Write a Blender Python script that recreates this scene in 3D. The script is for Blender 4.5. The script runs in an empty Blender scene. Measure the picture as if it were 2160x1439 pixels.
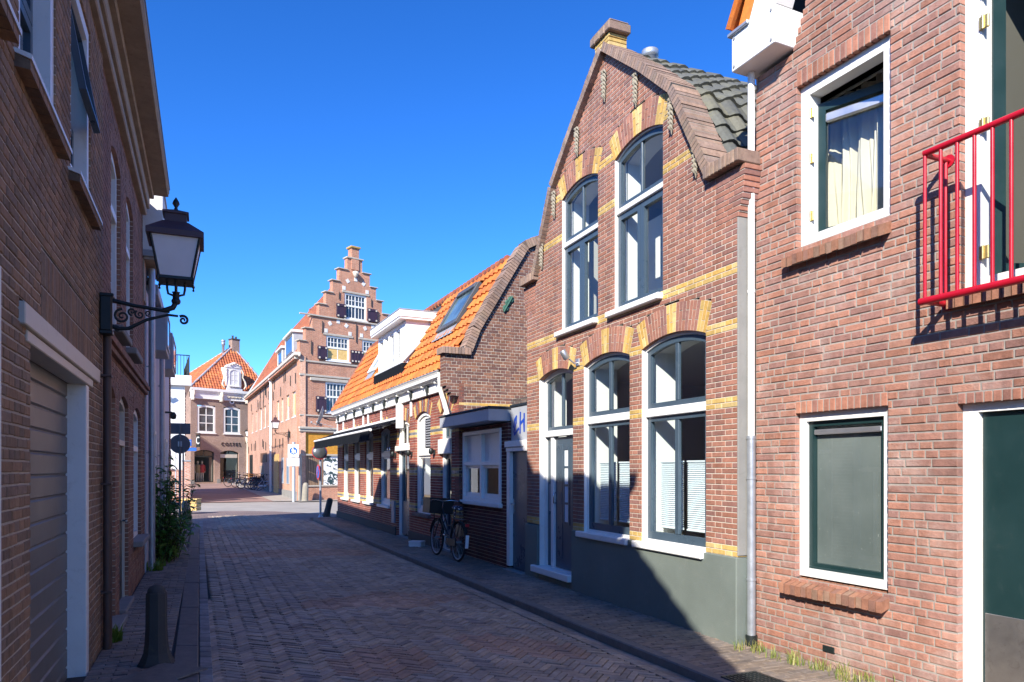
import bpy, math, random
from mathutils import Vector, Matrix
random.seed(11)
R = math.radians
SC = bpy.context.scene
COL = SC.collection
PI = math.pi

# ------------------------------------------------------------------ mesh builder
class MB:
    def __init__(s): s.v=[]; s.f=[]; s.m=[]; s.s=[]; s.c=[0]
    def cut(s): s.c.append(len(s.f))
    def split(s,name,mats,parent=None,M=None):
        # every piece between two cuts becomes an object of its own
        if s.c[-1]!=len(s.f): s.cut()
        out=[]
        for a,b in zip(s.c[:-1],s.c[1:]):
            q=MB(); ids={}
            for f,m,sm in zip(s.f[a:b],s.m[a:b],s.s[a:b]):
                g=[]
                for i in f:
                    if i not in ids: ids[i]=len(q.v); q.v.append(s.v[i])
                    g.append(ids[i])
                q.f.append(tuple(g)); q.m.append(m); q.s.append(sm)
            out.append(q.build(name,mats,parent,M))
        return out
    def face(s, pts, mi=0, sm=False):
        n=len(s.v); s.v.extend([tuple(p) for p in pts]); s.f.append(tuple(range(n,n+len(pts)))); s.m.append(mi); s.s.append(sm)
    def mesh(s, vs, fs, mi=0, sm=False):
        n=len(s.v); s.v.extend([tuple(p) for p in vs])
        for f in fs: s.f.append(tuple(i+n for i in f)); s.m.append(mi); s.s.append(sm)
    def box(s, a, b, mi=0, M=None):
        x0,y0,z0=a; x1,y1,z1=b
        vs=[(x0,y0,z0),(x1,y0,z0),(x1,y1,z0),(x0,y1,z0),(x0,y0,z1),(x1,y0,z1),(x1,y1,z1),(x0,y1,z1)]
        if M is not None: vs=[tuple(M@Vector(p)) for p in vs]
        s.mesh(vs,[(0,3,2,1),(4,5,6,7),(0,1,5,4),(1,2,6,5),(2,3,7,6),(3,0,4,7)],mi)
    def bbox(s, a, b, e=.006, mi=0, M=None):
        # box with chamfered edges
        x0,y0,z0=[min(p,q) for p,q in zip(a,b)]; x1,y1,z1=[max(p,q) for p,q in zip(a,b)]
        e=min(e,(x1-x0)*.45,(y1-y0)*.45,(z1-z0)*.45)
        X=(x0,x1);Y=(y0,y1);Z=(z0,z1)
        vs=[];idx={}
        for i in (0,1):
            for j in (0,1):
                for k in (0,1):
                    ex=e if i==0 else -e; ey=e if j==0 else -e; ez=e if k==0 else -e
                    for ax in range(3):
                        p=[X[i]+ex,Y[j]+ey,Z[k]+ez]
                        p[ax]=(X[i],Y[j],Z[k])[ax]
                        idx[(i,j,k,ax)]=len(vs); vs.append(tuple(p))
        fs=[]
        g=lambda i,j,k,ax: idx[(i,j,k,ax)]
        for c in (0,1):
            fs.append((g(c,0,0,0),g(c,1,0,0),g(c,1,1,0),g(c,0,1,0)))
            fs.append((g(0,c,0,1),g(1,c,0,1),g(1,c,1,1),g(0,c,1,1)))
            fs.append((g(0,0,c,2),g(1,0,c,2),g(1,1,c,2),g(0,1,c,2)))
        for a_ in (0,1):
            for b_ in (0,1):
                fs.append((g(a_,b_,0,0),g(a_,b_,1,0),g(a_,b_,1,1),g(a_,b_,0,1)))
                fs.append((g(a_,0,b_,0),g(a_,1,b_,0),g(a_,1,b_,2),g(a_,0,b_,2)))
                fs.append((g(0,a_,b_,1),g(1,a_,b_,1),g(1,a_,b_,2),g(0,a_,b_,2)))
                for c in (0,1): fs.append((g(a_,b_,c,0),g(a_,b_,c,1),g(a_,b_,c,2)))
        if M is not None: vs=[tuple(M@Vector(p)) for p in vs]
        s.mesh(vs,fs,mi)
    def tube(s, pts, r, n=8, mi=0, cap=True, closed=False, sm=True):
        pts=[Vector(p) for p in pts]; N=len(pts)
        rr=r if isinstance(r,(list,tuple)) else [r]*N
        vs=[]; prev=None
        for i,p in enumerate(pts):
            if closed: d=pts[(i+1)%N]-pts[i-1]
            else: d=pts[min(i+1,N-1)]-pts[max(i-1,0)]
            if d.length<1e-9: d=Vector((0,0,1))
            d.normalize()
            if prev is None:
                up=Vector((0,0,1)) if abs(d.z)<.9 else Vector((1,0,0))
                a=d.cross(up).normalized()
            else:
                a=prev-d*prev.dot(d)
                if a.length<1e-6: a=d.orthogonal()
                a.normalize()
            prev=a; b=d.cross(a)
            for k in range(n):
                t=2*PI*k/n; vs.append(p+a*(math.cos(t)*rr[i])+b*(math.sin(t)*rr[i]))
        fs=[]
        for i in range(N if closed else N-1):
            j=(i+1)%N
            for k in range(n):
                k2=(k+1)%n; fs.append((i*n+k,i*n+k2,j*n+k2,j*n+k))
        s.mesh(vs,fs,mi,sm)
        if cap and not closed:
            s.face([vs[k] for k in range(n)][::-1],mi); s.face([vs[(N-1)*n+k] for k in range(n)],mi)
    def lathe(s, prof, n=16, c=(0,0,0), mi=0, sm=True, rot=0, M=None):
        vs=[]
        for r,z in prof:
            for k in range(n):
                t=2*PI*k/n+rot; p=Vector((r*math.cos(t),r*math.sin(t),z))
                if M is not None: p=M@p
                vs.append((c[0]+p.x,c[1]+p.y,c[2]+p.z))
        fs=[]
        for i in range(len(prof)-1):
            for k in range(n):
                k2=(k+1)%n; fs.append((i*n+k,i*n+k2,(i+1)*n+k2,(i+1)*n+k))
        s.mesh(vs,fs,mi,sm)
        if prof[0][0]>1e-5: s.face(vs[:n][::-1],mi)
        if prof[-1][0]>1e-5: s.face(vs[-n:],mi)
    def prism(s, poly, d, mi=0, caps=True):
        # poly list of 3d points, extruded by vector d
        d=Vector(d); a=[Vector(p) for p in poly]; b=[p+d for p in a]; n=len(a)
        if caps: s.face(a,mi); s.face(b[::-1],mi)
        for i in range(n): s.face([a[i],b[i],b[(i+1)%n],a[(i+1)%n]],mi)
    def ring(s, out, inn, y0, y1, mi=0, back=False):
        # picture-frame between two 2-D (x,z) outlines with the same number of points, y0 front, y1 back
        n=len(out)
        for i in range(n):
            j=(i+1)%n
            o0,o1,i0,i1=out[i],out[j],inn[i],inn[j]
            s.face([(o0[0],y0,o0[1]),(o1[0],y0,o1[1]),(i1[0],y0,i1[1]),(i0[0],y0,i0[1])],mi)
            s.face([(i0[0],y0,i0[1]),(i1[0],y0,i1[1]),(i1[0],y1,i1[1]),(i0[0],y1,i0[1])],mi)
            s.face([(o0[0],y0,o0[1]),(o0[0],y1,o0[1]),(o1[0],y1,o1[1]),(o1[0],y0,o1[1])],mi)
    def build(s, name, mats, parent=None, M=None):
        if not isinstance(mats,(list,tuple)): mats=[mats]
        me=bpy.data.meshes.new(name); me.from_pydata(s.v,[],s.f)
        for m in mats: me.materials.append(m)
        me.polygons.foreach_set('material_index',s.m)
        me.polygons.foreach_set('use_smooth',s.s)
        me.update()
        o=bpy.data.objects.new(name,me); COL.objects.link(o)
        if parent is not None: o.parent=parent
        if M is not None: o.matrix_local=M
        return o

def tag(o,label=None,cat=None,group=None,kind=None):
    if label: o['label']=label
    if cat: o['category']=cat
    if group: o['group']=group
    if kind: o['kind']=kind
    return o
def thing(name,label,cat,loc=(0,0,0),rz=0,group=None):
    o=bpy.data.objects.new(name,None); COL.objects.link(o); o.empty_display_size=.2
    o.location=loc; o.rotation_euler=(0,0,rz)
    return tag(o,label,cat,group)
def copy_tree(o,parent=None):
    c=o.copy(); COL.objects.link(c); c.parent=parent
    for ch in list(o.children): copy_tree(ch,c)
    return c
def T(x=0,y=0,z=0,rz=0): return Matrix.Translation((x,y,z))@Matrix.Rotation(rz,4,'Z')

# ------------------------------------------------------------------ materials
class NT:
    def __init__(s,name):
        s.mat=bpy.data.materials.new(name); s.mat.use_nodes=True
        s.t=s.mat.node_tree; s.t.nodes.clear()
        s.out=s.t.nodes.new('ShaderNodeOutputMaterial')
    def n(s,typ,**k):
        nd=s.t.nodes.new('ShaderNode'+typ)
        for a,b in k.items():
            if a.startswith('_'): setattr(nd,a[1:],b)
            else: s.set(nd,a.replace('__',' '),b)
        return nd
    def set(s,nd,key,val):
        sock=nd.inputs[int(key[1:])] if key[0]=='i' and key[1:].isdigit() else nd.inputs[key]
        if hasattr(val,'links') or isinstance(val,bpy.types.NodeSocket): s.t.links.new(val,sock)
        else:
            if hasattr(sock.default_value,'__len__') and not hasattr(val,'__len__'): val=(val,)*len(sock.default_value)
            if hasattr(val,'__len__') and len(sock.default_value)==4 and len(val)==3: val=tuple(val)+(1,)
            sock.default_value=val
    def obj(s): return s.n('TexCoord').outputs['Object']
    def noise(s,scale,detail=4,rough=.55,vec=None,dist=0):
        nd=s.n('TexNoise',Scale=scale,Detail=detail,Roughness=rough,Distortion=dist)
        s.t.links.new(vec if vec is not None else s.obj(),nd.inputs['Vector'])
        return nd.outputs['Fac']
    def ramp(s,fac,stops,interp='LINEAR'):
        nd=s.n('ValToRGB'); s.t.links.new(fac,nd.inputs['Fac']); cr=nd.color_ramp; cr.interpolation=interp
        while len(cr.elements)<len(stops): cr.elements.new(.5)
        for e,(p,c) in zip(cr.elements,stops):
            e.position=p; e.color=(c,c,c,1) if not hasattr(c,'__len__') else tuple(c)+(1,)
        return nd.outputs['Color']
    def mix(s,fac,a,b,mode='MIX'):
        nd=s.n('Mix',_data_type='RGBA',_blend_type=mode)
        for i,val in ((0,fac),(6,a),(7,b)):
            if isinstance(val,bpy.types.NodeSocket): s.t.links.new(val,nd.inputs[i])
            else: nd.inputs[i].default_value=val if not hasattr(val,'__len__') or len(val)==4 else tuple(val)+(1,)
        return nd.outputs[2]
    def math(s,op,a,b=0.):
        nd=s.n('Math',_operation=op)
        for i,val in ((0,a),(1,b)):
            if isinstance(val,bpy.types.NodeSocket): s.t.links.new(val,nd.inputs[i])
            else: nd.inputs[i].default_value=val
        return nd.outputs[0]
    def bump(s,h,strength=.3,dist=.01,normal=None):
        nd=s.n('Bump',Strength=strength,Distance=dist); s.t.links.new(h,nd.inputs['Height'])
        if normal is not None: s.t.links.new(normal,nd.inputs['Normal'])
        return nd.outputs['Normal']
    def pbr(s,col,rough=.7,normal=None,metal=0.,spec=.5):
        p=s.n('BsdfPrincipled'); s.set(p,'Base Color',col); s.set(p,'Roughness',rough); s.set(p,'Metallic',metal)
        s.set(p,'Specular IOR Level',spec)
        if normal is not None: s.set(p,'Normal',normal)
        s.t.links.new(p.outputs[0],s.out.inputs[0]); return s.mat

def paint(name,col,rough=.45,var=.12,scale=3.,dirt=None,bump=.05,metal=0.,spec=.5):
    k=NT(name); c=Vector(col)
    nz=k.noise(scale,6,.65)
    base=k.ramp(nz,[(.25,tuple(c*(1-var))),(.75,tuple(c*(1+var*.5)))])
    if dirt:
        n2=k.noise(scale*2.7,8,.75,dist=.6)
        base=k.mix(k.ramp(n2,[(.55,0.),(.78,.75)]),base,dirt)
    fine=k.noise(90,3,.6)
    r=k.ramp(nz,[(.2,max(.05,rough-.1)),(.8,min(1,rough+.12))])
    return k.pbr(base,r,k.bump(fine,bump,.004),metal,spec)
def brickmat(name,cols,rough=.85,bump=.35,stain=None,stain_lo=.5,stain_hi=.8,fine=60.,bigv=.1,bigs=.9):
    k=NT(name)
    isl=k.n('NewGeometry').outputs['Random Per Island']
    N=len(cols)
    base=k.ramp(isl,[((i+.0)/N,c) for i,c in enumerate(cols)],'CONSTANT')
    w=k.n('TexWhiteNoise',_noise_dimensions='1D'); k.t.links.new(k.math('MULTIPLY',isl,91.7),w.inputs['W'])
    base=k.mix(1.,base,k.ramp(w.outputs['Value'],[(0,.86),(1,1.11)]),'MULTIPLY')
    n1=k.noise(fine*.35,5,.7)
    base=k.mix(1.,base,k.ramp(n1,[(.25,.72),(.75,1.22)]),'MULTIPLY')
    big=k.noise(bigs,6,.62,dist=.4)
    base=k.mix(1.,base,k.ramp(big,[(.3,1-bigv*1.3),(.7,1+bigv)]),'MULTIPLY')
    if stain:
        n2=k.noise(1.7,8,.72,dist=.5)
        base=k.mix(k.ramp(n2,[(stain_lo,0.),(stain_hi,.75)]),base,stain)
    mp=k.n('Mapping'); mp.inputs['Scale'].default_value=(3.2,3.2,.30); k.t.links.new(k.obj(),mp.inputs[0])
    base=k.mix(1.,base,k.ramp(k.noise(1.,6,.7,mp.outputs[0],.3),[(.34,.80),(.56,1.04)]),'MULTIPLY')   # rain streaks
    f=k.noise(fine,6,.75)
    return k.pbr(base,rough,k.bump(f,bump,.008),0,.25)
def mortarmat(name,col,stain=None):
    k=NT(name); c=Vector(col)
    base=k.ramp(k.noise(14,8,.8),[(.3,tuple(c*.75)),(.7,tuple(c*1.1))])
    base=k.mix(1.,base,k.ramp(k.noise(.8,5,.6),[(.3,.8),(.7,1.1)]),'MULTIPLY')
    return k.pbr(base,.95,k.bump(k.noise(120,4,.8),.6,.006),0,.1)
def bricktex(name,c1,c2,mort,bw=.21,bh=.062,mo=.011,rough=.85,stain=None):
    # running brick pattern in object space: u = x + y works on any wall square to the object
    k=NT(name); sp=k.n('SeparateXYZ'); k.t.links.new(k.obj(),sp.inputs[0])
    cm=k.n('CombineXYZ'); k.t.links.new(k.math('ADD',sp.outputs[0],sp.outputs[1]),cm.inputs[0]); k.t.links.new(sp.outputs[2],cm.inputs[1])
    b=k.n('TexBrick',Scale=1.0); b.offset=.5; b.inputs['Brick Width'].default_value=bw; b.inputs['Row Height'].default_value=bh
    b.inputs['Mortar Size'].default_value=mo; b.inputs['Mortar Smooth'].default_value=.1; b.inputs['Bias'].default_value=0.
    b.inputs['Color1'].default_value=tuple(c1)+(1,); b.inputs['Color2'].default_value=tuple(c2)+(1,); b.inputs['Mortar'].default_value=tuple(mort)+(1,)
    k.t.links.new(cm.outputs[0],b.inputs['Vector'])
    col=b.outputs['Color']
    col=k.mix(1.,col,k.ramp(k.noise(9,6,.7),[(.25,.7),(.75,1.25)]),'MULTIPLY')
    col=k.mix(1.,col,k.ramp(k.noise(.7,6,.65),[(.3,.75),(.7,1.15)]),'MULTIPLY')
    if stain: col=k.mix(k.ramp(k.noise(1.1,8,.7,dist=.4),[(.55,0.),(.8,.6)]),col,stain)
    inv=k.math('SUBTRACT',1.,b.outputs['Fac'])
    return k.pbr(col,rough,k.bump(inv,.5,.01),0,.25)
def tilemat(name,cols,rough=.6,moss=None,var=.25):
    k=NT(name); isl=k.n('NewGeometry').outputs['Random Per Island']
    N=len(cols); base=k.ramp(isl,[(i/N,c) for i,c in enumerate(cols)],'CONSTANT')
    base=k.mix(1.,base,k.ramp(k.noise(22,6,.75),[(.25,1-var),(.75,1+var)]),'MULTIPLY')
    if moss: base=k.mix(k.ramp(k.noise(3.2,8,.75,dist=.5),[(.5,0.),(.75,.85)]),base,moss)
    return k.pbr(base,rough,k.bump(k.noise(70,5,.7),.3,.006),0,.35)
def glass(name,tint=(.93,.97,.96),ior=1.5,rough=0.):
    k=NT(name); tr=k.n('BsdfTransparent',Color=tint); gl=k.n('BsdfGlossy',Roughness=rough,Color=(.95,.97,1))
    lw=k.n('LayerWeight',Blend=.5)   # Schlick's law for the two faces of a pane
    f=k.math('ADD',.07,k.math('MULTIPLY',.9,k.math('POWER',lw.outputs['Facing'],5.)))
    bn=k.bump(k.noise(1.3,2,.5),.02,.02)
    k.t.links.new(bn,gl.inputs['Normal'])
    mx=k.n('MixShader'); k.t.links.new(f,mx.inputs[0]); k.t.links.new(tr.outputs[0],mx.inputs[1]); k.t.links.new(gl.outputs[0],mx.inputs[2])
    k.t.links.new(mx.outputs[0],k.out.inputs[0]); return k.mat
def darkglass(name,col=(.02,.028,.035),rough=.04):
    k=NT(name)
    base=k.ramp(k.noise(1.6,3,.5),[(.35,col),(.7,tuple(min(1,c*3+.02) for c in col))])
    return k.pbr(base,rough,k.bump(k.noise(.9,2,.5),.08,.03),0,.8)

W=dict()
W['white']=paint('white_paint',(.78,.77,.73),.45,.08,2.4,(.50,.47,.41))
W['whitecl']=paint('clean_white_paint',(.80,.795,.77),.4,.06,2.5,(.60,.58,.53))
W['cream']=paint('cream_paint',(.60,.54,.44),.5,.12,2.,(.35,.30,.22))
W['blue']=paint('blue_grey_sash_paint',(.055,.085,.115),.3,.1,3.)
W['plinth']=paint('grey_green_plinth_paint',(.155,.185,.165),.75,.2,1.3,(.215,.225,.20),.5)
W['green']=paint('dark_green_paint',(.012,.035,.036),.35,.15,3.,(.03,.05,.05))
W['black']=paint('black_iron_paint',(.012,.018,.018),.45,.2,8.)
W['grey']=paint('grey_paint',(.30,.31,.33),.5,.1,2.,(.2,.2,.2))
W['bluegrey']=paint('pale_blue_grey_paint',(.38,.40,.43),.5,.08,1.5,(.25,.27,.30))
W['red']=paint('red_rail_paint',(.42,.008,.022),.3,.15,4.)
W['zinc']=paint('zinc',(.42,.45,.49),.42,.25,6.,(.25,.27,.29),.1,.55)
W['dgrey']=paint('dark_grey_frame_paint',(.075,.08,.085),.45,.1,4.)
W['stonel']=paint('pale_step_stone',(.46,.41,.335),.8,.2,4.,(.3,.26,.2),.3)
W['lead']=paint('lead_flashing',(.36,.38,.41),.55,.2,5.,None,.2,.2)
W['steel']=paint('brushed_steel',(.42,.40,.37),.34,.2,6.,(.2,.18,.15),.1,.85)
W['alu']=paint('aluminium',(.55,.56,.58),.35,.1,5.,None,.05,.8)
W['conc']=paint('concrete',(.25,.245,.23),.9,.2,3.,(.16,.16,.14),.5)
W['stone']=paint('weathered_stone',(.30,.27,.21),.9,.25,4.,(.10,.11,.08),.6)
W['darkstone']=paint('dark_bollard_stone',(.060,.058,.054),.85,.3,5.,(.10,.10,.06),.5)
W['glass']=glass('window_glass')
W['dglass']=darkglass('far_window_glass')
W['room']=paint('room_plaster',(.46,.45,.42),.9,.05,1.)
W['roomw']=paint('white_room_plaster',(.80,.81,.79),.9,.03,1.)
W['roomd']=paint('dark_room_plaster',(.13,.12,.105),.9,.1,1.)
W['floorw']=paint('wood_floor',(.22,.15,.09),.5,.2,3.)
W['blind']=paint('pleated_blind_fabric',(.74,.80,.84),.8,.03,2.)
W['curtain']=paint('cream_curtain_cloth',(.60,.55,.43),.9,.08,2.)
W['wood']=paint('brown_wood',(.16,.075,.035),.6,.3,5.,(.08,.05,.03))
W['darkwood']=paint('dark_stained_wood',(.085,.052,.042),.55,.25,5.)
W['rubber']=paint('black_rubber',(.015,.015,.015),.7,.2,9.)
W['chrome']=paint('chrome',(.6,.6,.62),.2,.1,9.,None,.02,.9)
W['brass']=paint('brass_hinge',(.55,.43,.17),.35,.15,20.,(.6,.55,.4),.1,.7)
W['awn']=paint('dark_awning_cloth',(.012,.014,.018),1.,.1,2.,None,.05,0.,.05)
W['purple']=paint('aubergine_shutter_paint',(.045,.022,.038),.4,.15,4.)
W['slate']=paint('roof_bitumen',(.05,.052,.055),.8,.2,3.)
def frosted():
    k=NT('frosted_lamp_glass'); c=k.ramp(k.noise(5,4,.6),[(.3,(.84,.82,.82)),(.7,(.90,.88,.88))]); p=k.n('BsdfPrincipled'); k.set(p,'Base Color',c); k.set(p,'Roughness',.35); t=k.n('BsdfTranslucent'); k.set(t,'Color',c); mx=k.n('MixShader'); mx.inputs[0].default_value=.15
    k.t.links.new(p.outputs[0],mx.inputs[1]); k.t.links.new(t.outputs[0],mx.inputs[2]); k.t.links.new(mx.outputs[0],k.out.inputs[0]); return k.mat
W['lampglass']=frosted()
W['terracotta']=paint('lamp_copper_hood',(.09,.045,.05),.5,.2,6.)
W['plaster']=paint('white_render',(.70,.69,.67),.9,.06,1.2,(.5,.5,.48),.3)
W['lplaster']=paint('pale_lilac_render',(.58,.57,.60),.9,.06,1.2,(.42,.42,.43),.3)

def osbmat(name,c1,c2):
    k=NT(name)
    v=k.n('TexVoronoi',Scale=14.); k.t.links.new(k.obj(),v.inputs['Vector'])
    sp=k.n('SeparateColor'); k.t.links.new(v.outputs['Color'],sp.inputs[0])
    base=k.mix(sp.outputs[0],c1,c2)
    base=k.mix(1.,base,k.ramp(k.noise(30,5,.7),[(.3,.8),(.7,1.15)]),'MULTIPLY')
    return k.pbr(base,.7,k.bump(sp.outputs[1],.2,.004))
W['osb']=osbmat('strand_board',(.62,.30,.035),(.50,.22,.02))
W['osbl']=osbmat('pale_strand_board',(.75,.52,.20),(.62,.40,.13))
def plymat():
    k=NT('plywood'); w=k.n('TexWave',Scale=.55,Distortion=9.,Detail=4.); w.inputs['Detail Scale'].default_value=.8
    mp=k.n('Mapping'); mp.inputs['Scale'].default_value=(5,5,1.2); k.t.links.new(k.obj(),mp.inputs[0]); k.t.links.new(mp.outputs[0],w.inputs[0])
    return k.pbr(k.ramp(w.outputs[0],[(0,(.13,.075,.045)),(1,(.34,.22,.13))]),.7)
W['ply']=plymat()

# bricks
W['m_grey']=mortarmat('grey_mortar',(.365,.33,.295))
W['m_white']=mortarmat('white_mortar',(.62,.56,.48))
W['m_dark']=mortarmat('brown_grey_mortar',(.54,.46,.38))
W['b_red']=brickmat('rough_orange_red_brick',[(.365,.183,.135),(.40,.193,.136),(.34,.177,.138),(.38,.177,.122),(.315,.168,.138),(.42,.214,.154),(.35,.19,.152)],.92,1.,(.52,.42,.37),.5,.8,40.,.16,.7)
W['b_redh']=brickmat('red_soldier_brick',[(.40,.178,.118),(.355,.165,.115),(.42,.195,.128),(.32,.155,.118)],.92,.7,None,fine=48.)
W['b_sill']=brickmat('weathered_sill_brick',[(.30,.14,.09),(.25,.13,.095),(.33,.16,.10),(.28,.17,.12)],.92,.8,(.28,.24,.16),.5,.8,50.)
W['b_pink']=brickmat('smooth_pink_red_brick',[(.315,.148,.108),(.35,.160,.112),(.29,.145,.115),(.33,.147,.10),(.27,.138,.114),(.365,.172,.122)],.85,.3,(.24,.155,.13),.56,.85,70.,.12)
W['b_yel']=brickmat('yellow_brick',[(.56,.385,.13),(.61,.42,.15),(.52,.35,.115),(.58,.36,.10),(.62,.46,.20)],.65,.2,None,fine=70.)
W['b_slate']=brickmat('blue_grey_glazed_brick',[(.14,.15,.17),(.18,.19,.21),(.22,.22,.23)],.5,.15,None,fine=70.)
W['b_dark']=brickmat('dark_purple_brown_brick',[(.265,.168,.105),(.295,.178,.107),(.235,.16,.107),(.315,.19,.112),(.25,.17,.12)],.85,.4,(.16,.12,.10),.6,.9,55.)
W['b_dark2']=brickmat('red_brown_brick',[(.275,.148,.102),(.295,.153,.102),(.255,.143,.104),(.31,.168,.112)],.85,.4,None,fine=55.)
W['b_row']=brickmat('row_house_red_brick',[(.27,.085,.060),(.30,.092,.062),(.24,.080,.065),(.31,.105,.070)],.8,.3,None,fine=60.)
W['b_gable']=brickmat('old_brown_gable_brick',[(.20,.10,.075),(.23,.115,.085),(.17,.09,.075),(.25,.125,.085),(.15,.08,.07)],.9,.5,(.62,.57,.52),.60,.74,60.)
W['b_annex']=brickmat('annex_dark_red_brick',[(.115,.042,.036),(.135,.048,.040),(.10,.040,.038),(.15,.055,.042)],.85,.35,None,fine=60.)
W['b_cope']=brickmat('mossy_coping_brick',[(.29,.20,.16),(.32,.215,.165),(.26,.19,.16),(.34,.235,.18)],.92,.6,(.27,.23,.14),.5,.78,55.)
W['t_sg']=bricktex('stepped_gable_brick',(.56,.225,.125),(.44,.165,.095),(.52,.40,.31),.20,.058,.007,.85,(.42,.24,.17))
W['t_sgl']=bricktex('side_wall_brick',(.56,.30,.20),(.49,.25,.165),(.56,.44,.35),.20,.058,.007,.85,(.58,.42,.33))
W['t_costes']=bricktex('shop_house_brick',(.36,.225,.165),(.32,.195,.145),(.42,.34,.29),.2,.058,.008)
W['t_orange']=bricktex('orange_garden_wall_brick',(.50,.17,.09),(.44,.14,.075),(.62,.52,.44),.2,.062,.012)
W['t_far']=bricktex('brown_far_brick',(.16,.09,.07),(.13,.075,.06),(.28,.24,.21),.2,.062,.011)
W['tile_or']=tilemat('orange_pantile',[(.56,.17,.035),(.50,.145,.032),(.61,.20,.04),(.43,.12,.032),(.54,.18,.05)],.65,(.26,.12,.05),.28)
W['tile_old']=tilemat('weathered_red_pantile',[(.34,.105,.055),(.29,.09,.05),(.38,.13,.06),(.24,.085,.05),(.32,.12,.065)],.75,(.17,.10,.065),.28)
W['tile_cos']=tilemat('bright_red_pantile',[(.52,.15,.055),(.45,.125,.05),(.57,.19,.065),(.38,.11,.05)],.6,(.32,.14,.08),.2)
W['tile_gr']=tilemat('mossy_grey_pantile',[(.105,.11,.10),(.125,.13,.115),(.09,.095,.09),(.14,.14,.115)],.6,(.17,.165,.10),.25)
def pav(name,cols,rough=.75,sc=40.): return brickmat(name,cols,rough,.45,(.12,.105,.10),.56,.88,sc,.24,.45)
W['p_road']=pav('worn_brown_paver',[(.37,.295,.225),(.41,.315,.235),(.34,.28,.225),(.44,.335,.24),(.38,.31,.25)],.6)
W['p_walk']=pav('walk_paver',[(.26,.21,.17),(.23,.19,.16),(.285,.225,.175),(.245,.205,.175)],.72)
W['p_kerb']=paint('granite_kerb',(.19,.175,.16),.85,.3,9.,(.10,.095,.085),.6,0.,.25)
W['p_gut']=pav('grey_gutter_paver',[(.26,.25,.245),(.23,.225,.22),(.29,.28,.27)],.75)
W['sand']=paint('joint_sand',(.075,.065,.055),.95,.3,20.)
# ------------------------------------------------------------------ building helpers (local x right, y into the house, z up)
class Arch:
    """segmental head: opening u0..u1, springing zs, rise, voussoir thickness th; z0 is the bottom of the opening"""
    def __init__(s,u0,u1,z0,zs,rise=.14,th=.3):
        s.u0,s.u1,s.z0,s.zs,s.rise,s.th=u0,u1,z0,zs,rise,th
        s.c=(u0+u1)/2; h=(u1-u0)/2
        if rise>0:
            s.R=(h*h+rise*rise)/(2*rise); s.zc=zs+rise-s.R; s.phi=math.asin(h/s.R)
    def hole(s,z):
        if z<s.z0: return None
        if z<=s.zs: return (s.u0,s.u1)
        if s.rise<=0:
            return (s.u0,s.u1) if z<s.zs+s.th else None
        Ro=s.R+s.th
        if z>=s.zc+Ro: return None
        hw=min((z-s.zc)*math.tan(s.phi),math.sqrt(Ro*Ro-(z-s.zc)**2))
        return (s.c-hw,s.c+hw)
    def outline(s,inset=0,n=10,z0=None):
        """closed outline, bottom left first, counter-clockwise"""
        z0=(s.z0 if z0 is None else z0)+inset
        pts=[(s.u0+inset,z0),(s.u1-inset,z0)]
        if s.rise<=0: return pts+[(s.u1-inset,s.zs-inset),(s.u0+inset,s.zs-inset)]
        Rn=s.R-inset; h=(s.u1-s.u0)/2-inset; ph=math.asin(min(1,h/Rn))
        for i in range(n+1):
            t=ph-2*ph*i/n; pts.append((s.c+Rn*math.sin(t),s.zc+Rn*math.cos(t)))
        return pts
    def top(s,u,inset=0):
        if s.rise<=0: return s.zs-inset
        return s.zc+math.sqrt(max(0,(s.R-inset)**2-(u-s.c)**2))

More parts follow.
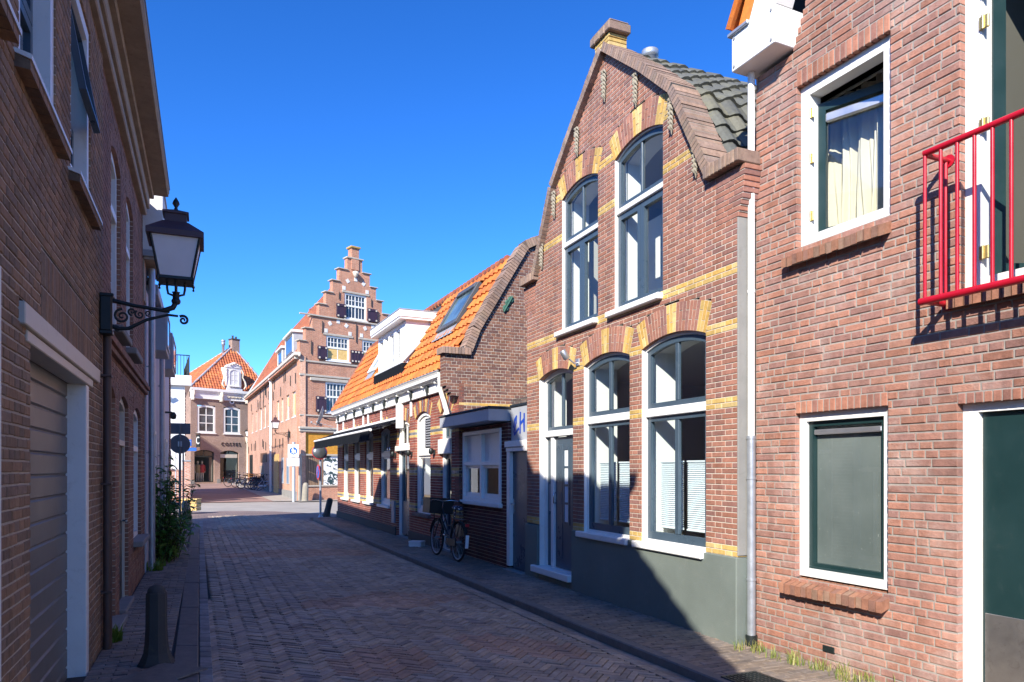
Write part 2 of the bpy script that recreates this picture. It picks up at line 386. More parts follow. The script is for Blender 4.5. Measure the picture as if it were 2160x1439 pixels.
def subtract(spans,hole):
    out=[]
    for a,b in spans:
        if hole[1]<=a or hole[0]>=b: out.append((a,b)); continue
        if hole[0]>a: out.append((a,hole[0]))
        if hole[1]<b: out.append((hole[1],b))
    return out
def brick_wall(mb,z0,z1,ch,L,spans,y=0.,joint=.01,rec=.006,jamb=.10,bond='flemish',matf=None,jit=.002,m_brick=0,m_mort=1,cham=.003,rnd=None,dz=.0):
    rnd=rnd or random.Random(5)
    n=int(round((z1-z0)/ch)); ch=(z1-z0)/n
    for i in range(n):
        za=z0+i*ch; zb=za+ch-joint; zm=(za+zb)/2
        sp=spans(zm)
        for a,b in sp:
            if b-a<.02: continue
            ym=y+rec
            mb.face([(a,ym,za-joint*.5),(b,ym,za-joint*.5),(b,ym,za+ch-joint*.5),(a,ym,za+ch-joint*.5)],m_mort)
            for e in (a+.004,b-.004):
                mb.face([(e,ym,za-joint*.5),(e,y+jamb,za-joint*.5),(e,y+jamb,za+ch-joint*.5),(e,ym,za+ch-joint*.5)],m_mort)
            # bricks on a grid common to the whole wall
            if bond=='cross':
                if i%2: step=[L/2]; off=L/4
                else: step=[L]; off=(L/2 if (i//2)%2 else 0)
            elif bond=='stretch': step=[L]; off=(L/2 if i%2 else 0)
            elif bond=='wild': step=None
            else: step=[L,L/2]; off=(i%2)*L*.75
            edges=[a]
            if step is None:
                x=a-rnd.random()*L
                while x<b-.03:
                    x+=L if rnd.random()<.72 else L/2
                    if x>a+.03 and x<b-.03: edges.append(x)
            else:
                tot=sum(step); x=math.floor((a-off)/tot)*tot+off; k=0
                while x<b:
                    x+=step[k%len(step)]; k+=1
                    if x>a+.035 and x<b-.035: edges.append(x)
            edges.append(b)
            for q in range(len(edges)-1):
                xa=edges[q]+(joint/2 if q else 0); xb=edges[q+1]-(joint/2 if q<len(edges)-2 else 0)
                if xb-xa<.012: continue
                d0=y-rnd.random()*jit; za_=za+(rnd.random()-.5)*dz; zb_=zb+(rnd.random()-.5)*dz
                yb=y+jamb if (q==0 or q==len(edges)-2) else y+rec+.004
                mi=m_brick if matf is None else matf((xa+xb)/2,zm,i,rnd)
                c=cham
                vs=[(xa,yb,za_),(xb,yb,za_),(xb,yb,zb_),(xa,yb,zb_),
                    (xa,d0+c,za_),(xb,d0+c,za_),(xb,d0+c,zb_),(xa,d0+c,zb_)]
                fs=[(0,1,5,4),(1,2,6,5),(2,3,7,6),(3,0,4,7)]
                if c>0:
                    vs+=[(xa+c,d0,za_+c),(xb-c,d0,za_+c),(xb-c,d0,zb_-c),(xa+c,d0,zb_-c)]
                    fs+=[(4,5,9,8),(5,6,10,9),(6,7,11,10),(7,4,8,11),(8,9,10,11)]
                else: fs+=[(4,5,6,7)]
                mb.mesh(vs,fs,mi)
def voussoirs(mb,A,y=0.,depth=.11,bw=.056,pat=None,proud=.003,split=True,rec=.0005,m_mort=1,joint=.009):
    """the ring of bricks over an arch (or a straight soldier course if rise is 0)"""
    if A.rise<=0:
        n=max(3,int(round((A.u1-A.u0)/bw))); w=(A.u1-A.u0)/n
        mb.face([(A.u0,y+rec,A.zs),(A.u1,y+rec,A.zs),(A.u1,y+rec,A.zs+A.th),(A.u0,y+rec,A.zs+A.th)],m_mort)
        for i in range(n):
            mi=pat(i,n) if pat else 0
            pr=proud+random.random()*.003
            mb.bbox((A.u0+i*w+joint/2,y-pr,A.zs+.0),(A.u0+(i+1)*w-joint/2,y+depth,A.zs+A.th-joint),.004,mi)
        return
    n=max(5,int(round(2*A.phi*(A.R)/bw)))
    if n%2==0: n+=1
    P=lambda r,t,yy:(A.c+r*math.sin(t),yy,A.zc+r*math.cos(t))
    for i in range(n):
        t0=-A.phi+2*A.phi*i/n; t1=-A.phi+2*A.phi*(i+1)/n
        mb.face([P(A.R,t0,y+rec),P(A.R,t1,y+rec),P(A.R+A.th,t1,y+rec),P(A.R+A.th,t0,y+rec)],m_mort)
        dt=joint/2/A.R
        cuts=[0,1] if not split else ([0,.36,1] if i%2 else [0,.68,1])
        for q in range(len(cuts)-1):
            ra=A.R+A.th*cuts[q]+(joint/2 if q else 0); rb=A.R+A.th*cuts[q+1]-joint/2
            mi=pat(i,n) if pat else 0
            pr=y-proud-random.random()*.002
            f=[P(ra,t0+dt,pr),P(ra,t1-dt,pr),P(rb,t1-dt,pr),P(rb,t0+dt,pr)]
            b=[P(ra,t0+dt,y+depth),P(ra,t1-dt,y+depth),P(rb,t1-dt,y+depth),P(rb,t0+dt,y+depth)]
            mb.mesh(f+b,[(0,1,2,3),(0,4,5,1),(1,5,6,2),(2,6,7,3),(3,7,4,0)],mi)
def soffit(mb,A,y0,y1,mi=0,n=10):
    """underside of the head + nothing else, closes the reveal above a frame"""
    o=A.outline(0,n)[2:]
    for a,b in zip(o[:-1],o[1:]): mb.face([(a[0],y0,a[1]),(b[0],y0,b[1]),(b[0],y1,b[1]),(a[0],y1,a[1])],mi)
def poly2(mb,pts,y,mi=0): mb.face([(p[0],y,p[1]) for p in pts],mi)
def pane(parent,pts,y,mat='glass',name='pane'):
    mb=MB(); poly2(mb,pts,y); return mb.build(name,W[mat],parent)
def rect(a,b,c,d): return [(a,c),(b,c),(b,d),(a,d)]
def rring(mb,u0,u1,z0,z1,w,y0,y1,mi=0,wb=None):
    wb=w if wb is None else wb
    mb.ring(rect(u0,u1,z0,z1),rect(u0+w,u1-w,z0+wb,z1-w),y0,y1,mi)
def far_window(parent,u0,u1,z0,z1,y=.08,cols=2,rows=2,fw=.07,bw=.03,mat='white',gl='dglass',rise=0,sill=True,mid=None,M=None,boards=None,name='window',top_rows=None):
    """white framed sash window seen small: frame with glazing bars (> pane, sill)"""
    mb=MB(); A=Arch(u0,u1,z0,z1-rise,rise,.2)
    mb.ring(A.outline(0,8),A.outline(fw,8),y-.03,y+.05,0)
    zt=A.top((u0+u1)/2,fw)
    a,b=u0+fw,u1-fw; c,d=z0+fw,z1-fw
    if mid is not None: mb.box((a,y-.025,mid-.05),(b,y+.03,mid+.05))
    for i in range(1,cols):
        x=a+(b-a)*i/cols; w=bw if not(mid and cols%2==0 and i==cols//2) else .05
        mb.box((x-w/2,y-.005,c),(x+w/2,y+.02,zt))
    if mid is None:
        for j in range(1,rows):
            zz=c+(d-c)*j/rows; mb.box((a,y-.003,zz-bw/2),(b,y+.018,zz+bw/2))
    else:
        for j in range(1,(top_rows or rows)):
            zz=mid+.05+(d-mid-.05)*j/(top_rows or rows); mb.box((a,y-.003,zz-bw/2),(b,y+.018,zz+bw/2))
        if top_rows is None:
            for j in range(1,rows):
                zz=c+(mid-.05-c)*j/rows; mb.box((a,y-.003,zz-bw/2),(b,y+.018,zz+bw/2))
    w=mb.build(name,W[mat],parent,M)
    pane(w,A.outline(fw*.9,8),y+.022,gl)
    if sill:
        s=MB(); s.bbox((u0-.06,y-.14,z0-.07),(u1+.06,y+.02,z0-.002),.008); s.build('sill',W['white' if mat!='conc' else 'conc'],w)
    if boards:
        q=MB(); q.box((a,y+.0,c),((a+b)/2-.03,y+.02,mid-.05)); q.box(((a+b)/2+.03,y,c),(b,y+.02,mid-.05)); q.build('board',W['osbl'],w)
    return w
def pantiles(mb,O,du,ds,nu,ns,wid,exp,mi=0,amp=.035,keep=None,lift=.03,seg=5,rnd=None,ridge=None):
    """O eave corner, du unit vector along the eave, ds unit vector up the slope"""
    rnd=rnd or random.Random(3)
    O=Vector(O);du=Vector(du);ds=Vector(ds);nn=du.cross(ds).normalized()
    if nn.z<0: nn=-nn
    prof=[(0,.15),(.18,.75),(.36,1.),(.54,.75),(.72,.2),(.88,0.),(1.04,.12)] if seg>4 else [(0,.1),(.3,1.),(.6,.4),(.85,0),(1.03,.1)]
    for r in range(ns):
        for c in range(nu):
            ct=O+du*((c+.5)*wid)+ds*((r+.5)*exp)
            if keep and not keep(c,r,ct): continue
            j=rnd.uniform(-.006,.006); jj=rnd.uniform(-.004,.004)
            a=[];b=[];e=[]
            for t,h in prof:
                p=O+du*((c+t)*wid)+ds*(r*exp+j)
                q=O+du*((c+t)*wid)+ds*((r+1)*exp+.03+j)
                a.append(p+nn*(h*amp+lift+jj)); b.append(q+nn*(h*amp+jj*.5)); e.append(p+nn*(h*amp*.8+jj-.005))
            N=len(a)
            vs=a+b+e; fs=[]
            for i in range(N-1):
                fs.append((i,i+1,N+i+1,N+i)); fs.append((2*N+i,2*N+i+1,i+1,i))
            mb.mesh(vs,fs,mi,False)
def room(parent,u0,u1,z0,z1,y0,y1,wall='room',floor='floorw',name='interior'):
    mb=MB()
    P=lambda x,y,z:(x,y,z)
    mb.face([(u0,y1,z0),(u1,y1,z0),(u1,y1,z1),(u0,y1,z1)],0)
    mb.face([(u0,y0,z0),(u0,y1,z0),(u0,y1,z1),(u0,y0,z1)],0); mb.face([(u1,y0,z0),(u1,y1,z0),(u1,y1,z1),(u1,y0,z1)],0)
    mb.face([(u0,y0,z1),(u1,y0,z1),(u1,y1,z1),(u0,y1,z1)],0); mb.face([(u0,y0,z0),(u1,y0,z0),(u1,y1,z0),(u0,y1,z0)],1)
    return mb.build(name,[W[wall],W[floor]],parent)
def textobj(body,size,parent,loc,mat,rot=(PI/2,0,0),ext=.004,name='lettering',align='CENTER',space=1.,sx=1.):
    cu=bpy.data.curves.new(name,'FONT'); cu.body=body; cu.size=size; cu.extrude=ext; cu.align_x=align; cu.align_y='CENTER'; cu.space_character=space
    cu.materials.append(W[mat])
    t=bpy.data.objects.new(name,cu); COL.objects.link(t); dg=bpy.context.evaluated_depsgraph_get(); me=bpy.data.meshes.new_from_object(t.evaluated_get(dg)); me.name=name
    bpy.data.objects.remove(t); o=bpy.data.objects.new(name,me); COL.objects.link(o); o.parent=parent; o.location=loc; o.rotation_euler=rot; o.scale=(sx,1,1)
    return o
# ================================================================== RIGHT SIDE
# ---- yellow-banded gable house -------------------------------------------------
def rz_for(k,right=True): return math.atan2(-1,-k) if right else math.atan2(1,k)
H2=thing('gabled_house','pink brick house with yellow brick bands, bell shaped gable and blue grey windows','house',(.234,11.10,0),rz_for(-.4267))
W2=4.80
AR=dict(door=Arch(.44,1.52,.15,2.98,.10,.31),w1=Arch(1.82,2.94,.82,3.0,.10,.31),w2=Arch(3.19,4.34,.82,3.01,.10,.31),
        u1=Arch(1.19,2.20,3.58,5.42,.11,.31),u2=Arch(2.60,3.61,3.58,5.42,.11,.31))
RAKE2=[(0,4.56),(.41,4.56),(1.0,5.66),(1.58,6.19),(2.40,6.86)]
def rakex(prof,z):
    for (a,za),(b,zb) in zip(prof[:-1],prof[1:]):
        if za<=z<=zb and zb>za: return a+(b-a)*(z-za)/(zb-za)
    return prof[-1][0]
def sp2(z):
    if z<.82:
        return [] if True else None
    l=0 if z<4.5 else rakex(RAKE2,max(z,4.561)); s=[(l,W2-l)]
    for A in AR.values():
        h=A.hole(z)
        if h: s=subtract(s,h)
    return s
BANDS2=[(.82,.93),(2.235,2.345),(2.97,3.08),(3.505,3.615),(4.86,4.97),(5.445,5.555)]
def mat2(u,z,i,r):
    for a,b in BANDS2:
        if a<=z<b: return 2
    return 0
mb=MB(); r_=random.Random(21)
brick_wall(mb,.82,6.86,.0526,.197,sp2,0,.009,.004,.11,'flemish',mat2,.002,0,1,.0025,r_)
for key,A in AR.items():
    voussoirs(mb,A,0,.12,.054,lambda i,n:2 if (i<3 or i>=n-3 or abs(i-n//2)<=1) else 0,.003)
    soffit(mb,A,.0,.12,0)
# kneelers: corbelled brick at both shoulders
for sx in (0,1):
    for q in range(9):
        z=4.02+q*.0526; e=.02*(q+1) if q<4 else .09+.006*(q-4)
        x0,x1=(-e,.30) if sx==0 else (W2-.30,W2+e)
        mb.box((x0+.012,.002,z-.01),(x1-.012,.245,z+.046),1)
        for p in range(2 if q%2 else 3):
            n=2 if q%2 else 3
            xa=x0+(x1-x0)*p/n; xb=x0+(x1-x0)*(p+1)/n-(.009 if p<n-1 else 0)
            mb.bbox((xa,-.004,z),(xb,.25,z+.044),.003,0)
mb.build('wall',[W['b_pink'],W['m_white'],W['b_yel']],H2)
# body behind the facade
mb=MB()
mb.box((.0,.115,0),(.02,6,4.3)); mb.box((W2-.11,.115,0),(W2,6,4.3)); mb.box((0,5.9,0),(W2,6,4.3))
gp=[(0,4.3),(W2,4.3)]+[(W2-a,z) for a,z in RAKE2]+[(a,z) for a,z in RAKE2[::-1]]
# inner leaf of the facade, with the same openings left open
for (a,b,c,d) in ((0,.44,0,3.3),(1.52,1.82,0,3.3),(2.94,3.19,0,3.3),(4.34,W2,0,3.3),(0,W2,3.14,3.5),(0,1.19,3.5,5.5),(2.20,2.60,3.5,5.5),(3.61,W2,3.5,4.5),(3.61,3.85,4.5,5.5),(1.82,2.94,0,.75),(3.19,4.34,0,.75)):
    if c==3.5 and a==0: a=.0; 
    if c==3.5 and a==0:
        mb.box((0,.125,3.5),(1.19,.2,4.5)); mb.box((.95,.125,4.5),(1.19,.2,5.5)); continue
    mb.box((a+.002,.125,c),(b-.002,.2,d))
mb.prism([(.95,.125,5.62),(W2-.95,.125,5.62),(W2-1.6,.125,6.17),(2.4,.125,6.8),(1.6,.125,6.17)],(0,.08,0))
mb.build('inner_wall',W['conc'],H2)
mb=MB(); mb.bbox((W2-.005,.0,.83),(W2+.012,.19,4.02),.004); mb.build('cement_corner',W['conc'],H2)
# plinth
mb=MB()
mb.bbox((-.01,-.03,-.12),(.435,.11,.80),.008); mb.bbox((1.525,-.03,-.12),(W2+.02,.11,.815),.008); mb.box((.44,-.01,-.12),(1.52,.11,.09)); mb.bbox((W2-.11,.0,-.12),(W2+.02,.2,.815),.008)
mb.build('plinth',W['plinth'],H2)
# coping of brick on edge along the rake
def coping(parent,prof,W_,y0,y1,th,proud,step=.055,mat='b_cope',both=True,name='coping'):
    mb=MB()
    for side in ((0,1) if both else (0,)):
        for (a,za),(b,zb) in zip(prof[:-1],prof[1:]):
            d=Vector((b-a,0,zb-za)); L=d.length
            if L<.02: continue
            d.normalize(); nrm=Vector((-d.z,0,d.x)); n=max(1,int(round(L/step)))
            pts=[]
            for (s_,t_) in ((0,.003),(L,.003),(L,th-.006),(0,th-.006)):
                p=Vector((a,0,za))+d*s_+nrm*t_; pts.append((p.x if side==0 else W_-p.x,y0-proud+.004,p.z))
            mb.prism(pts,(0,(y1-y0)+proud-.008,0),1)
            for i in range(n):
                s0=L*i/n+.004; s1=L*(i+1)/n-.004
                j=random.uniform(-.006,.006)
                pts=[]
                for (s_,t_) in ((s0,0),(s1,0),(s1,th+j),(s0,th+j)):
                    p=Vector((a,0,za))+d*s_+nrm*t_
                    x=p.x if side==0 else W_-p.x
                    pts.append((x,y0-proud+random.uniform(-.002,.002),p.z))
                mb.prism(pts,(0,(y1-y0)+proud,0))
    return mb.build(name,[W[mat],W['m_grey']],parent)
coping(H2,RAKE2[1:],W2,-.0,.25,.105,.08)
mb=MB()
for sx in (0,1):
    x0,x1=(-.11,.40) if sx==0 else (W2-.40,W2+.11)
    n=9; mb.cut() if sx else None
    for i in range(n): mb.bbox((x0+(x1-x0)*i/n,-.09,4.50),(x0+(x1-x0)*(i+1)/n-.006,.30,4.62),.006)
mb.split('kneeler',W['b_cope'],H2)
mb=MB(); c=2.4
for z,w in ((6.86,.17),(6.91,.17),(6.96,.18)):
    for q in range(2): mb.bbox((c-w+q*w,-.06,z),(c-w+(q+1)*w-.006,.20,z+.044),.004)
neck=mb.build('finial_neck',W['b_yel'],H2)
mb=MB(); 
for q in range(4): mb.bbox((c-.24+q*.12,-.10,7.01),(c-.24+(q+1)*.12-.006,.22,7.12),.012)
mb.bbox((c-.22,-.08,7.122),(c+.22,.20,7.15),.012)
mb.build('finial_cap',W['b_cope'],H2)
# shell ornaments
def ornament(u,z,s=1.,first=[None]):
    if first[0] is None:
        mb=MB()
        for k in range(7):   # stacked acanthus leaves
            zz=.20-.06*k; w=.055*(1-.09*k)
            for sg in (-1,1):
                mb.tube([(0,-.02,zz),(sg*w*.7,-.055,zz-.01),(sg*w,-.03,zz-.055)],[.022,.02,.006],6)
            mb.tube([(0,-.03,zz+.02),(0,-.075,zz-.02),(0,-.03,zz-.07)],[.016,.024,.006],6)
        mb.lathe([(.004,-.045),(.03,-.03),(.045,0),(.03,.03),(.004,.045)],10,(0,-.05,.08))
        mb.tube([(0,-.03,-.2),(0,-.03,-.27)],[.02,.004],6)
        o=mb.build('gable_ornament',W['stone'],H2); first[0]=o
    else:
        o=first[0].copy(); COL.objects.link(o); o.parent=H2
    o.location=(u,0,z); o.scale=(s,s,s)
for u,z in ((2.40,6.45),(1.69,6.05),(3.11,6.05),(1.0,5.44),(3.80,5.44),(.59,4.82),(4.21,4.82)): ornament(u,z,.82)
# roof behind the gable
mb=MB()
for side in (0,1):
    for (a,za),(b,zb) in zip(RAKE2[1:-1],RAKE2[2:]):
        d=Vector((b-a,0,zb-za)); L=d.length; d.normalize()
        dn=d if side==0 else Vector((-d.x,0,d.z))
        O=Vector((a if side==0 else W2-a,.34,za+.02)); 
        if side==0: pantiles(mb,O+Vector((0,5.6,0)),(0,-1,0),dn,20,max(1,int(math.ceil(L/.31))),.28,L/max(1,int(math.ceil(L/.31))),0,.06,None,.035)
        else: pantiles(mb,O,(0,1,0),dn,20,max(1,int(math.ceil(L/.31))),.28,L/max(1,int(math.ceil(L/.31))),0,.06,None,.035)
mb.build('roof',W['tile_gr'],H2)
mb=MB()
for side in (0,1):
    pr=[(x if side==0 else W2-x,z-.03) for x,z in RAKE2[1:]]
    for p,q in zip(pr[:-1],pr[1:]): mb.face([(p[0],.2,p[1]),(q[0],.2,q[1]),(q[0],6,q[1]),(p[0],6,p[1])])
    x=.0 if side==0 else W2
    mb.face([(x,.2,4.3),(x,6,4.3),(pr[0][0],6,4.54),(pr[0][0],.2,4.54)])
poly2(mb,[(0,4.3),(W2,4.3),(W2-.41,4.53),(W2-1,5.63),(W2-1.58,6.16),(2.4,6.83),(1.58,6.16),(1.,5.63),(.41,4.53)],6)
mb.build('roof_deck',W['slate'],H2)
mb=MB(); mb.lathe([(.10,-1),(.10,.52),(.125,.53),(.125,.62),(.11,.63)],18,(1.15,1.5,7.27)); mb.lathe([(.0,.60),(.10,.60)],18,(1.15,1.5,7.27)); mb.build('flue_pipe',W['zinc'],H2)
# ---- windows
def sash(parent,out,inn,y0,y1,bars=(),mat='blue',gy=None,name='sash'):
    mb=MB(); mb.ring(out,inn,y0,y1)
    for a,b in bars: mb.bbox(a,b,.006)
    o=mb.build(name,W[mat],parent); pane(o,inn,(y0+y1)/2 if gy is None else gy); return o
def banded_window(A,zt,upper):
    mb=MB(); f=.014 if upper else .034; yf=.03 if upper else .045; ys=yf+.02
    mb.ring(A.outline(.0,12),A.outline(f,12),yf,.17); mb.bbox((A.u0-.002,.006,A.z0),(A.u0+.012,yf+.01,A.zs),.003); mb.bbox((A.u1-.012,.02,A.z0),(A.u1+.002,yf+.01,A.zs),.003)
    mb.bbox((A.u0+f,yf-.015,zt-.045),(A.u1-f,.16,zt+(.02 if upper else .05)),.006)
    win=mb.build('window',W['whitecl'],H2)
    s=MB()
    if upper: s.bbox((A.u0-.12,-.07,A.z0-.07),(A.u1+.0,.17,A.z0+.002),.01)
    else: s.bbox((A.u0-.11,-.07,A.z0-.075),(A.u1+.005,.17,A.z0+.002),.01)
    s.build('sill',W['whitecl'],win)
    a,b=A.u0+f,A.u1-f; c=(a+b)/2
    # top light
    B=Arch(a,b,zt+(.02 if upper else .05),A.top(a+.001)-f*.9,.13-.02,.2)
    B=Arch(a,b,zt+(.02 if upper else .05),A.zs-f*.75,A.rise-.012,.2)
    sash(win,B.outline(0,12),B.outline(.06,12),ys,ys+.05,[((c-.03 if not upper else c-.018,ys+.005,B.z0+.06),(c+.03 if not upper else c+.018,ys+.045,B.top(c,.06)))],'blue',ys+.03)
    z0=A.z0+.002; z1=zt-.047
    if upper:
        for p,q in ((a,c-.003),(c+.003,b)): sash(win,rect(p,q,z0,z1),rect(p+.065,q-.065,z0+.08,z1-.07),ys-.004,ys+.05,(),'blue',ys+.03)
    else:
        sash(win,rect(a,b,z0,z1),rect(a+.06,b-.06,z0+.12,z1-.05),ys,ys+.05,[((c-.035,ys+.003,z0+.12),(c+.035,ys+.045,z1-.05))],'blue',ys+.03)
    return win
def reveal_box(parent,A,y0,y1,mat='roomw',right=True):
    mb=MB(); o=A.outline(.03,8); n=len(o)
    for i in range(n):
        p,q=o[i],o[(i+1)%n]; mb.face([(p[0],y0,p[1]),(q[0],y0,q[1]),(q[0],y1,q[1]),(p[0],y1,p[1])])
    return mb.build('inner_reveal',W[mat],parent)
for kx in ('w1','w2'):
    w=banded_window(AR[kx],2.28,False); reveal_box(w,AR[kx],.172,.50)
    A=AR[kx]; mb=MB()
    for a,b in ((A.u0+.125,A.c-.04),(A.c+.04,A.u1-.125)):
        n=32; z0,z1=1.00,1.72
        for i in range(n):
            za=z0+(z1-z0)*i/n; zb=z0+(z1-z0)*(i+1)/n; zm=(za+zb)/2
            mb.face([(a,.175,za),(b,.175,za),(b,.195,zm),(a,.195,zm)]); mb.face([(a,.195,zm),(b,.195,zm),(b,.175,zb),(a,.175,zb)])
        mb.bbox((a,.168,z1),(b,.20,z1+.018),.003); mb.bbox((a,.168,z0-.018),(b,.20,z0),.003)
    mb.build('pleated_blind',W['blind'],w)
for kx in ('u1','u2'):
    w=banded_window(AR[kx],4.79,True); reveal_box(w,AR[kx],.172,.42)
    A=AR[kx]; mb=MB()
    for q in range(4):
        mb.bbox((A.u0-.008,.05,3.8+q*.33),(A.u0+.012,.085,3.88+q*.33),.003); mb.cut()
    mb.split('hinge',W['steel'],w)
room(H2,.05,W2-.12,.12,3.08,.21,4.2); room(H2,1.05,W2-1.05,3.42,5.6,.21,4.0)
# upstairs: two pale tall screens and a dark cabinet seen through the panes
mb=MB(); mb.bbox((1.7,.9,3.45),(2.3,.98,5.0),.01); mb.cut(); mb.bbox((3.05,.9,3.45),(3.6,.98,5.1),.01); mb.split('room_screen',W['roomw'],H2)
# ---- front door
A=AR['door']; mb=MB(); f=.055
mb.ring(A.outline(0,12),A.outline(f,12),.085,.17); mb.bbox((A.u0-.002,.006,A.z0),(A.u0+.014,.09,A.zs),.003); mb.bbox((A.u0+f,.06,2.12),(A.u1-f,.16,2.21),.006); mb.bbox((.665,.085,.2),(.755,.16,2.12),.006)
dr=mb.build('door',W['whitecl'],H2)
s=MB(); s.bbox((A.u0-.13,-.09,.10),(A.u1+.005,.17,.20),.01); s.build('threshold',W['whitecl'],dr)
B=Arch(A.u0+f,A.u1-f,2.21,3.0-f*.75,.118,.2); c=B.c
sash(dr,B.outline(0,12),B.outline(.055,12),.115,.16,[((c-.03,.12,2.27),(c+.03,.155,B.top(c,.055)))])
mb=MB(); mb.box((.49,.125,.2),(.665,.15,2.12)); sl=mb.build('sidelight',W['blue'],dr)
mb=MB(); mb.bbox((.56,.11,1.02),(.64,.13,1.42),.005); mb.build('mailbox_flap',W['grey'],sl)
mb=MB(); mb.bbox((.76,.12,.21),(1.46,.165,2.11),.006)
for a,b in ((.80,.99),(1.23,1.42)): mb.bbox((a,.112,.35),(b,.125,2.0),.01)
mb.ring(rect(1.01,1.21,.85,1.96),rect(1.05,1.17,.89,1.92),.108,.125)
for z in (1.14,1.40,1.66): mb.bbox((1.05,.109,z),(1.17,.122,z+.03),.003)
lf=mb.build('door_leaf',W['blue'],dr)
mb=MB(); poly2(mb,rect(1.05,1.17,.89,1.92),.118); mb.build('pane',W['blind'],lf)
mb=MB(); mb.tube([(.81,.10,1.15),(.81,.06,1.15),(.81,.06,1.3),(.81,.10,1.3)],.009,8); mb.build('handle',W['chrome'],lf)
reveal_box(dr,AR['door'],.172,.45)
# spotlight over the door
mb=MB(); mb.lathe([(.04,0),(.045,.01),(.045,.12),(.035,.13)],12,(1.66,-.16,3.12),0,True,0,Matrix.Rotation(R(35),4,'X')); mb.tube([(1.68,0,3.08),(1.68,-.06,3.06),(1.66,-.13,3.12)],.012,8); mb.bbox((1.63,-.02,3.03),(1.73,.0,3.13),.006)
mb.build('wall_spotlight',W['alu'],H2)

# ---- modern red brick house with the red railing --------------------------------
H1=thing('brick_house','orange red rough brick house with open windows and dark green doors, nearest on the right','house',(2.303,6.707,0),rz_for(-.4633))
W1=4.5
O1=dict(lw=Arch(.475,1.38,.71,2.135,0,.112),uw=Arch(.49,1.40,3.59,5.005,0,.105),dr=Arch(1.92,3.0,-.1,2.10,0,.14),bd=Arch(1.94,3.1,2.90,5.5,0,.115))
ch1=7.35/114
for A in O1.values():
    k_=round((A.zs+.112+.14)/ch1); A.th=-.14+k_*ch1-A.zs
def top1(z): # steep gable above the eaves box
    return 0 if z<5.35 else .44+(z-5.35)/2.4
def sp1(z):
    l=top1(z); s=[(l,W1-l)]
    for A in O1.values():
        h=A.hole(z)
        if h: s=subtract(s,h)
    return s
mb=MB(); r_=random.Random(4)
brick_wall(mb,-.14,7.21,.0645,.205,sp1,0,.0125,.005,.115,'wild',None,.005,0,1,.0045,r_,.004)
for A,(a,b) in ((O1['lw'],(-.04,.0)),(O1['uw'],(-.04,0)),(O1['dr'],(-.03,0)),(O1['bd'],(0,0))):
    voussoirs(mb,A,0,.115,.0585,lambda i,n:2,.004)
mb.build('wall',[W['b_red'],W['m_grey'],W['b_redh']],H1)
mb=MB()
for (a,b,c,d) in ((0,.475,-.1,5.4),(1.40,1.92,-.1,5.4),(3.1,W1,-.1,5.4),(.475,1.40,-.1,.66),(.475,1.40,2.25,3.52),(.475,1.4,5.1,5.5),(1.92,3.1,2.22,2.85)): mb.box((a,.125,c),(b,.2,d))
mb.box((0,.2,-.1),(.05,6,5.3)); mb.box((0,5.9,-.1),(W1,6,5.4)); mb.box((W1-.05,.12,-.1),(W1,6,5.4))
mb.prism([(.46,.125,5.4),(W1-.46,.125,5.4),(W1-1.2,.125,7.15),(1.2,.125,7.15)],(0,.08,0))
mb.build('inner_wall',W['conc'],H1)
# eaves box, roof edge and white cladding on the corner
mb=MB()
mb.bbox((-.075,-.23,5.37),(.46,.24,5.71),.006); bx=mb.build('gutter_box',W['whitecl'],H1)
mb=MB(); mb.bbox((-.105,-.26,5.70),(.16,.25,5.735),.006); mb.build('drip_edge',W['zinc'],bx)
mb=MB(); 
for x,y in ((-.04,-.235),(.42,-.235)):
    for z in (5.41,5.67): mb.lathe([(.0,-.003),(.012,-.002),(.012,.004)],8,(x,y,z),0,True,0,Matrix.Rotation(R(90),4,'X')); mb.cut()
mb.split('screw_head',W['grey'],bx)
mb=MB(); mb.prism([(.12,-.21,5.715),(.46,-.21,5.715),(1.30,-.21,7.7),(1.0,-.21,7.7)],(0,.19,0)); mb.build('verge_cladding',W['whitecl'],H1)
mb=MB(); 
d=Vector((.9,0,2.0)).normalized()
pantiles(mb,(-.06,5.6,5.75),(0,-1,0),(d.x,0,d.z),21,8,.28,.3,0,.05); mb.prism([(-.05,-.19,5.74),(.115,-.19,5.74),(1.0,-.19,7.72),(.84,-.19,7.72)],(0,.2,0)); mb.build('roof',W['tile_or'],H1)
mb=MB(); mb.face([(-.03,.0,5.72),(-.03,6,5.72),(.9,6,7.75),(.9,0,7.75)]); mb.face([(-.1,6,5.3),(W1,6,5.3),(W1,6,5.9),(-.1,6,5.9)]); mb.face([(W1,6,5.3),(W1,.2,5.3),(W1-.9,.2,8.),(W1-.9,6,8.)]); mb.build('roof_deck',W['slate'],H1)
# drainpipe: white plastic above, zinc below
mb=MB(); mb.tube([(.0,-.06,1.92),(.0,-.06,5.40)],.033,14); mb.tube([(.0,-.06,3.3),(.0,-.06,3.33)],.037,14); mb.tube([(0,-.06,4.6),(0,-.06,4.62)],.037,14); dp=mb.build('drainpipe',W['whitecl'],H1)
mb=MB(); mb.tube([(.0,-.06,.05),(.0,-.06,1.96)],.040,14)
for z in (.6,1.55,1.93): mb.tube([(0,-.06,z),(0,-.06,z+.02)],.045,14)
mb.build('lower_pipe',W['zinc'],dp)
mb=MB(); mb.tube([(.0,-.06,-.02),(.0,-.06,.09)],.055,14); mb.build('pipe_shoe',W['black'],dp)
mb=MB(); mb.bbox((.77,-.008,.11),(.89,.01,.165),.004)
for q in range(5): mb.box((.785+q*.02,-.011,.118),(.795+q*.02,-.007,.158))
mb.build('air_brick',W['black'],H1)
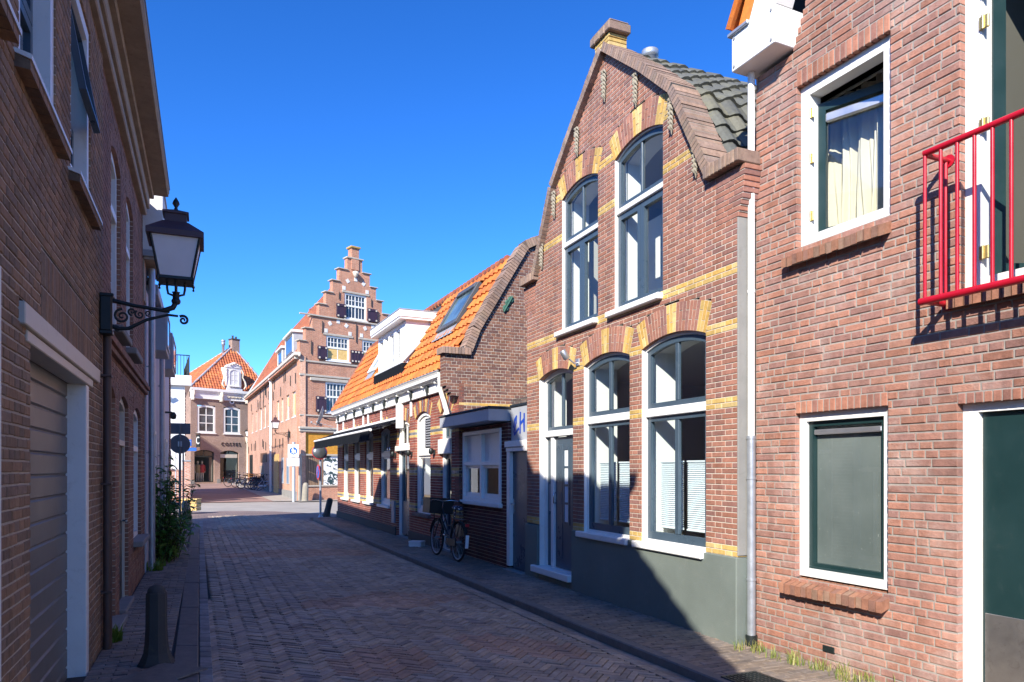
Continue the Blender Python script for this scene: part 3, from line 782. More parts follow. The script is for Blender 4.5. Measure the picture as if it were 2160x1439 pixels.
# brick on edge sills
def brick_sill(parent,u0,u1,z,drop=.05,depth=.13,n=None):
    mb=MB(); n=n or int(round((u1-u0)/.062)); w=(u1-u0)/n
    for i in range(n):
        a=u0+i*w+.005; b=u0+(i+1)*w-.005; j=random.uniform(-.006,.006); k_=random.uniform(-.005,.005)
        pts=[(a,-.085+j,z-.02-drop+k_),(a,-.085+j,z-.105-drop+k_),(a,.11,z-.09),(a,.11,z+.0)]
        mb.prism(pts,(b-a,0,0))
    mb.box((u0+.01,-.06,z-.085-drop),(u1-.01,.1,z-.05-drop*.5),1)
    return mb.build('brick_sill',[W['b_sill'],W['m_grey']],parent)
# lower window: white frame, dark green sash, translucent grey-green blind
A=O1['lw']; mb=MB(); rring(mb,A.u0,A.u1,A.z0,A.zs,.072,.05,.16); win=mb.build('window',W['white'],H1)
mb=MB(); rring(mb,A.u0+.066,A.u1-.066,A.z0+.068,A.zs-.066,.052,.085,.15); mb.bbox((A.u0+.08,.07,A.z0+.066),(A.u1-.08,.11,A.z0+.09),.004); ss=mb.build('sash',W['green'],win)
pane(ss,rect(A.u0+.112,A.u1-.112,A.z0+.115,A.zs-.112),.12)
mb=MB(); mb.bbox((A.u0+.12,.085,A.zs-.19),(A.u1-.12,.118,A.zs-.145),.008); mb.build('vent_strip',W['alu'],win)
def mkfilm():
    k=NT('dusty_window_film'); c=k.ramp(k.noise(1.4,5,.6),[(.3,(.12,.14,.135)),(.7,(.20,.22,.21))]); sp=k.noise(38,2,.5)
    c=k.mix(k.ramp(sp,[(.70,0.),(.74,.7)]),c,(.4,.42,.38))
    return k.pbr(c,.35)
W['film']=mkfilm()
mb=MB(); poly2(mb,rect(A.u0+.11,A.u1-.11,A.z0+.11,A.zs-.11),.135); mb.build('blind',W['film'],win)
brick_sill(win,A.u0-.11,A.u1+.015,A.z0-.005)
# upper window: inward-tilted dark sash and cream curtains
A=O1['uw']; mb=MB(); rring(mb,A.u0,A.u1,A.z0,A.zs,.095,.05,.18); win=mb.build('window',W['white'],H1)
brick_sill(win,A.u0-.10,A.u1+.015,A.z0-.005)
M=Matrix.Translation((A.u0+.09,.15,0))@Matrix.Rotation(R(20),4,'Z')
def swung(parent,w,z0,z1,M,fw=.07,mat='green'):
    mb=MB(); rring(mb,0,w,z0,z1,fw,0,.055); o=mb.build('sash',W[mat],parent,M)
    pane(o,rect(fw,w-fw,z0+fw,z1-fw),.03); return o
s1=swung(win,.68,A.z0+.09,A.zs-.16,M)
mb=MB(); mb.bbox((.07,-.01,A.zs-.34),(.61,.03,A.zs-.26),.01); mb.build('vent_strip',W['alu'],s1)
mb=MB()
for z in (A.z0+.22,A.z0+.72,A.zs-.30): mb.bbox((A.u0+.075,.058,z),(A.u0+.125,.075,z+.085),.004); mb.tube([(A.u0+.10,.055,z),(A.u0+.10,.055,z+.085)],.008,8); mb.cut()
mb.split('hinge',W['brass'],win)
def curtain(parent,u0,u1,z0,z1,y,folds,amp=.035,seed=1,name='curtain',mat='curtain'):
    mb=MB(); r=random.Random(seed); n=folds*8; rows=8; vs=[]; ph=[r.uniform(.6,1.4) for _ in range(folds+2)]
    for j in range(rows+1):
        t=j/rows
        for i in range(n+1):
            u=u0+(u1-u0)*i/n; f=i/8.; k_=int(f)
            a=amp*ph[k_]*(.6+.6*t)
            vs.append((u+.012*math.sin(7*t+f),y+a*math.sin(2*PI*f+.5*math.sin(3*t+k_))+.035*math.sin(1.9*f+2*t+seed)+.012*math.sin(5.3*f-4*t),z1-(z1-z0)*t))
    fs=[(j*(n+1)+i,j*(n+1)+i+1,(j+1)*(n+1)+i+1,(j+1)*(n+1)+i) for j in range(rows) for i in range(n)]
    mb.mesh(vs,fs,0,True); return mb.build(name,W[mat],parent)
curtain(win,A.u0-.42,A.u0+.62,3.45,5.0,.48,21,.018,2); curtain(win,A.u0+.60,A.u1+.5,3.45,5.05,.60,13,.022,5)
mb=MB(); mb.tube([(A.u0-.42,.46,5.02),(A.u1+.3,.46,5.02)],.015,8); mb.build('curtain_rail',W['white'],win)
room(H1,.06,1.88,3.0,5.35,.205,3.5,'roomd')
# ground floor door with steel kick plate
A=O1['dr']; mb=MB(); mb.ring([(A.u0,-.1),(A.u1,-.1),(A.u1,A.zs),(A.u0,A.zs)],[(A.u0+.105,-.1),(A.u1-.105,-.1),(A.u1-.105,A.zs-.06),(A.u0+.105,A.zs-.06)],.06,.18); dr=mb.build('door',W['white'],H1)
mb=MB(); mb.bbox((A.u0+.11,.10,-.06),(A.u1-.11,.16,A.zs-.065),.006); lf=mb.build('door_leaf',W['green'],dr)
mb=MB(); mb.bbox((A.u0+.13,.092,-.05),(A.u1-.13,.101,.66),.003); mb.build('kick_plate',W['steel'],lf)
mb=MB(); mb.tube([(A.u1-.2,.10,1.0),(A.u1-.2,.05,1.0),(A.u1-.32,.05,1.0)],.01,8); mb.build('handle',W['chrome'],lf)
# balcony door, open inwards
A=O1['bd']; mb=MB(); rring(mb,A.u0,A.u1,A.z0,A.zs,.11,.055,.18,0,.06); bd=mb.build('balcony_door',W['white'],H1)
M=Matrix.Translation((A.u0+.125,.16,0))@Matrix.Rotation(R(62),4,'Z')
lf=swung(bd,.74,A.z0+.08,A.zs-.13,M,.085); lf.name='door_leaf'
mb=MB()
for z in (3.08,3.95,4.65,4.88): mb.bbox((A.u0+.10,.04,z),(A.u0+.165,.058,z+.09),.004); mb.tube([(A.u0+.13,.036,z),(A.u0+.13,.036,z+.09)],.009,8); mb.cut()
mb.split('hinge',W['brass'],bd)
mb=MB(); n=19
for i in range(n):
    a=A.u0-.06+i*.062; mb.prism([(a+.005,-.07,2.86),(a+.005,-.07,2.765),(a+.005,.1,2.79),(a+.005,.1,2.885)],(.052,0,0))
mb.build('brick_sill',W['b_sill'],bd)
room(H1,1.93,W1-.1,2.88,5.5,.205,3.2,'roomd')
mb=MB()
for q in range(3):
    zz=3.25+.06*q; mb.bbox((2.45,.8,zz),(3.6,1.5,zz+.055),.025)
mb.bbox((2.40,.75,2.9),(3.65,1.55,3.25),.02)
mb.build('folded_blankets',W['curtain'],H1)
# red railing
mb=MB(); u0,u1=1.85,3.35; y=-.25; zt,zb=3.83,2.81
mb.tube([(u0-.03,y,zb),(u1,y,zb)],.026,12); mb.tube([(u0,y,zt),(u1,y,zt)],.022,12)
mb.tube([(u0+.01,y,zt-.01),(u0+.01,-.0,zt-.01)],.02,10); mb.tube([(u0+.01,y,zb),(u0+.01,.0,zb)],.024,10)
mb.tube([(u0+.01,-.035,zb),(u0+.01,-.035,zt)],.013,8)
mb.lathe([(.0,-.006),(.045,-.004),(.045,.006)],12,(u0+.01,-.004,zt-.01),0,True,0,Matrix.Rotation(R(90),4,'X')); mb.lathe([(.0,-.006),(.045,-.004),(.045,.006)],12,(u0+.01,-.004,zb),0,True,0,Matrix.Rotation(R(90),4,'X'))
x=u0+.005
while x<u1: mb.tube([(x,y,zb),(x,y,zt)],.0125,10); x+=.113
mb.build('railing',W['red'],H1)
# ---- annex with flat roof --------------------------------------------------------
HA=thing('flat_roofed_annex','low dark red brick annex with a flat roof and a graffitied panel over its door','annex',(-.927,13.62,0),rz_for(-.46))
WA=2.72
OA=dict(win=Arch(.02,1.80,1.06,2.34,0,.0),dr=Arch(2.06,2.72,-.1,2.06,0,.0))
def spa(z):
    s=[(-.0,2.06)]
    h=OA['win'].hole(z)
    if h and z<2.34: s=subtract(s,h)
    return s
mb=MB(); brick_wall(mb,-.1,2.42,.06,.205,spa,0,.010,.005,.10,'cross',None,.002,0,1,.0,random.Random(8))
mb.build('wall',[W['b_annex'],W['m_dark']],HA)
mb=MB(); mb.box((0,.11,-.1),(.02,4,2.5)); mb.box((0,.11,-.1),(2.06,.16,1.0)); mb.box((1.83,.11,.9),(2.06,.16,2.5)); mb.box((0,3.9,0),(2.7,4,2.5)); mb.build('inner_wall',W['conc'],HA)
mb=MB(); mb.bbox((-.42,-.34,2.44),(2.02,4,2.64),.008); 
fas=mb.build('roof_fascia',W['bluegrey'],HA)
mb=MB(); mb.bbox((-.44,-.36,2.642),(2.04,4,2.665),.006); mb.bbox((-.42,-.33,2.668),(2.02,4,2.685),.006); mb.build('roof_edge',W['slate'],fas)
A=OA['win']; mb=MB(); rring(mb,A.u0,A.u1,A.z0,A.zs,.065,-.03,.09); mb.bbox((.875,-.025,A.z0+.06),(.955,.09,A.zs-.06),.004); mb.bbox((A.u0+.06,-.022,1.71),(A.u1-.06,.085,1.78),.004)
win=mb.build('window',W['white'],HA)
mb=MB(); mb.bbox((A.u0-.05,-.07,A.z0-.07),(A.u1+.04,.06,A.z0+.0),.006); mb.build('sill',W['white'],win)
mb=MB()
for a,b in ((A.u0+.065,.875),(.955,A.u1-.065)): mb.box((a,.045,1.78),(b,.06,A.zs-.065))
mb.build('blank_panel',W['white'],win)
for a,b in ((A.u0+.065,.875),(.955,A.u1-.065)):
    sash(win,rect(a,b,A.z0+.065,1.71),rect(a+.05,b-.05,A.z0+.15,1.66),.02,.07,(),'white')
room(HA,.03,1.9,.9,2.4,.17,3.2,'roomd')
mb=MB(); mb.bbox((.25,.75,.9),(.75,.8,1.5),.01); mb.cut(); mb.bbox((1.2,.9,.9),(1.4,.95,1.55),.01); mb.split('room_screen',W['roomw'],HA)
A=OA['dr']; mb=MB(); mb.bbox((2.065,-.03,.06),(2.185,.07,2.0),.006); mb.bbox((2.04,-.06,2.0),(2.74,.08,2.10),.006); mb.bbox((2.06,-.04,1.93),(2.74,.07,2.0),.005)
dr=mb.build('door',W['white'],HA)
mb=MB(); mb.bbox((2.19,.03,.02),(2.74,.08,1.93),.004); lf=mb.build('door_leaf',W['blue'],dr)
mb=MB(); mb.bbox((2.225,.018,.92),(2.265,.031,1.16),.003); mb.tube([(2.245,.02,1.08),(2.245,-.03,1.08),(2.36,-.03,1.08)],.009,8); mb.build('handle',W['chrome'],lf)
mb=MB(); mb.bbox((2.06,-.1,-.1),(2.74,.1,.015),.01); mb.build('doorstep',W['conc'],dr)
# painted panel over the door with blue spray paint and bird spikes
mb=MB(); mb.bbox((2.10,.04,2.10),(2.76,.08,2.66),.004); pn=mb.build('door_panel',W['bluegrey'],HA)
W['spray']=paint('blue_spray_paint',(.01,.06,.42),.5,.1,6.)
mb=MB()
def stroke(mb,pts,w=.03,y=.036):
    for (a,b) in zip(pts[:-1],pts[1:]):
        d=Vector((b[0]-a[0],b[1]-a[1])); n_=Vector((-d.y,d.x)).normalized()*w; e=d.normalized()*w*.6
        mb.face([(a[0]-n_.x-e.x,y,a[1]-n_.y-e.y),(b[0]-n_.x+e.x,y,b[1]-n_.y+e.y),(b[0]+n_.x+e.x,y,b[1]+n_.y+e.y),(a[0]+n_.x-e.x,y,a[1]+n_.y-e.y)]); y-=.0004
stroke(mb,[(2.20,2.33),(2.25,2.45),(2.31,2.50),(2.30,2.40),(2.22,2.26),(2.24,2.21),(2.40,2.30)],.022)
stroke(mb,[(2.46,2.55),(2.45,2.40),(2.45,2.23)],.024); stroke(mb,[(2.45,2.37),(2.58,2.43),(2.60,2.25)],.024); stroke(mb,[(2.60,2.52),(2.60,2.25)],.024)
mb.build('graffiti',W['spray'],pn)
mb=MB(); mb.bbox((2.08,.02,2.66),(2.77,.10,2.70),.004)
for i in range(16): mb.tube([(2.12+.04*i,.06,2.70),(2.09+.04*i,.05,2.79)],.006,5)
mb.build('bird_spike_strip',W['black'],pn)

# ---- tiled row house ---------------------------------------------------------------
HR=thing('row_house','long low brick house with a bright orange tiled roof, white dormer and striped brick front','house',(-6.01,24.5,0),rz_for(-.46))
WR=11.95
OR={}
for i,(a,b) in enumerate(((.86,1.78),(2.48,3.45),(4.08,5.10),(5.80,6.90))): OR['w%d'%i]=Arch(a,b,.70,2.62,.10,.30)
OR['d0']=Arch(7.57,8.62,-.1,2.70,.12,.30); OR['w4']=Arch(9.10,10.20,.66,2.78,.14,.30); OR['d1']=Arch(10.86,11.52,.0,2.78,.14,.30)
def spr(z):
    s=[(0,WR)]
    for A in OR.values():
        h=A.hole(z)
        if h: s=subtract(s,h)
    return s
def matr(u,z,i,r):
    for c in (2.46,1.58,.80):
        k=int(round((z-c)/.058))
        if k in (1,-1): return 2
        if k==0: return 3
    return 0
mb=MB(); brick_wall(mb,.0,3.30,.058,.205,spr,0,.009,.004,.10,'cross',matr,.002,0,1,.0,random.Random(9))
def patr(i,n):
    k=i%6
    return 2 if k in (0,1) else (3 if k in (3,) else 0)
for A in OR.values(): voussoirs(mb,A,0,.1,.06,patr,.003); soffit(mb,A,0,.1,0)
mb.build('wall',[W['b_row'],W['m_white'],W['b_yel'],W['b_slate']],HR)
mb=MB()
prev=0
for A in sorted(OR.values(),key=lambda a:a.u0):
    mb.box((prev+.003,.11,0),(A.u0-.003,.17,3.3)); 
    mb.box((A.u0-.003,.11,2.85 if A.u0<7 else 2.95),(A.u1+.003,.17,3.3)); 
    if A.z0>.3: mb.box((A.u0-.003,.11,0),(A.u1+.003,.17,A.z0-.06))
    prev=A.u1
mb.box((prev+.003,.11,0),(WR-.115,.17,3.3)); mb.box((0,.11,-.1),(.03,6.5,3.6)); mb.box((0,6.4,0),(WR,6.5,3.6)); mb.build('inner_wall',W['conc'],HR)
mb=MB()
segs=[(0,7.5),(8.66,10.82),(11.56,WR+.01)]
for a,b in segs: mb.bbox((a-.02,-.035,-.12),(b,.1,.20),.008)
mb.build('plinth',W['darkstone'],HR)
# windows
for i in range(5):
    A=OR['w%d'%i]; mb=MB(); mb.ring(A.outline(0,8),A.outline(.09,8),.05,.16); zt=2.02 if i<4 else 2.0
    mb.bbox((A.u0+.08,.035,zt-.06),(A.u1-.08,.15,zt+.06),.006)
    if i==4: mb.bbox((A.u0+.09,.085,2.06),(A.u1-.09,.13,A.top(A.c,.09)),.01)
    win=mb.build('window',W['white'],HR)
    mb=MB(); mb.bbox((A.u0-.04,-.07,A.z0-.07),(A.u1+.02,.15,A.z0),.008); mb.build('sill',W['white'] if i<4 else W['b_cope'],win)
    if i<4: 
        B=Arch(A.u0+.09,A.u1-.09,zt+.06,A.zs-.08,A.rise*.9,.1); sash(win,B.outline(0,8),B.outline(.045,8),.08,.13,[((B.c-.02,.085,B.z0+.045),(B.c+.02,.125,B.top(B.c,.045)))],'white')
    else:
        mb=MB()
        for q in range(11): mb.bbox((A.c-.02,.055,2.14+q*.055),(A.u1-.16,.085,2.17+q*.055),.004)
        mb.build('vent_grille',W['grey'],win)
        mb=MB(); mb.box((A.c-.04,.075,2.11),(A.u1-.14,.088,2.76)); mb.build('grille_back',W['black'],win)
    sash(win,rect(A.u0+.09,A.u1-.09,A.z0+.09,zt-.06),rect(A.u0+.14,A.u1-.14,A.z0+.16,zt-.11),.08,.13,(),'white')
    mb=MB(); mb.bbox((A.u0+.02,.17,A.z0-.05),(A.u0+.05,.5,A.zs),.004); mb.build('inner_reveal',W['roomw'],win)
for kx in ('d0','d1'):
    A=OR[kx]; mb=MB(); zt=2.08 if kx=='d0' else 1.95
    mb.ring([(A.u0,A.z0+.02)]+A.outline(0,8)[1:],[(A.u0+.09,A.z0+.02)]+[(A.u1-.09,A.z0+.02)]+A.outline(.09,8)[2:],.05,.16)
    mb.bbox((A.u0-.03,-.05,zt),(A.u1+.03,.15,zt+(.13 if kx=='d0' else .30)),.01)
    dr=mb.build('door',W['white'],HR)
    B=Arch(A.u0+.09,A.u1-.09,zt+(.14 if kx=='d0' else .31),A.zs-.08,A.rise*.9,.1); sash(dr,B.outline(0,8),B.outline(.05,8),.09,.14,[((B.c-.02,.095,B.z0+.05),(B.c+.02,.13,B.top(B.c,.05)))],'white' if kx=='d0' else 'blue')
    sash(dr,rect(A.u0+.09,A.u1-.09,.05,zt),rect(A.u0+.19,A.u1-.19,.85 if kx=='d0' else .4,zt-.10),.10,.15,(),'blue',name='door_leaf')
    mb=MB(); mb.bbox((A.u0+.18,.11,.12),(A.u1-.18,.14,.86 if kx=='d0' else .42),.006); mb.build('door_panel',W['blue'],dr)
    mb=MB(); mb.tube([(A.u1-.15,.1,1.0),(A.u1-.15,.05,1.0),(A.u1-.15,.05,1.15)],.012,8); mb.build('handle',W['chrome'],dr)
    mb=MB(); mb.bbox((A.u0-.0,-.03,-.12),(A.u1+.0,.15,.012),.01); mb.build('doorstep',W['conc'],dr)
for a,b in ((.1,3.9),(4.0,7.5),(8.7,11.9)): room(HR,a,b,.0,2.95,.18,4.,'room')
mb=MB()
for x in (7.48,8.86,10.52): mb.lathe([(.02,0),(.05,.03),(.05,.10),(.03,.13)],10,(x,-.09,1.95)); mb.bbox((x-.03,-.03,1.95),(x+.03,.0,2.05),.004); mb.cut()
mb.split('wall_lamp',W['black'],HR)
# frieze, brackets, gutter
mb=MB(); mb.bbox((-.03,-.05,3.25),(11.2,.02,3.46),.006); mb.bbox((-.03,-.07,3.22),(11.2,.0,3.26),.004); mb.bbox((-.05,-.14,3.45),(11.25,-.0,3.47),.004); fr=mb.build('frieze',W['white'],HR)
mb=MB(); 
prof=[(-.13,3.45),(-.19,3.49),(-.19,3.55),(-.21,3.59),(-.17,3.61),(-.10,3.61),(-.10,3.47)]
mb.prism([(-.06,y,z) for y,z in prof],(11.30,0,0)); mb.build('gutter',W['white'],HR)
mb=MB(); mb.bbox((-.07,-.215,3.60),(11.26,-.17,3.625),.004); mb.build('gutter_edge',W['lead'],HR)
mb=MB()
for x in (.5,1.75,3.0,4.2,5.4,6.6,7.8,9.0,10.2): mb.bbox((x,-.10,3.20),(x+.05,-.05,3.42),.008); mb.tube([(x+.025,-.085,3.42),(x+.025,-.11,3.33),(x+.025,-.08,3.22)],.02,6); mb.cut()
mb.split('iron_hook',W['black'],fr)
mb=MB()
for x in (.9,1.9,2.9,3.9,4.9,5.9,6.9,7.9,8.9,9.9,10.8): mb.bbox((x,-.13,3.40),(x+.06,-.05,3.45),.006); mb.cut()
mb.split('bracket',W['white'],fr)
mb=MB()
for x in (.0,1.0,2.6,3.9,4.5,6.0,8.75): mb.bbox((x,-.03,2.86),(x+.13,.0,3.22),.006); mb.cut()
mb.split('plaster_strip',W['white'],HR)
# roof
SL=1.69; ey=-.15; ez=3.60
rn=Vector((0,1,SL)).normalized()
roofz=lambda y:ez+SL*(y-ey)
slope_len=(1.20-ey)/rn.y
nrow=10; exp=slope_len/nrow; wid=.235; ncol=int(11.75/wid)
SKY=[(9.38,10.62,.52,1.02),(3.1,3.9,.42,.80)]
def keepr(c,r,ct):
    u,y=ct.x,ct.y
    for a,b,p,q in SKY:
        if a-.02<u<b+.02 and p-.02<y<q+.02: return False
    if 4.75<u<8.0 and y>.12: return False
    return True
mb=MB(); pantiles(mb,(-.06,ey,ez),(1,0,0),rn,ncol,nrow,wid,exp,0,.042,keepr,.045); 
mb.build('roof',W['tile_or'],HR)
mb=MB(); mb.face([(-.05,ey,ez-.02),(WR,ey,ez-.02),(WR,1.2,roofz(1.2)-.02),(-.05,1.2,roofz(1.2)-.02)]); mb.face([(-.05,1.2,roofz(1.2)),(WR,1.2,roofz(1.2)),(WR,6.5,6.1),(-.05,6.5,6.1)]); mb.face([(-.05,6.5,3.6),(WR,6.5,3.6),(WR,6.5,6.1),(-.05,6.5,6.1)])
mb.face([(-.05,ey,ez-.02),(-.05,1.2,roofz(1.2)-.02),(-.05,6.5,6.1),(-.05,6.5,3.5),(-.05,.1,3.5)]); mb.build('roof_deck',W['slate'],HR)
mb=MB(); zr=roofz(1.2)+.03
for i in range(49):
    x=i*.235; mb.tube([(x,1.22,zr),(x+.255,1.22,zr+.012)],[.062,.10],9)
mb.build('ridge_tiles',W['tile_old'],HR)
mb=MB(); 
d=Vector((0,1,SL)).normalized()
for i in range(18):
    p=Vector((-.10,ey,ez+.06))+d*(i*slope_len/18); q=p+d*(slope_len/18+.03); mb.tube([p,q],[.07,.06],8)
mb.build('verge_tiles',W['tile_old'],HR)
# skylights
def skylight(a,b,p,q,fr='grey'):
    M=Matrix(((1,0,0,a),(0,rn.y,-rn.z,p),(0,rn.z,rn.y,roofz(p)+.0),(0,0,0,1)))
    L=(q-p)/rn.y; w=b-a; mb=MB()
    def bx(x0,y0,z0,x1,y1,z1): mb.bbox((x0,y0,z0),(x1,y1,z1),.008,0,M)
    bx(-.04,-.04,.0,.07,L+.04,.12); bx(w-.07,-.04,0,w+.04,L+.04,.12); bx(.07,-.05,0,w-.07,.07,.12); bx(.07,L-.09,0,w-.07,L+.04,.14)
    o=mb.build('skylight',W[fr],HR)
    g=MB(); g.face([M@Vector(v) for v in ((.06,.06,.085),(w-.06,.06,.085),(w-.06,L-.08,.085),(.06,L-.08,.085))]); g.build('pane',W['dglass2'],o)
    g=MB(); g.face([M@Vector(v) for v in ((-.06,-.30,.075),(w+.06,-.30,.075),(w+.04,-.03,.06),(-.04,-.03,.06))]); g.build('lead_apron',W['lead'],o)
W['dglass2']=darkglass('skylight_glass',(.05,.085,.10),.03)
skylight(*SKY[0],'dgrey'); skylight(*SKY[1],'white')
# dormer
da,db=5.15,7.85; dy=.14; dz0=4.27; dz1=5.30
mb=MB()
mb.bbox((da,dy,dz0),(db,dy+.10,dz0+.10),.006); mb.bbox((da,dy,dz1-.10),(db,dy+.10,dz1),.006)
for x,w in ((da,.09),(da+.54,.14),(da+1.06,.11),(da+1.60,.20),(db-.50,.50)): mb.bbox((x,dy-.004,dz0+.1),(x+w,dy+.095,dz1-.1),.006)
mb.bbox((da-.05,dy-.10,dz0-.03),(db+.03,dy+.05,dz0+.02),.008)
dm=mb.build('dormer',W['whitecl'],HR)
mb=MB()
for i,x in enumerate((da+.09,da+.68,da+1.17,da+1.80)):
    x1=(da+.54,da+1.06,da+1.60,db-.50)[i]
    p=sash(dm,rect(x,x1,dz0+.1,dz1-.1),rect(x+.05,x1-.05,dz0+.16,dz1-.16),dy+.03,dy+.08,(),'whitecl')
mb=MB(); yb=ey+(dz1+.22-ez)/SL
mb.prism([(db-.02,dy,dz0),(db-.02,ey+(dz1-ez)/SL,dz1),(db-.02,dy,dz1)],(.025,0,0)); mb.cut(); mb.prism([(da,dy,dz0),(da,ey+(dz1-ez)/SL,dz1),(da,dy,dz1)],(.025,0,0))
mb.split('dormer_cheek',W['whitecl'],dm)
mb=MB(); mb.bbox((da-.14,dy-.18,dz1),(db+.12,yb+.02,dz1+.05),.006); mb.bbox((da-.16,dy-.20,dz1+.05),(db+.14,yb+.04,dz1+.22),.01); cr=mb.build('dormer_cornice',W['whitecl'],dm)
mb=MB(); mb.bbox((da-.17,dy-.21,dz1+.221),(db+.15,yb+.05,dz1+.245),.004); mb.build('roof_edge',W['lead'],cr)
mb=MB(); mb.bbox((da-.1,dy-.12,roofz(dy-.12)-.02),(db+.05,dy+.06,dz0-.035),.02); mb.build('lead_skirt',W['awn'],dm)
room(dm,da+.05,db-.05,dz0+.05,dz1-.03,dy+.11,1.6,'roomw')
mb=MB()
p=Vector((db+.05,dy-.08,dz0-.0)); q=Vector((db+.05,yb,dz1+.0)); mb.tube([p,q],.03,6); mb.build('lead_flashing',W['lead'],dm)
# right hand gable wall, seen from the street
G=T(WR,0,0,PI/2)          # local x = into the house, y = to the left
GP=[(0,3.86),(.25,3.9),(.42,4.33),(1.23,5.68),(1.456,6.05),(1.66,6.16),(2.6,6.45),(4.,6.7)]
def spg(z):
    if z<3.05: return [(0.0,6.2)]
    l=0
    if z<3.86: l=-min(.30,.10+ (z-3.0)/.058*.045) if z<3.40 else -.30
    else:
        l=rakex(GP,z)
    return [(l,6.2)]
def matg(u,z,i,r):
    k=int(round((z-2.90)/.060)); return 2 if k==0 else 0
mb=MB(); brick_wall(mb,.0,6.65,.060,.205,spg,0,.011,.004,.24,'cross',matg,.003,0,1,.0,random.Random(10),.003)
mb.build('gable_wall',[W['b_gable'],W['m_white'],W['b_yel']],HR,G)
mb=MB(); mb.prism([(.1,.1,0),(6.2,.1,0),(6.2,.1,6.6),(2.6,.1,6.4),(1.6,.1,6.08),(1.23,.1,5.6),(.3,.1,4.0),(.1,.1,3.9)],(0,.05,0)); mb.build('inner_wall_end',W['conc'],HR,G)
mb=MB()
def cop(mb,prof,th=.17,y0=-.07,y1=.27,step=.06):
    for (a,za),(b,zb) in zip(prof[:-1],prof[1:]):
        d=Vector((b-a,0,zb-za)); L=d.length; d.normalize(); nrm=Vector((-d.z,0,d.x)); n=max(1,int(round(L/step)))
        for i in range(n):
            s0=L*i/n+.004; s1=L*(i+1)/n-.004; j=random.uniform(-.007,.007); pts=[]
            for (s_,t_) in ((s0,0),(s1,0),(s1,th+j),(s0,th+j)):
                p=Vector((a,0,za))+d*s_+nrm*t_; pts.append((p.x,y0+random.uniform(-.003,.003),p.z))
            mb.prism(pts,(0,y1-y0,0))
cop(mb,GP[1:])
for i in range(9): mb.bbox((-.36+i*.066,-.08,3.84),(-.36+(i+1)*.066-.006,.28,3.97),.006)
mb.build('coping',W['b_cope'],HR,G)
W['verdigris']=paint('green_copper_anchor',(.03,.11,.08),.7,.3,20.)
mb=MB(); 
for q,(x,z) in enumerate(((.98,4.82),(1.03,4.93),(1.09,5.0))): mb.lathe([(.0,-.03),(.06,-.02),(.075,0),(.05,.02)],7,(x,-.01,z),0,False,.3*q,Matrix.Rotation(R(90),4,'X'))
mb.tube([(.93,-.03,4.74),(1.12,-.03,5.06)],.02,6); mb.build('wall_anchor',W['verdigris'],HR,G)
# downpipe with a skewed end at the corner
mb=MB(); mb.tube([(11.25,-.15,3.47),(11.25,-.14,3.25),(11.26,-.10,3.10),(11.40,-.10,2.95),(11.82,-.12,2.45)],.048,12); mb.build('downpipe',W['white'],HR)
mb=MB(); mb.bbox((7.2,-.05,.30),(7.44,.0,.85),.008); mb.build('meter_box',W['grey'],HR)

# ---- awning, satellite dish on the row house ------------------------------------
AW=thing('awning','dark folding shop awning with a white front bar over four windows','awning',(-6.01,24.5,0),rz_for(-.46))
a0,a1=.05,8.0; q=.77; zf=2.58; zw=2.83
mb=MB(); mb.bbox((a0-.1,-.12,zw-.05),(a1+.02,-.005,zw+.08),.02); mb.bbox((a1-.02,-.15,2.62),(a1+.16,-.0,3.22),.01); mb.build('cassette',W['whitecl'],AW)
mb=MB(); mb.tube([(a0-.05,-q,zf),(a1,-q,zf)],.035,10); mb.build('front_bar',W['whitecl'],AW)
mb=MB(); mb.prism([(a0,-.1,zw+.02),(a0,-q,zf+.03),(a0,-q,zf+.036),(a0,-.1,zw+.03)],(a1-a0-.05,0,0))
n=30; rr=random.Random(3)
vs=[];
for i in range(n+1):
    x=a0+(a1-a0-.05)*i/n; k_=.012*math.sin(i*1.7); vs+=[(x,-q-.02,zf+.02),(x,-q-.025+k_,zf-.27+.02*rr.random())]
mb.mesh(vs,[(2*i,2*i+2,2*i+3,2*i+1) for i in range(n)],0); mb.mesh([(x,y+.004,z) for x,y,z in vs],[(2*i,2*i+1,2*i+3,2*i+2) for i in range(n)],0)
mb.build('cloth',W['awn'],AW)
mb=MB()
for x in (1.1,7.3): mb.tube([(x,-.10,zw-.06),(x+.42,-.42,zw-.16),(x+.05,-q+.03,zf-.01)],.025,8); mb.lathe([(.0,-.04),(.04,-.03),(.04,.03),(.0,.04)],8,(x+.42,-.42,zw-.16)); mb.cut()
mb.split('folding_arm',W['grey'],AW)
SD=thing('satellite_dish','grey satellite dish on an arm at the far corner of the tiled house','satellite dish',(-6.30,24.62,3.44),R(-75))
M=Matrix.Rotation(R(72),4,'X')
mb=MB(); mb.lathe([(.0,.0),(.12,.012),(.24,.045),(.36,.10),(.365,.105),(.36,.11),(.24,.055),(.12,.022),(.0,.01)],22,(0,-.25,0),0,True,0,M); mb.build('dish',W['grey'],SD)
mb=MB(); mb.tube([(0,-.2,-.05),(0,.0,-.1),(0,.30,-.1)],.022,8); mb.build('mast',W['black'],SD)
mb=MB(); mb.tube([(0,-.28,-.33),(0,-.62,-.22)],.012,6); mb.lathe([(.0,-.04),(.03,-.03),(.03,.04),(0,.05)],8,(0,-.62,-.2)); mb.build('feed_arm',W['grey'],SD)
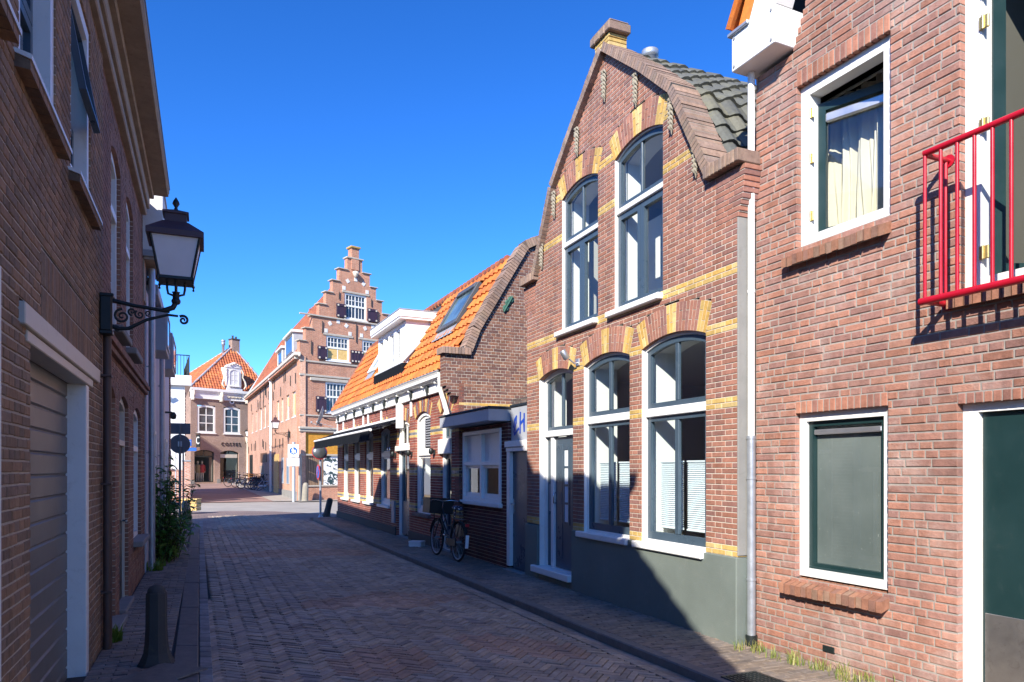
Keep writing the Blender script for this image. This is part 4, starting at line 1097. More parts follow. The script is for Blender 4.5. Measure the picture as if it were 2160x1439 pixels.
# ================================================================== LEFT SIDE
KL=-.43
def lf(u,q=0,z=0):   # world point from the left facade line (u along the street, q metres out into it)
    n=math.hypot(1,KL); x0,y0=-2.417,3.36
    dx,dy=KL/n,1/n; ox,oy=1/n,KL/n*1.0
    return (x0+dx*u+dy*q, y0+dy*u-dx*q, z)
HL=thing('brick_garage_house','dark brown brick house with a grey garage door and wooden cornice, nearest on the left','house',lf(0),rz_for(KL,False))
OL=dict(ga=Arch(.62,2.76,-.1,2.40,0,.0),w0=Arch(-1.0,-.05,3.78,5.3,0,.20),w1=Arch(.36,1.36,3.78,5.3,0,.20),w2=Arch(1.90,2.86,3.78,5.3,0,.20),
        w3=Arch(4.42,5.32,3.16,5.02,.10,.22),w4=Arch(5.95,6.85,3.16,5.02,.10,.22),
        g1=Arch(4.00,4.80,.05,2.42,.10,.22),gd=Arch(5.20,6.22,-.05,2.42,.10,.22),g2=Arch(6.92,8.10,.66,2.42,.10,.22))
FLAT=(.90,2.98,2.52,2.96)
def spl(z,lo,hi):
    s=[(lo,hi)]
    for A in OL.values():
        h=A.hole(z)
        if h: s=subtract(s,h)
    if 2.40<=z<2.52: s=subtract(s,(.36,3.19))
    if FLAT[2]<=z<FLAT[3]: s=subtract(s,FLAT[:2])
    return s
rr=random.Random(31); mb=MB()
brick_wall(mb,-.08,5.8,.0612,.215,lambda z:spl(z,-1.2,3.62),0,.012,.005,.13,'cross',None,.003,0,1,.004,rr,.004)
FA=Arch(FLAT[0],FLAT[1],2.3,FLAT[2],0,.215); voussoirs(mb,FA,0,.06,.062,None,.002); FA=Arch(FLAT[0],FLAT[1],2.3,FLAT[2]+.22,0,.215); voussoirs(mb,FA,0,.06,.062,None,.002)
for k in ('w0','w1','w2'): voussoirs(mb,OL[k],0,.12,.062,None,.003)
mb.build('wall',[W['b_dark'],W['m_dark']],HL)
mb=MB(); brick_wall(mb,-.08,5.8,.0612,.215,lambda z:spl(z,3.62,8.85),.02,.010,.004,.13,'cross',None,.003,0,1,.0,rr,.003)
for k in ('w3','w4','g1','gd','g2'): voussoirs(mb,OL[k],.02,.12,.062,None,.003); soffit(mb,OL[k],.02,.12,0)
for q,(z,e) in enumerate(((2.84,.03),(2.905,.06),(2.97,.03))):
    for i in range(24): mb.bbox((3.62+i*.218,-e,z),(3.62+i*.218+.208,.08,z+.056),.004,0)
mb.build('red_wall',[W['b_dark2'],W['m_dark']],HL)
mb=MB(); mb.box((-2,.14,-.1),(8.85,.15,.0)); 
for a,b,c,d in ((-2,.62,-.1,3.75),(2.76,4.0,-.1,3.1),(4.8,5.2,-.1,3.1),(6.22,6.92,-.1,3.1),(8.1,8.85,-.1,5.8),(6.92,8.1,-.1,.62),(.62,2.76,2.5,3.75),(4.,8.1,2.56,3.12),(-.05,.36,3.7,5.8),(1.36,1.9,3.7,5.8),(2.86,4.42,3.0,5.8),(5.32,5.95,3.1,5.8),(6.85,8.1,3.1,5.8),(-2,-1.,3.7,5.8),(-1,3,5.35,5.8),(4.4,7,5.2,5.8)): mb.box((a,.14,c),(b,.2,d))
mb.box((-2.0,.0,-.1),(-1.2,.14,5.8)); mb.box((-2,.2,-.1),(-1.9,6,5.8)); mb.box((8.75,.15,-.1),(8.85,6,5.8)); mb.box((-2,5.9,-.1),(8.85,6,5.8)); mb.build('inner_wall',W['t_far'],HL)
# garage door
mb=MB(); mb.bbox((.36,-.03,2.405),(3.19,.10,2.525),.006); mb.bbox((.5,-.012,2.335),(2.9,.13,2.40),.006); lt=mb.build('garage_lintel',W['cream'],HL)
mb=MB(); mb.bbox((2.63,.0,-.1),(2.76,.15,2.335),.006); mb.build('garage_frame',W['white'],HL)
W['roller']=paint('grey_roller_door_paint',(.15,.142,.13),.45,.14,1.6,(.10,.095,.09),.2)
mb=MB(); z=-.1; h=.155
while z<2.33:
    pts=[(.15,z),(.135,z+.012),(.135,z+h-.016),(.15,z+h-.004)]
    for (y0,z0),(y1,z1) in zip(pts[:-1],pts[1:]): mb.face([(.45,y0,z0),(2.64,y0,z0),(2.64,y1,z1),(.45,y1,z1)])
    mb.face([(.45,.15,z+h-.004),(2.64,.15,z+h-.004),(2.64,.15,z+h),(.45,.15,z+h)]); z+=h
mb.box((.45,.155,-.1),(2.7,.17,2.4)); mb.build('garage_door',W['roller'],HL)
mb=MB(); mb.tube([(-.24,-.03,-.05),(-.24,-.03,2.55)],.026,12); mb.build('white_pipe',W['white'],HL)
mb=MB(); mb.tube([(3.50,-.05,-.05),(3.50,-.05,2.95)],.035,10); mb.tube([(3.60,-.05,-.05),(3.60,-.05,1.9)],.03,10)
for z in (.5,1.5,2.5): mb.bbox((3.45,-.09,z),(3.55,.0,z+.02),.003)
mb.build('brown_downpipe',W['darkwood'],HL)
# windows
for k in ('w0','w1','w2'):
    A=OL[k]; mb=MB(); rring(mb,A.u0,A.u1,A.z0,A.zs,.10,.015,.16); win=mb.build('window',W['whitecl'],HL)
    mb=MB()
    n=int(round((A.u1-A.u0+.2)/.11))
    for i in range(n): 
        a=A.u0-.10+i*(A.u1-A.u0+.18)/n; b=a+(A.u1-A.u0+.18)/n-.008; mb.prism([(a,-.07,A.z0-.045),(a,-.07,A.z0-.095),(a,.05,A.z0-.085),(a,.05,A.z0-.01)],(b-a,0,0))
    sl=mb.build('sill',W['b_dark'],win)
    mb=MB(); mb.prism([(A.u0-.11,-.078,A.z0-.045),(A.u0-.11,.05,A.z0-.005),(A.u0-.11,.05,A.z0+.015),(A.u0-.11,-.078,A.z0-.018)],(A.u1-A.u0+.20,0,0)); mb.build('sill_top',W['white'],sl)
    sash(win,rect(A.u0+.10,A.u1-.10,A.z0+.10,4.42),rect(A.u0+.16,A.u1-.16,A.z0+.17,4.36),.11,.15,(),'blue')
    if k!='w2': sash(win,rect(A.u0+.10,A.u1-.10,4.43,A.zs-.1),rect(A.u0+.16,A.u1-.16,4.49,A.zs-.16),.11,.15,(),'blue')
    else:
        M=Matrix.Translation((0,.07,A.zs-.1))@Matrix.Rotation(R(-10),4,'X')@Matrix.Translation((0,0,-(A.zs-.1)))
        mb=MB(); mb.ring(rect(A.u0+.10,A.u1-.10,4.43,A.zs-.1),rect(A.u0+.16,A.u1-.16,4.49,A.zs-.16),-.02,.03); s_=mb.build('open_sash',W['blue'],win,M); pane(s_,rect(A.u0+.16,A.u1-.16,4.49,A.zs-.16),.0)
for k in ('w3','w4','g1','g2'):
    A=OL[k]; mb=MB(); mb.ring(A.outline(0,8),A.outline(.08,8),.06,.15); zt=(A.z0+A.zs)*.5+.4; mb.bbox((A.u0+.08,.05,zt-.04),(A.u1-.08,.14,zt+.04),.004)
    win=mb.build('window',W['cream' if k in('g1',) else 'white'],HL); pane(win,A.outline(.075,8),.11)
    mb=MB(); mb.bbox((A.u0-.03,-.10,A.z0-.08),(A.u1+.05,.1,A.z0-.003),.01); mb.build('sill',W['conc'],win)
    mb=MB(); mb.bbox((A.c-.03,.07,A.z0+.08),(A.c+.03,.13,zt-.04),.004); mb.build('glazing_bar',W['white'],win)
A=OL['gd']; mb=MB(); mb.ring([(A.u0,-.05)]+A.outline(0,8)[1:],[(A.u0+.07,-.05),(A.u1-.07,-.05)]+A.outline(.07,8)[2:],.06,.15); mb.bbox((A.u0+.07,.05,1.93),(A.u1-.07,.14,2.0),.004); dr=mb.build('door',W['cream'],HL)
mb=MB(); mb.bbox((A.u0+.07,.085,.0),(A.u1-.07,.13,1.93),.006); mb.bbox((A.u0+.18,.075,.2),(A.u1-.18,.09,.85),.01); mb.bbox((A.u0+.18,.075,1.0),(A.u1-.18,.09,1.75),.01); lf_=mb.build('door_leaf',W['black'],dr); mb=MB(); mb.tube([(A.u1-.15,.08,1.0),(A.u1-.15,.02,1.0),(A.u1-.27,.02,1.0)],.012,8); mb.build('handle',W['chrome'],lf_)
pane(dr,[(A.u0+.07,2.0),(A.u1-.07,2.0)]+A.outline(.07,8)[2:],.11)
mb=MB(); mb.bbox((5.2,-.05,-.1),(6.22,.1,.03),.01); mb.build('doorstep',W['conc'],HL)
for a,b,c,d in ((-1.1,3.5,3.6,5.6),(3.7,8.6,3.05,5.5),(3.7,8.6,-.05,2.8)): room(HL,a,b,c,d,.21,4,'roomd')
# cornice
mb=MB()
for (y0,y1,z0,z1) in ((-.06,.1,5.52,5.62),(-.10,.1,5.62,5.78),(-.16,.1,5.78,5.84),(-.36,.1,5.84,5.88),(-.37,.1,5.88,5.96)): mb.bbox((-2.0,y0,z0),(8.15,y1,z1),.012)
W['cornice']=paint('weathered_cornice_wood',(.36,.28,.20),.8,.3,5.,(.12,.085,.055),.4)
mb.build('cornice',W['cornice'],HL)
mb=MB(); mb.box((-2.0,-.38,5.962),(8.17,.1,5.98)); mb.build('cornice_cap',W['lead'],HL)
mb=MB(); mb.box((-2,.11,5.90),(8.85,6,5.975)); mb.build('roof',W['slate'],HL)
mb=MB(); mb.prism([(-.35,.3,5.97),(1.15,.3,7.60),(3.3,.3,7.60),(3.9,.3,5.97)],(0,3,0)); dm=mb.build('roof_dormer',W['whitecl'],HL)  # unseen, added with sloped sides to cast shade on the gabled house and annex
for a in (1.1,2.2): far_window(dm,a,a+.9,6.35,7.35,.29,2,1)
# unseen low house, added so its tiled roof edge throws the slanting shadow
HS=thing('unseen_shed_house','unseen low brick house beside the garage house, its sloping tiled roof shaped to cast the slanting shadow','house',lf(-2.0),rz_for(KL,False))
mb=MB(); mb.prism([(-6.6,0,-.1),(-.02,0,-.1),(-.02,0,5.35),(-6.6,0,.92)],(0,5,0)); mb.build('wall',W['t_far'],HS)
d=Vector((1,0,.675)).normalized(); mb=MB()
pantiles(mb,(-6.9,-.12,.80),(0,1,0),(d.x,0,d.z),20,24,.26,.345,0,.05); mb.prism([(-6.9,-.10,.76),(-.03,-.10,5.40),(-.03,-.10,5.44),(-6.9,-.10,.80)],(0,5.2,0))
mb.build('roof',W['tile_old'],HS)
mb=MB(); rring(mb,-3.2,-2.3,.9,2.1,.08,-.03,.03); wn=mb.build('window',W['white'],HS); pane(wn,rect(-3.12,-2.38,.98,2.02),-.005,'dglass')
# ---- pale rendered house ----------------------------------------------------------
HP=thing('rendered_house','pale rendered house with zinc pipes and grey box windows, left side past the garage house','house',lf(8.87),rz_for(KL,False))
LP=8.2
mb=MB(); mb.box((0,0,-.1),(LP-.5,5.5,4.55)); mb.build('wall',W['lplaster'],HP)
mb=MB(); brick_wall(mb,-.1,4.55,.0625,.21,lambda z:[(LP-.48,LP)],-.02,.012,.005,.5,'cross',None,.004,0,1,0,random.Random(2)); mb.box((LP-.5,.0,-.1),(LP-.005,5.5,4.55),1); mb.build('brick_corner',[W['b_dark2'],W['m_dark']],HP)
mb=MB(); mb.bbox((.3,-.16,4.55),(LP+.1,.1,4.72),.01); mb.build('gutter',W['grey'],HP)
mb=MB(); mb.prism([(-.0,-.1,4.7),(-.0,5.5,4.7),(-.0,5.5,5.2),(-.0,3.0,7.0)],(LP,0,0)); mb.build('roof',W['slate'],HP)
mb=MB(); mb.bbox((-.42,-.27,5.08),(.9,2.0,6.02),.01); up=mb.build('attic_box',W['plaster'],HP)
mb=MB(); mb.bbox((-.44,-.29,6.02),(.92,2.0,6.06),.006); mb.bbox((-.44,-.29,4.98),(.92,.1,5.08),.008); mb.build('box_trim',W['grey'],up)
mb=MB()
for i in range(5): mb.bbox((-.42+i*.26,-.26,4.93),(-.42+i*.26+.25,.0,4.975),.004)
mb.build('wood_soffit',W['cornice'],up)
mb=MB(); mb.bbox((-.4,.0,4.3),(.0,.1,4.97),.004); mb.build('boarding',W['cornice'],HP)
def pipe(u,z1):
    mb=MB(); mb.tube([(u,-.08,-.05),(u,-.08,z1)],.05,12)
    for z in (.5,1.9,3.3): mb.tube([(u,-.08,z),(u,-.08,z+.025)],.056,12); mb.bbox((u-.01,-.05,z),(u+.01,.0,z+.02),.002)
    mb.build('drainpipe',W['zinc'],HP)
pipe(.03,4.9); pipe(3.0,4.5)
for a,b in ((1.15,2.25),(3.7,5.2)):
    mb=MB(); mb.bbox((a,-.24,3.75),(b,.0,4.52),.01); bx=mb.build('box_window',W['grey'],HP)
    mb=MB(); rring(mb,a+.05,b-.05,3.83,4.45,.05,-.26,-.24); mb.build('box_frame',W['bluegrey'],bx); pane(bx,rect(a+.1,b-.1,3.88,4.40),-.25,'dglass')
for a in (1.35,3.55,5.6): far_window(HP,a,a+.75,.85,2.35,.0,1,2,.06,.03,'white')
mb=MB(); mb.lathe([(.02,0),(.06,.02),(.07,.10),(.03,.16)],10,(4.6,-.22,2.75)); mb.bbox((4.57,-.2,2.88),(4.63,.0,2.92),.004); mb.build('wall_lamp',W['black'],HP)

# ---- white house with a roof terrace, across the junction ---------------------------
HW=thing('white_house','white rendered house with a roof terrace and dark railing, behind the round sign','house',(-17.75,34.4,0),R(27))
mb=MB(); mb.box((-4,0,-.1),(1.75,9,5.75)); mb.build('wall',W['plaster'],HW)
mb=MB(); mb.bbox((-4,-.22,5.75),(2.05,9,6.25),.02); mb.build('parapet',W['whitecl'],HW)
mb=MB(); n=0
x=-3.9
while x<1.95: mb.tube([(x,-.12,6.25),(x,-.12,7.25)],.014,6); x+=.14
mb.tube([(-3.9,-.12,7.25),(1.95,-.12,7.25)],.025,8); mb.tube([(1.95,-.12,7.25),(1.95,6,7.25)],.025,8)
y=0
while y<6: mb.tube([(1.95,y,6.25),(1.95,y,7.25)],.014,6); y+=.14
mb.build('terrace_railing',W['black'],HW)
mb=MB(); mb.box((-4,2.4,6.2),(.85,8,7.55)); mb.build('roof_storey',W['bluegrey'],HW)
mb=MB(); mb.bbox((-4,2.2,7.55),(1.0,8.2,7.72),.02); mb.build('roof_storey_edge',W['whitecl'],HW)
far_window(HW,-.5,.5,6.4,7.4,2.39,2,1)
mb=MB()
for z in [2.3+.17*i for i in range(19)]: mb.bbox((1.74,.3,z),(1.80,.6,z+.11),.004)
mb.build('corner_stones',W['darkwood'],HW)
mb=MB(); mb.bbox((-.7,-.02,-.1),(1.74,.0,1.6),.004); mb.build('brick_base',W['t_orange'],HW)
far_window(HW,-.9,1.1,1.7,2.55,-.01,2,1,.08,.05,'white')
mb=MB(); mb.tube([(.9,-.02,5.35),(.9,-.3,5.3)],.03,8); mb.tube([(.78,-.32,5.24),(1.06,-.28,5.34)],.07,8); mb.build('wall_floodlight',W['black'],HW)
PI_=thing('brick_pillar','slim orange brick pillar with a dark cap, right of the round sign','pillar',(-15.75,34.4,0),R(24))
mb=MB(); mb.box((-.17,-.17,-.05),(.17,.6,2.0)); mb.build('shaft',W['t_orange'],PI_)
mb=MB(); mb.bbox((-.2,-.2,2.0),(.2,.63,2.07),.01); mb.build('cap',W['grey'],PI_)
# ================================================================== FAR BUILDINGS
def zg(Y): return 0 if Y<36.5 else .0195*(Y-36.5)
# ---- stepped gable house -------------------------------------------------------------
HG=thing('stepped_gable_house','tall brick house with a stepped gable, aubergine shutters and boarded up windows','house',(-10.9,36.5,0),math.atan2(1,1.147))
WG=6.3
steps=[(0,8.0),(.02,8.24),(.32,8.92),(.69,9.60),(1.07,10.28),(1.46,10.97),(1.84,11.65),(2.23,12.34),(2.70,13.0)]
out=[(0,-.1),(WG,-.1)]
sil=[]
for i in range(1,len(steps)):
    u,z=steps[i]; zprev=steps[i-1][1] if i>1 else 8.24
    sil.append((u,z))
left=[(0,8.24)]
for i in range(2,len(steps)):
    u,z=steps[i]; left+=[(u,left[-1][1]),(u,z)]
right=[(WG-u,z) for u,z in left[::-1]]
outline=[(0,-.1),(WG,-.1)]+right+left[::-1]
mb=MB()
# front built as horizontal slabs so every storey keeps its openings clear
OG=[(2.54,3.87,9.72,11.12),(1.48,2.83,7.38,8.70),(3.60,4.95,7.38,8.70),(1.43,2.77,4.62,6.24),(3.6,4.9,4.62,6.24),(.10,2.9,.80,3.50)]
lev=sorted(set([-.1,13.0]+[z for u,z in left]+[a for o in OG for a in o[2:]]))
for za,zb in zip(lev[:-1],lev[1:]):
    zm=(za+zb)/2; l=0
    for u,z in left:
        if z<zm: l=max(l,u)
    # the step in force is the outermost one whose top is above zm
    l=min([u for u,z in left if z>=zm] or [2.7])
    s=[(l,WG-l)]
    for o in OG:
        if o[2]<=zm<o[3]: s=subtract(s,(o[0],o[1]))
    for a,b in s: mb.box((a,0,za),(b,.32,zb))
mb.build('front_wall',W['t_sg'],HG)
mb=MB()
for i in range(1,len(left)-1,2):
    u,z=left[i]; u2=left[i+1][0] if i+1<len(left) else u
for i in range(0,len(left)-1,2):
    u,z=left[i]; un=left[i+1][0]
    for a,b in ((u-.09,un+.03),(WG-un-.03,WG-u+.09)): mb.bbox((a,-.08,z),(b,.40,z+.055),.01); mb.cut()
mb.bbox((2.64,-.08,13.0),(WG-2.64,.4,13.08),.01)
mb.split('step_coping',W['stonel'],HG)
mb=MB(); mb.box((2.93,-.06,12.42),(3.37,.32,13.0)); mb.box((2.93,-.06,13.08),(3.37,.34,13.58)); mb.build('chimney',W['t_sg'],HG)
mb=MB(); mb.bbox((2.85,-.14,13.58),(3.45,.42,13.69),.02); mb.build('chimney_cap',W['b_yel'],HG)
mb=MB(); mb.lathe([(.02,-.22),(.10,-.16),(.15,-.04),(.17,.08),(.10,.12)],10,(3.15,-.10,12.22)); mb.tube([(3.15,-.08,12.2),(3.15,-.28,12.24)],.06,8); mb.build('lion_head',W['cream'],HG)
mb=MB()
for z0,z1,e in ((9.60,9.68,.09),(7.18,7.27,.06),(6.45,6.56,.07),(4.38,4.46,.06)): mb.bbox((.0-.02,-e,z0),(WG if z0<9 else WG-.7,.02,z1),.01)
mb.bbox((-.08,-.16,3.70),(WG,.02,3.82),.02); mb.bbox((-.05,-.10,3.56),(WG,.02,3.70),.02); mb.bbox((.55,-.09,6.24),(4.95,.02,6.40),.02)
for u0,u1,z in ((2.38,4.03,11.12),(1.28,3.04,8.70),(3.38,5.1,8.70)): mb.bbox((u0,-.04,z),(u1,.02,z+.10),.008)
mb.bbox((.0,-.06,2.33),(3.,.02,2.42),.008); mb.bbox((.24,-.06,.72),(3.,.03,.80),.008); mb.bbox((-.06,-.03,-.1),(.25,.02,2.33),.01)
mb.build('string_course',W['stonel'],HG)
mb=MB()
def stones(c,z,pts):
    for du,dz,rot in pts:
        M=Matrix.Translation((c+du,0,z+dz))@Matrix.Rotation(R(rot),4,'Y'); mb.box((-.09,-.02,-.10),(.09,.01,.10),0,M); mb.cut()
for c,z in ((3.2,11.3),(2.16,8.88),(4.25,8.88)): stones(c,z,[(-.7,.05,0),(-.48,.46,-35),(0,.62,0),(.48,.46,35),(.7,.05,0)])
mb.split('arch_stone',W['plaster'],HG)
def shutter(u0,u1,z0,z1,open_=0):
    mb=MB(); mb.bbox((u0,-.10,z0),(u1,-.05,z1),.01); o=mb.build('shutter',W['purple'],HG)
    mb=MB(); mb.ring(rect(u0+.03,u1-.03,z0+.03,z1-.03),rect(u0+.12,u1-.12,z0+.13,z1-.13),-.115,-.10); 
    for z in (z0+.08,z1-.14): mb.bbox((u0-.04,-.125,z),(u1+.02,-.11,z+.05),.004)
    mb.build('shutter_frame',W['purple'],o); 
    mb=MB()
    for x in (u0+.05,u1-.13):
        for z in (z0+.04,z1-.14): mb.bbox((x,-.135,z),(x+.09,-.124,z+.09),.004); mb.cut()
    mb.split('shutter_fitting',W['cream'],o)
def crosswin(o,mid,boards,tr=2,ncol=2):
    w=far_window(HG,o[0],o[1],o[2],o[3],.06,2,2,.10,.03,'white','dglass',0,True,mid,None,boards,top_rows=tr)
    mb=MB(); a,b=o[0]+.10,o[1]-.10; c=(a+b)/2
    for lo,hi in ((a,c-.03),(c+.03,b)):
        for k in (1,2): x=lo+(hi-lo)*k/3; mb.box((x-.014,.05,mid+.05),(x+.014,.075,o[3]-.1))
        if not boards:
            for k in (1,2): x=lo+(hi-lo)*k/3; mb.box((x-.012,.055,o[2]+.1),(x+.012,.075,mid-.05))
    mb.build('glazing_bar',W['white'],w); return w
crosswin(OG[0],10.45,None); crosswin(OG[1],8.08,True); crosswin(OG[2],8.08,True); crosswin(OG[3],5.46,None); crosswin(OG[4],5.46,None)
shutter(2.02,2.60,9.72,10.46); shutter(3.88,4.50,9.74,10.46); shutter(.95,1.50,7.38,8.08); shutter(2.86,3.24,7.38,8.06); shutter(3.24,3.64,7.38,8.06); shutter(.86,1.46,4.60,5.44)
mb=MB(); mb.box((.08,.02,2.42),(2.95,.10,3.52)); mb.build('board',W['osb'],HG)
mb=MB(); mb.box((.25,.03,.80),(1.33,.09,2.34)); mb.build('plywood_panel',W['ply'],HG)
def poster():
    k=NT('torn_poster'); v=k.noise(2.6,4,.6,dist=1.5); c=k.ramp(v,[(.42,(.80,.79,.76)),(.5,(.78,.77,.74)),(.53,(.02,.05,.055)),(.62,(.03,.06,.06)),(.66,(.80,.78,.74)),(.8,(.62,.36,.16))],'CONSTANT'); return k.pbr(c,.7)
W['poster']=poster()
mb=MB(); mb.box((1.34,.035,.80),(2.9,.085,2.34)); mb.build('torn_poster_board',W['poster'],HG)
mb=MB()
for u,z0,z1 in ((1.24,8.75,9.4),(3.22,8.5,9.5),(.62,7.6,8.3),(2.20,10.7,11.1),(4.15,10.6,11.0)): mb.tube([(u,-.04,z0),(u,-.05,z1)],.022,6); mb.cut()
mb.split('iron_anchor',W['black'],HG)
mb=MB(); mb.tube([(1.0,-.05,4.05),(1.7,-.4,3.85)],.012,5); mb.bbox((.9,-.12,4.05),(1.02,.0,4.15),.01); mb.build('cable_bracket',W['grey'],HG)
# long side wall; its own frame: x from the corner backwards
ang=math.atan2(1,-.49)-math.atan2(1,1.147)
S=T(0,0,0,ang)   # local x runs away from the corner, y points out to the street (left)
LS=25.0
WS=[(1.25,2.4,4.45,5.8),(3.4,4.5,4.45,5.8),(5.6,6.4,4.45,5.8),(7.2,8.2,4.45,5.8),(11.1,12.2,4.5,6.0),(13.5,14.5,4.5,6.0),(15.7,16.8,4.5,6.0),(18.4,19.3,4.5,6.0),(21.1,22.0,4.5,6.0)]
def slab(mb,u0,u1,z0,z1,holes,y0,y1):
    lv=sorted(set([z0,z1]+[min(max(h[2],z0),z1) for h in holes]+[min(max(h[3],z0),z1) for h in holes]))
    for za,zb in zip(lv[:-1],lv[1:]):
        s=[(u0,u1)]
        for h in holes:
            if h[2]<=(za+zb)/2<h[3]: s=subtract(s,h[:2])
        for a,b in s: mb.box((a,y0,za),(b,y1,zb))
mb=MB(); slab(mb,.0,LS,-.1,7.45,WS,-.30,.0); mb.build('side_wall',W['t_sgl'],HG,S)
FL=Matrix.Rotation(PI,4,'Z')
def swin(h,boards):
    # window facing +y in the side frame: turn it round
    M=S@T(0,0,0)@Matrix(((-1,0,0,0),(0,-1,0,0),(0,0,1,0),(0,0,0,1)))
    u0,u1=-h[1],-h[0]
    w=far_window(HG,u0,u1,h[2],h[3],.12,2,3,.10,.035,'white','dglass',0,True,None,M)
    if boards:
        q=MB(); q.box((u0+.1,.10,h[2]+(.75 if boards==1 else .1)),(u1-.1,.115,h[3]-.1)); q.build('board',W['osbl'],w)
for i,h in enumerate(WS): swin(h,[2,1,2,1,0,0,0,0,0][i])
mb=MB(); mb.bbox((-.2,-.02,7.45),(LS,.30,7.62),.01); mb.bbox((-.2,.0,7.40),(LS,.1,7.46),.01)
for i in range(50): mb.bbox((.1+i*.5,.0,7.30),(.22+i*.5,.24,7.45),.01)
mb.build('side_gutter',W['cream'],HG,S)
mb=MB(); mb.tube([(10.1,.10,.1),(10.1,.10,7.2)],.09,10); mb.lathe([(.06,0),(.18,.2),(.18,.3)],10,(10.1,.1,7.1)); mb.build('side_drainpipe',W['white'],HG,S)
mb=MB(); mb.box((7.3,.0,.05),(9.2,.05,2.55)); mb.build('side_door_board',W['osbl'],HG,S)
mb=MB(); mb.box((5.3,.0,.8),(6.1,.03,2.3)); mb.cut(); mb.box((3.3,.0,.8),(4.2,.03,2.28)); mb.split('painted_panel',W['bluegrey'],HG,S)
W['bluestain']=paint('faded_blue_paint',(.16,.24,.33),.8,.3,5.,(.4,.33,.28))
mb=MB(); mb.box((5.4,.03,.9),(6.0,.034,1.7)); mb.cut(); mb.box((3.4,.03,.85),(4.1,.034,1.8)); mb.split('blue_stain',W['bluestain'],HG,S)
mb=MB(); mb.box((12.8,.0,2.1),(16.2,.03,2.75)); mb.build('shop_board',W['wood'],HG,S)
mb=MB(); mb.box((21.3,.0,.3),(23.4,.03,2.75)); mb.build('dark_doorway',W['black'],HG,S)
mb=MB(); rr=random.Random(6)
for i in range(34):
    u=.6+rr.random()*(LS-1.5); z=rr.choice([3.3,6.4,6.9,6.3])+rr.uniform(-.2,.2)
    mb.tube([(u,.03,z-.28),(u,.03,z+.28)],.022,5); mb.cut()
mb.split('iron_anchor',W['black'],HG,S)
mb=MB(); mb.box((0,.0,-.1),(7.2,.05,.45)); mb.box((9.3,.0,-.1),(12.5,.05,.55)); mb.build('cement_base',W['conc'],HG,S)
# roof: side slope, hip at the far end, back slope, all pantiles
rise=(12.3-7.55); dep=2.65; d=Vector((0,-dep,rise)); Ld=d.length; d.normalize()
mb=MB(); ns=22; nu=88
def keeps(c,r,ct):
    t=(ct.z-7.55)/rise
    return ct.x<LS-t*.7 and ct.x>.45-.268*ct.y
pantiles(mb,(.0,.22,7.55-.22*rise/dep+.1),(1,0,0),d,nu,ns,LS/nu,(Ld+.3)/ns,0,.05,keeps,.03,4)
mb.build('side_roof',W['tile_old'],HG,S)
mb=MB(); r0=Vector((1.12,-dep,12.2)); r1=Vector((LS-.7,-dep,12.2))
mb.face([(.36,.2,7.35),(LS,.2,7.35),r1,r0]); mb.face([(LS,.2,7.35),(LS,-5.3,7.35),r1]); mb.face([r0,r1,(LS,-5.3,7.35),(1.9,-5.3,7.35)]); mb.build('roof_deck',W['tile_old'],HG,S)
mb=MB(); mb.tube([r1,(LS,.2,7.4)],.13,6); mb.tube([r0,r1],.14,6); mb.build('ridge_flashing',W['lead'],HG,S)
mb=MB(); mb.prism([(.42,.02,7.6),(1.11,-dep+.1,12.1),(1.11,-dep+.1,12.35),(.42,.02,7.95)],(.10,0,0)); mb.build('gable_flashing',W['lead'],HG,S)
for a,b,z0,z1 in ((6.0,8.0,7.85,8.75),(2.2,5.0,7.9,9.05)):
    mb=MB(); yb=-(z1-7.55)*dep/rise-.3
    mb.box((a,yb,z0),(b,-.05,z1)); q=mb.build('roof_dormer',W['lead'],HG,S)
    mb=MB(); mb.bbox((a-.12,yb-.1,z1),(b+.12,.1,z1+.14),.02); mb.build('dormer_edge',W['white'],q)
    mb=MB(); rring(mb,a+.1,b-.1,z0+.1,z1-.05,.1,-.045,-.0); mb.build('dormer_frame',W['white'],q); mb=MB(); poly2(mb,rect(a+.15,b-.15,z0+.15,z1-.1),-.02); mb.build('pane',W['dglass'],q)
mb=MB(); pantiles(mb,(4.9,7.,9.6),(1,0,0),Vector((0,.62,.78)).normalized(),22,11,.26,.30,0,.05,None,.03,4); mb.prism([(4.9,7.2,8.),(4.9,7.2,9.6),(4.9,9.3,12.2),(4.9,11.4,9.6),(4.9,11.4,8.)],(5.7,0,0)); mb.build('rear_roof',W['tile_old'],HG)
mb=MB(); mb.box((.3,.32,0),(WG,.35,7.4)); mb.box((WG-.3,.32,-.1),(WG,20,7.5)); mb.build('inner_wall',W['t_sgl'],HG)

# ---- corner shop house --------------------------------------------------------------
HC=thing('shop_house','brown brick shop house with a steep red pyramid roof and an ornate white dormer','shop',(-25.9,57.31,.45),math.atan2(.7506,.6608))
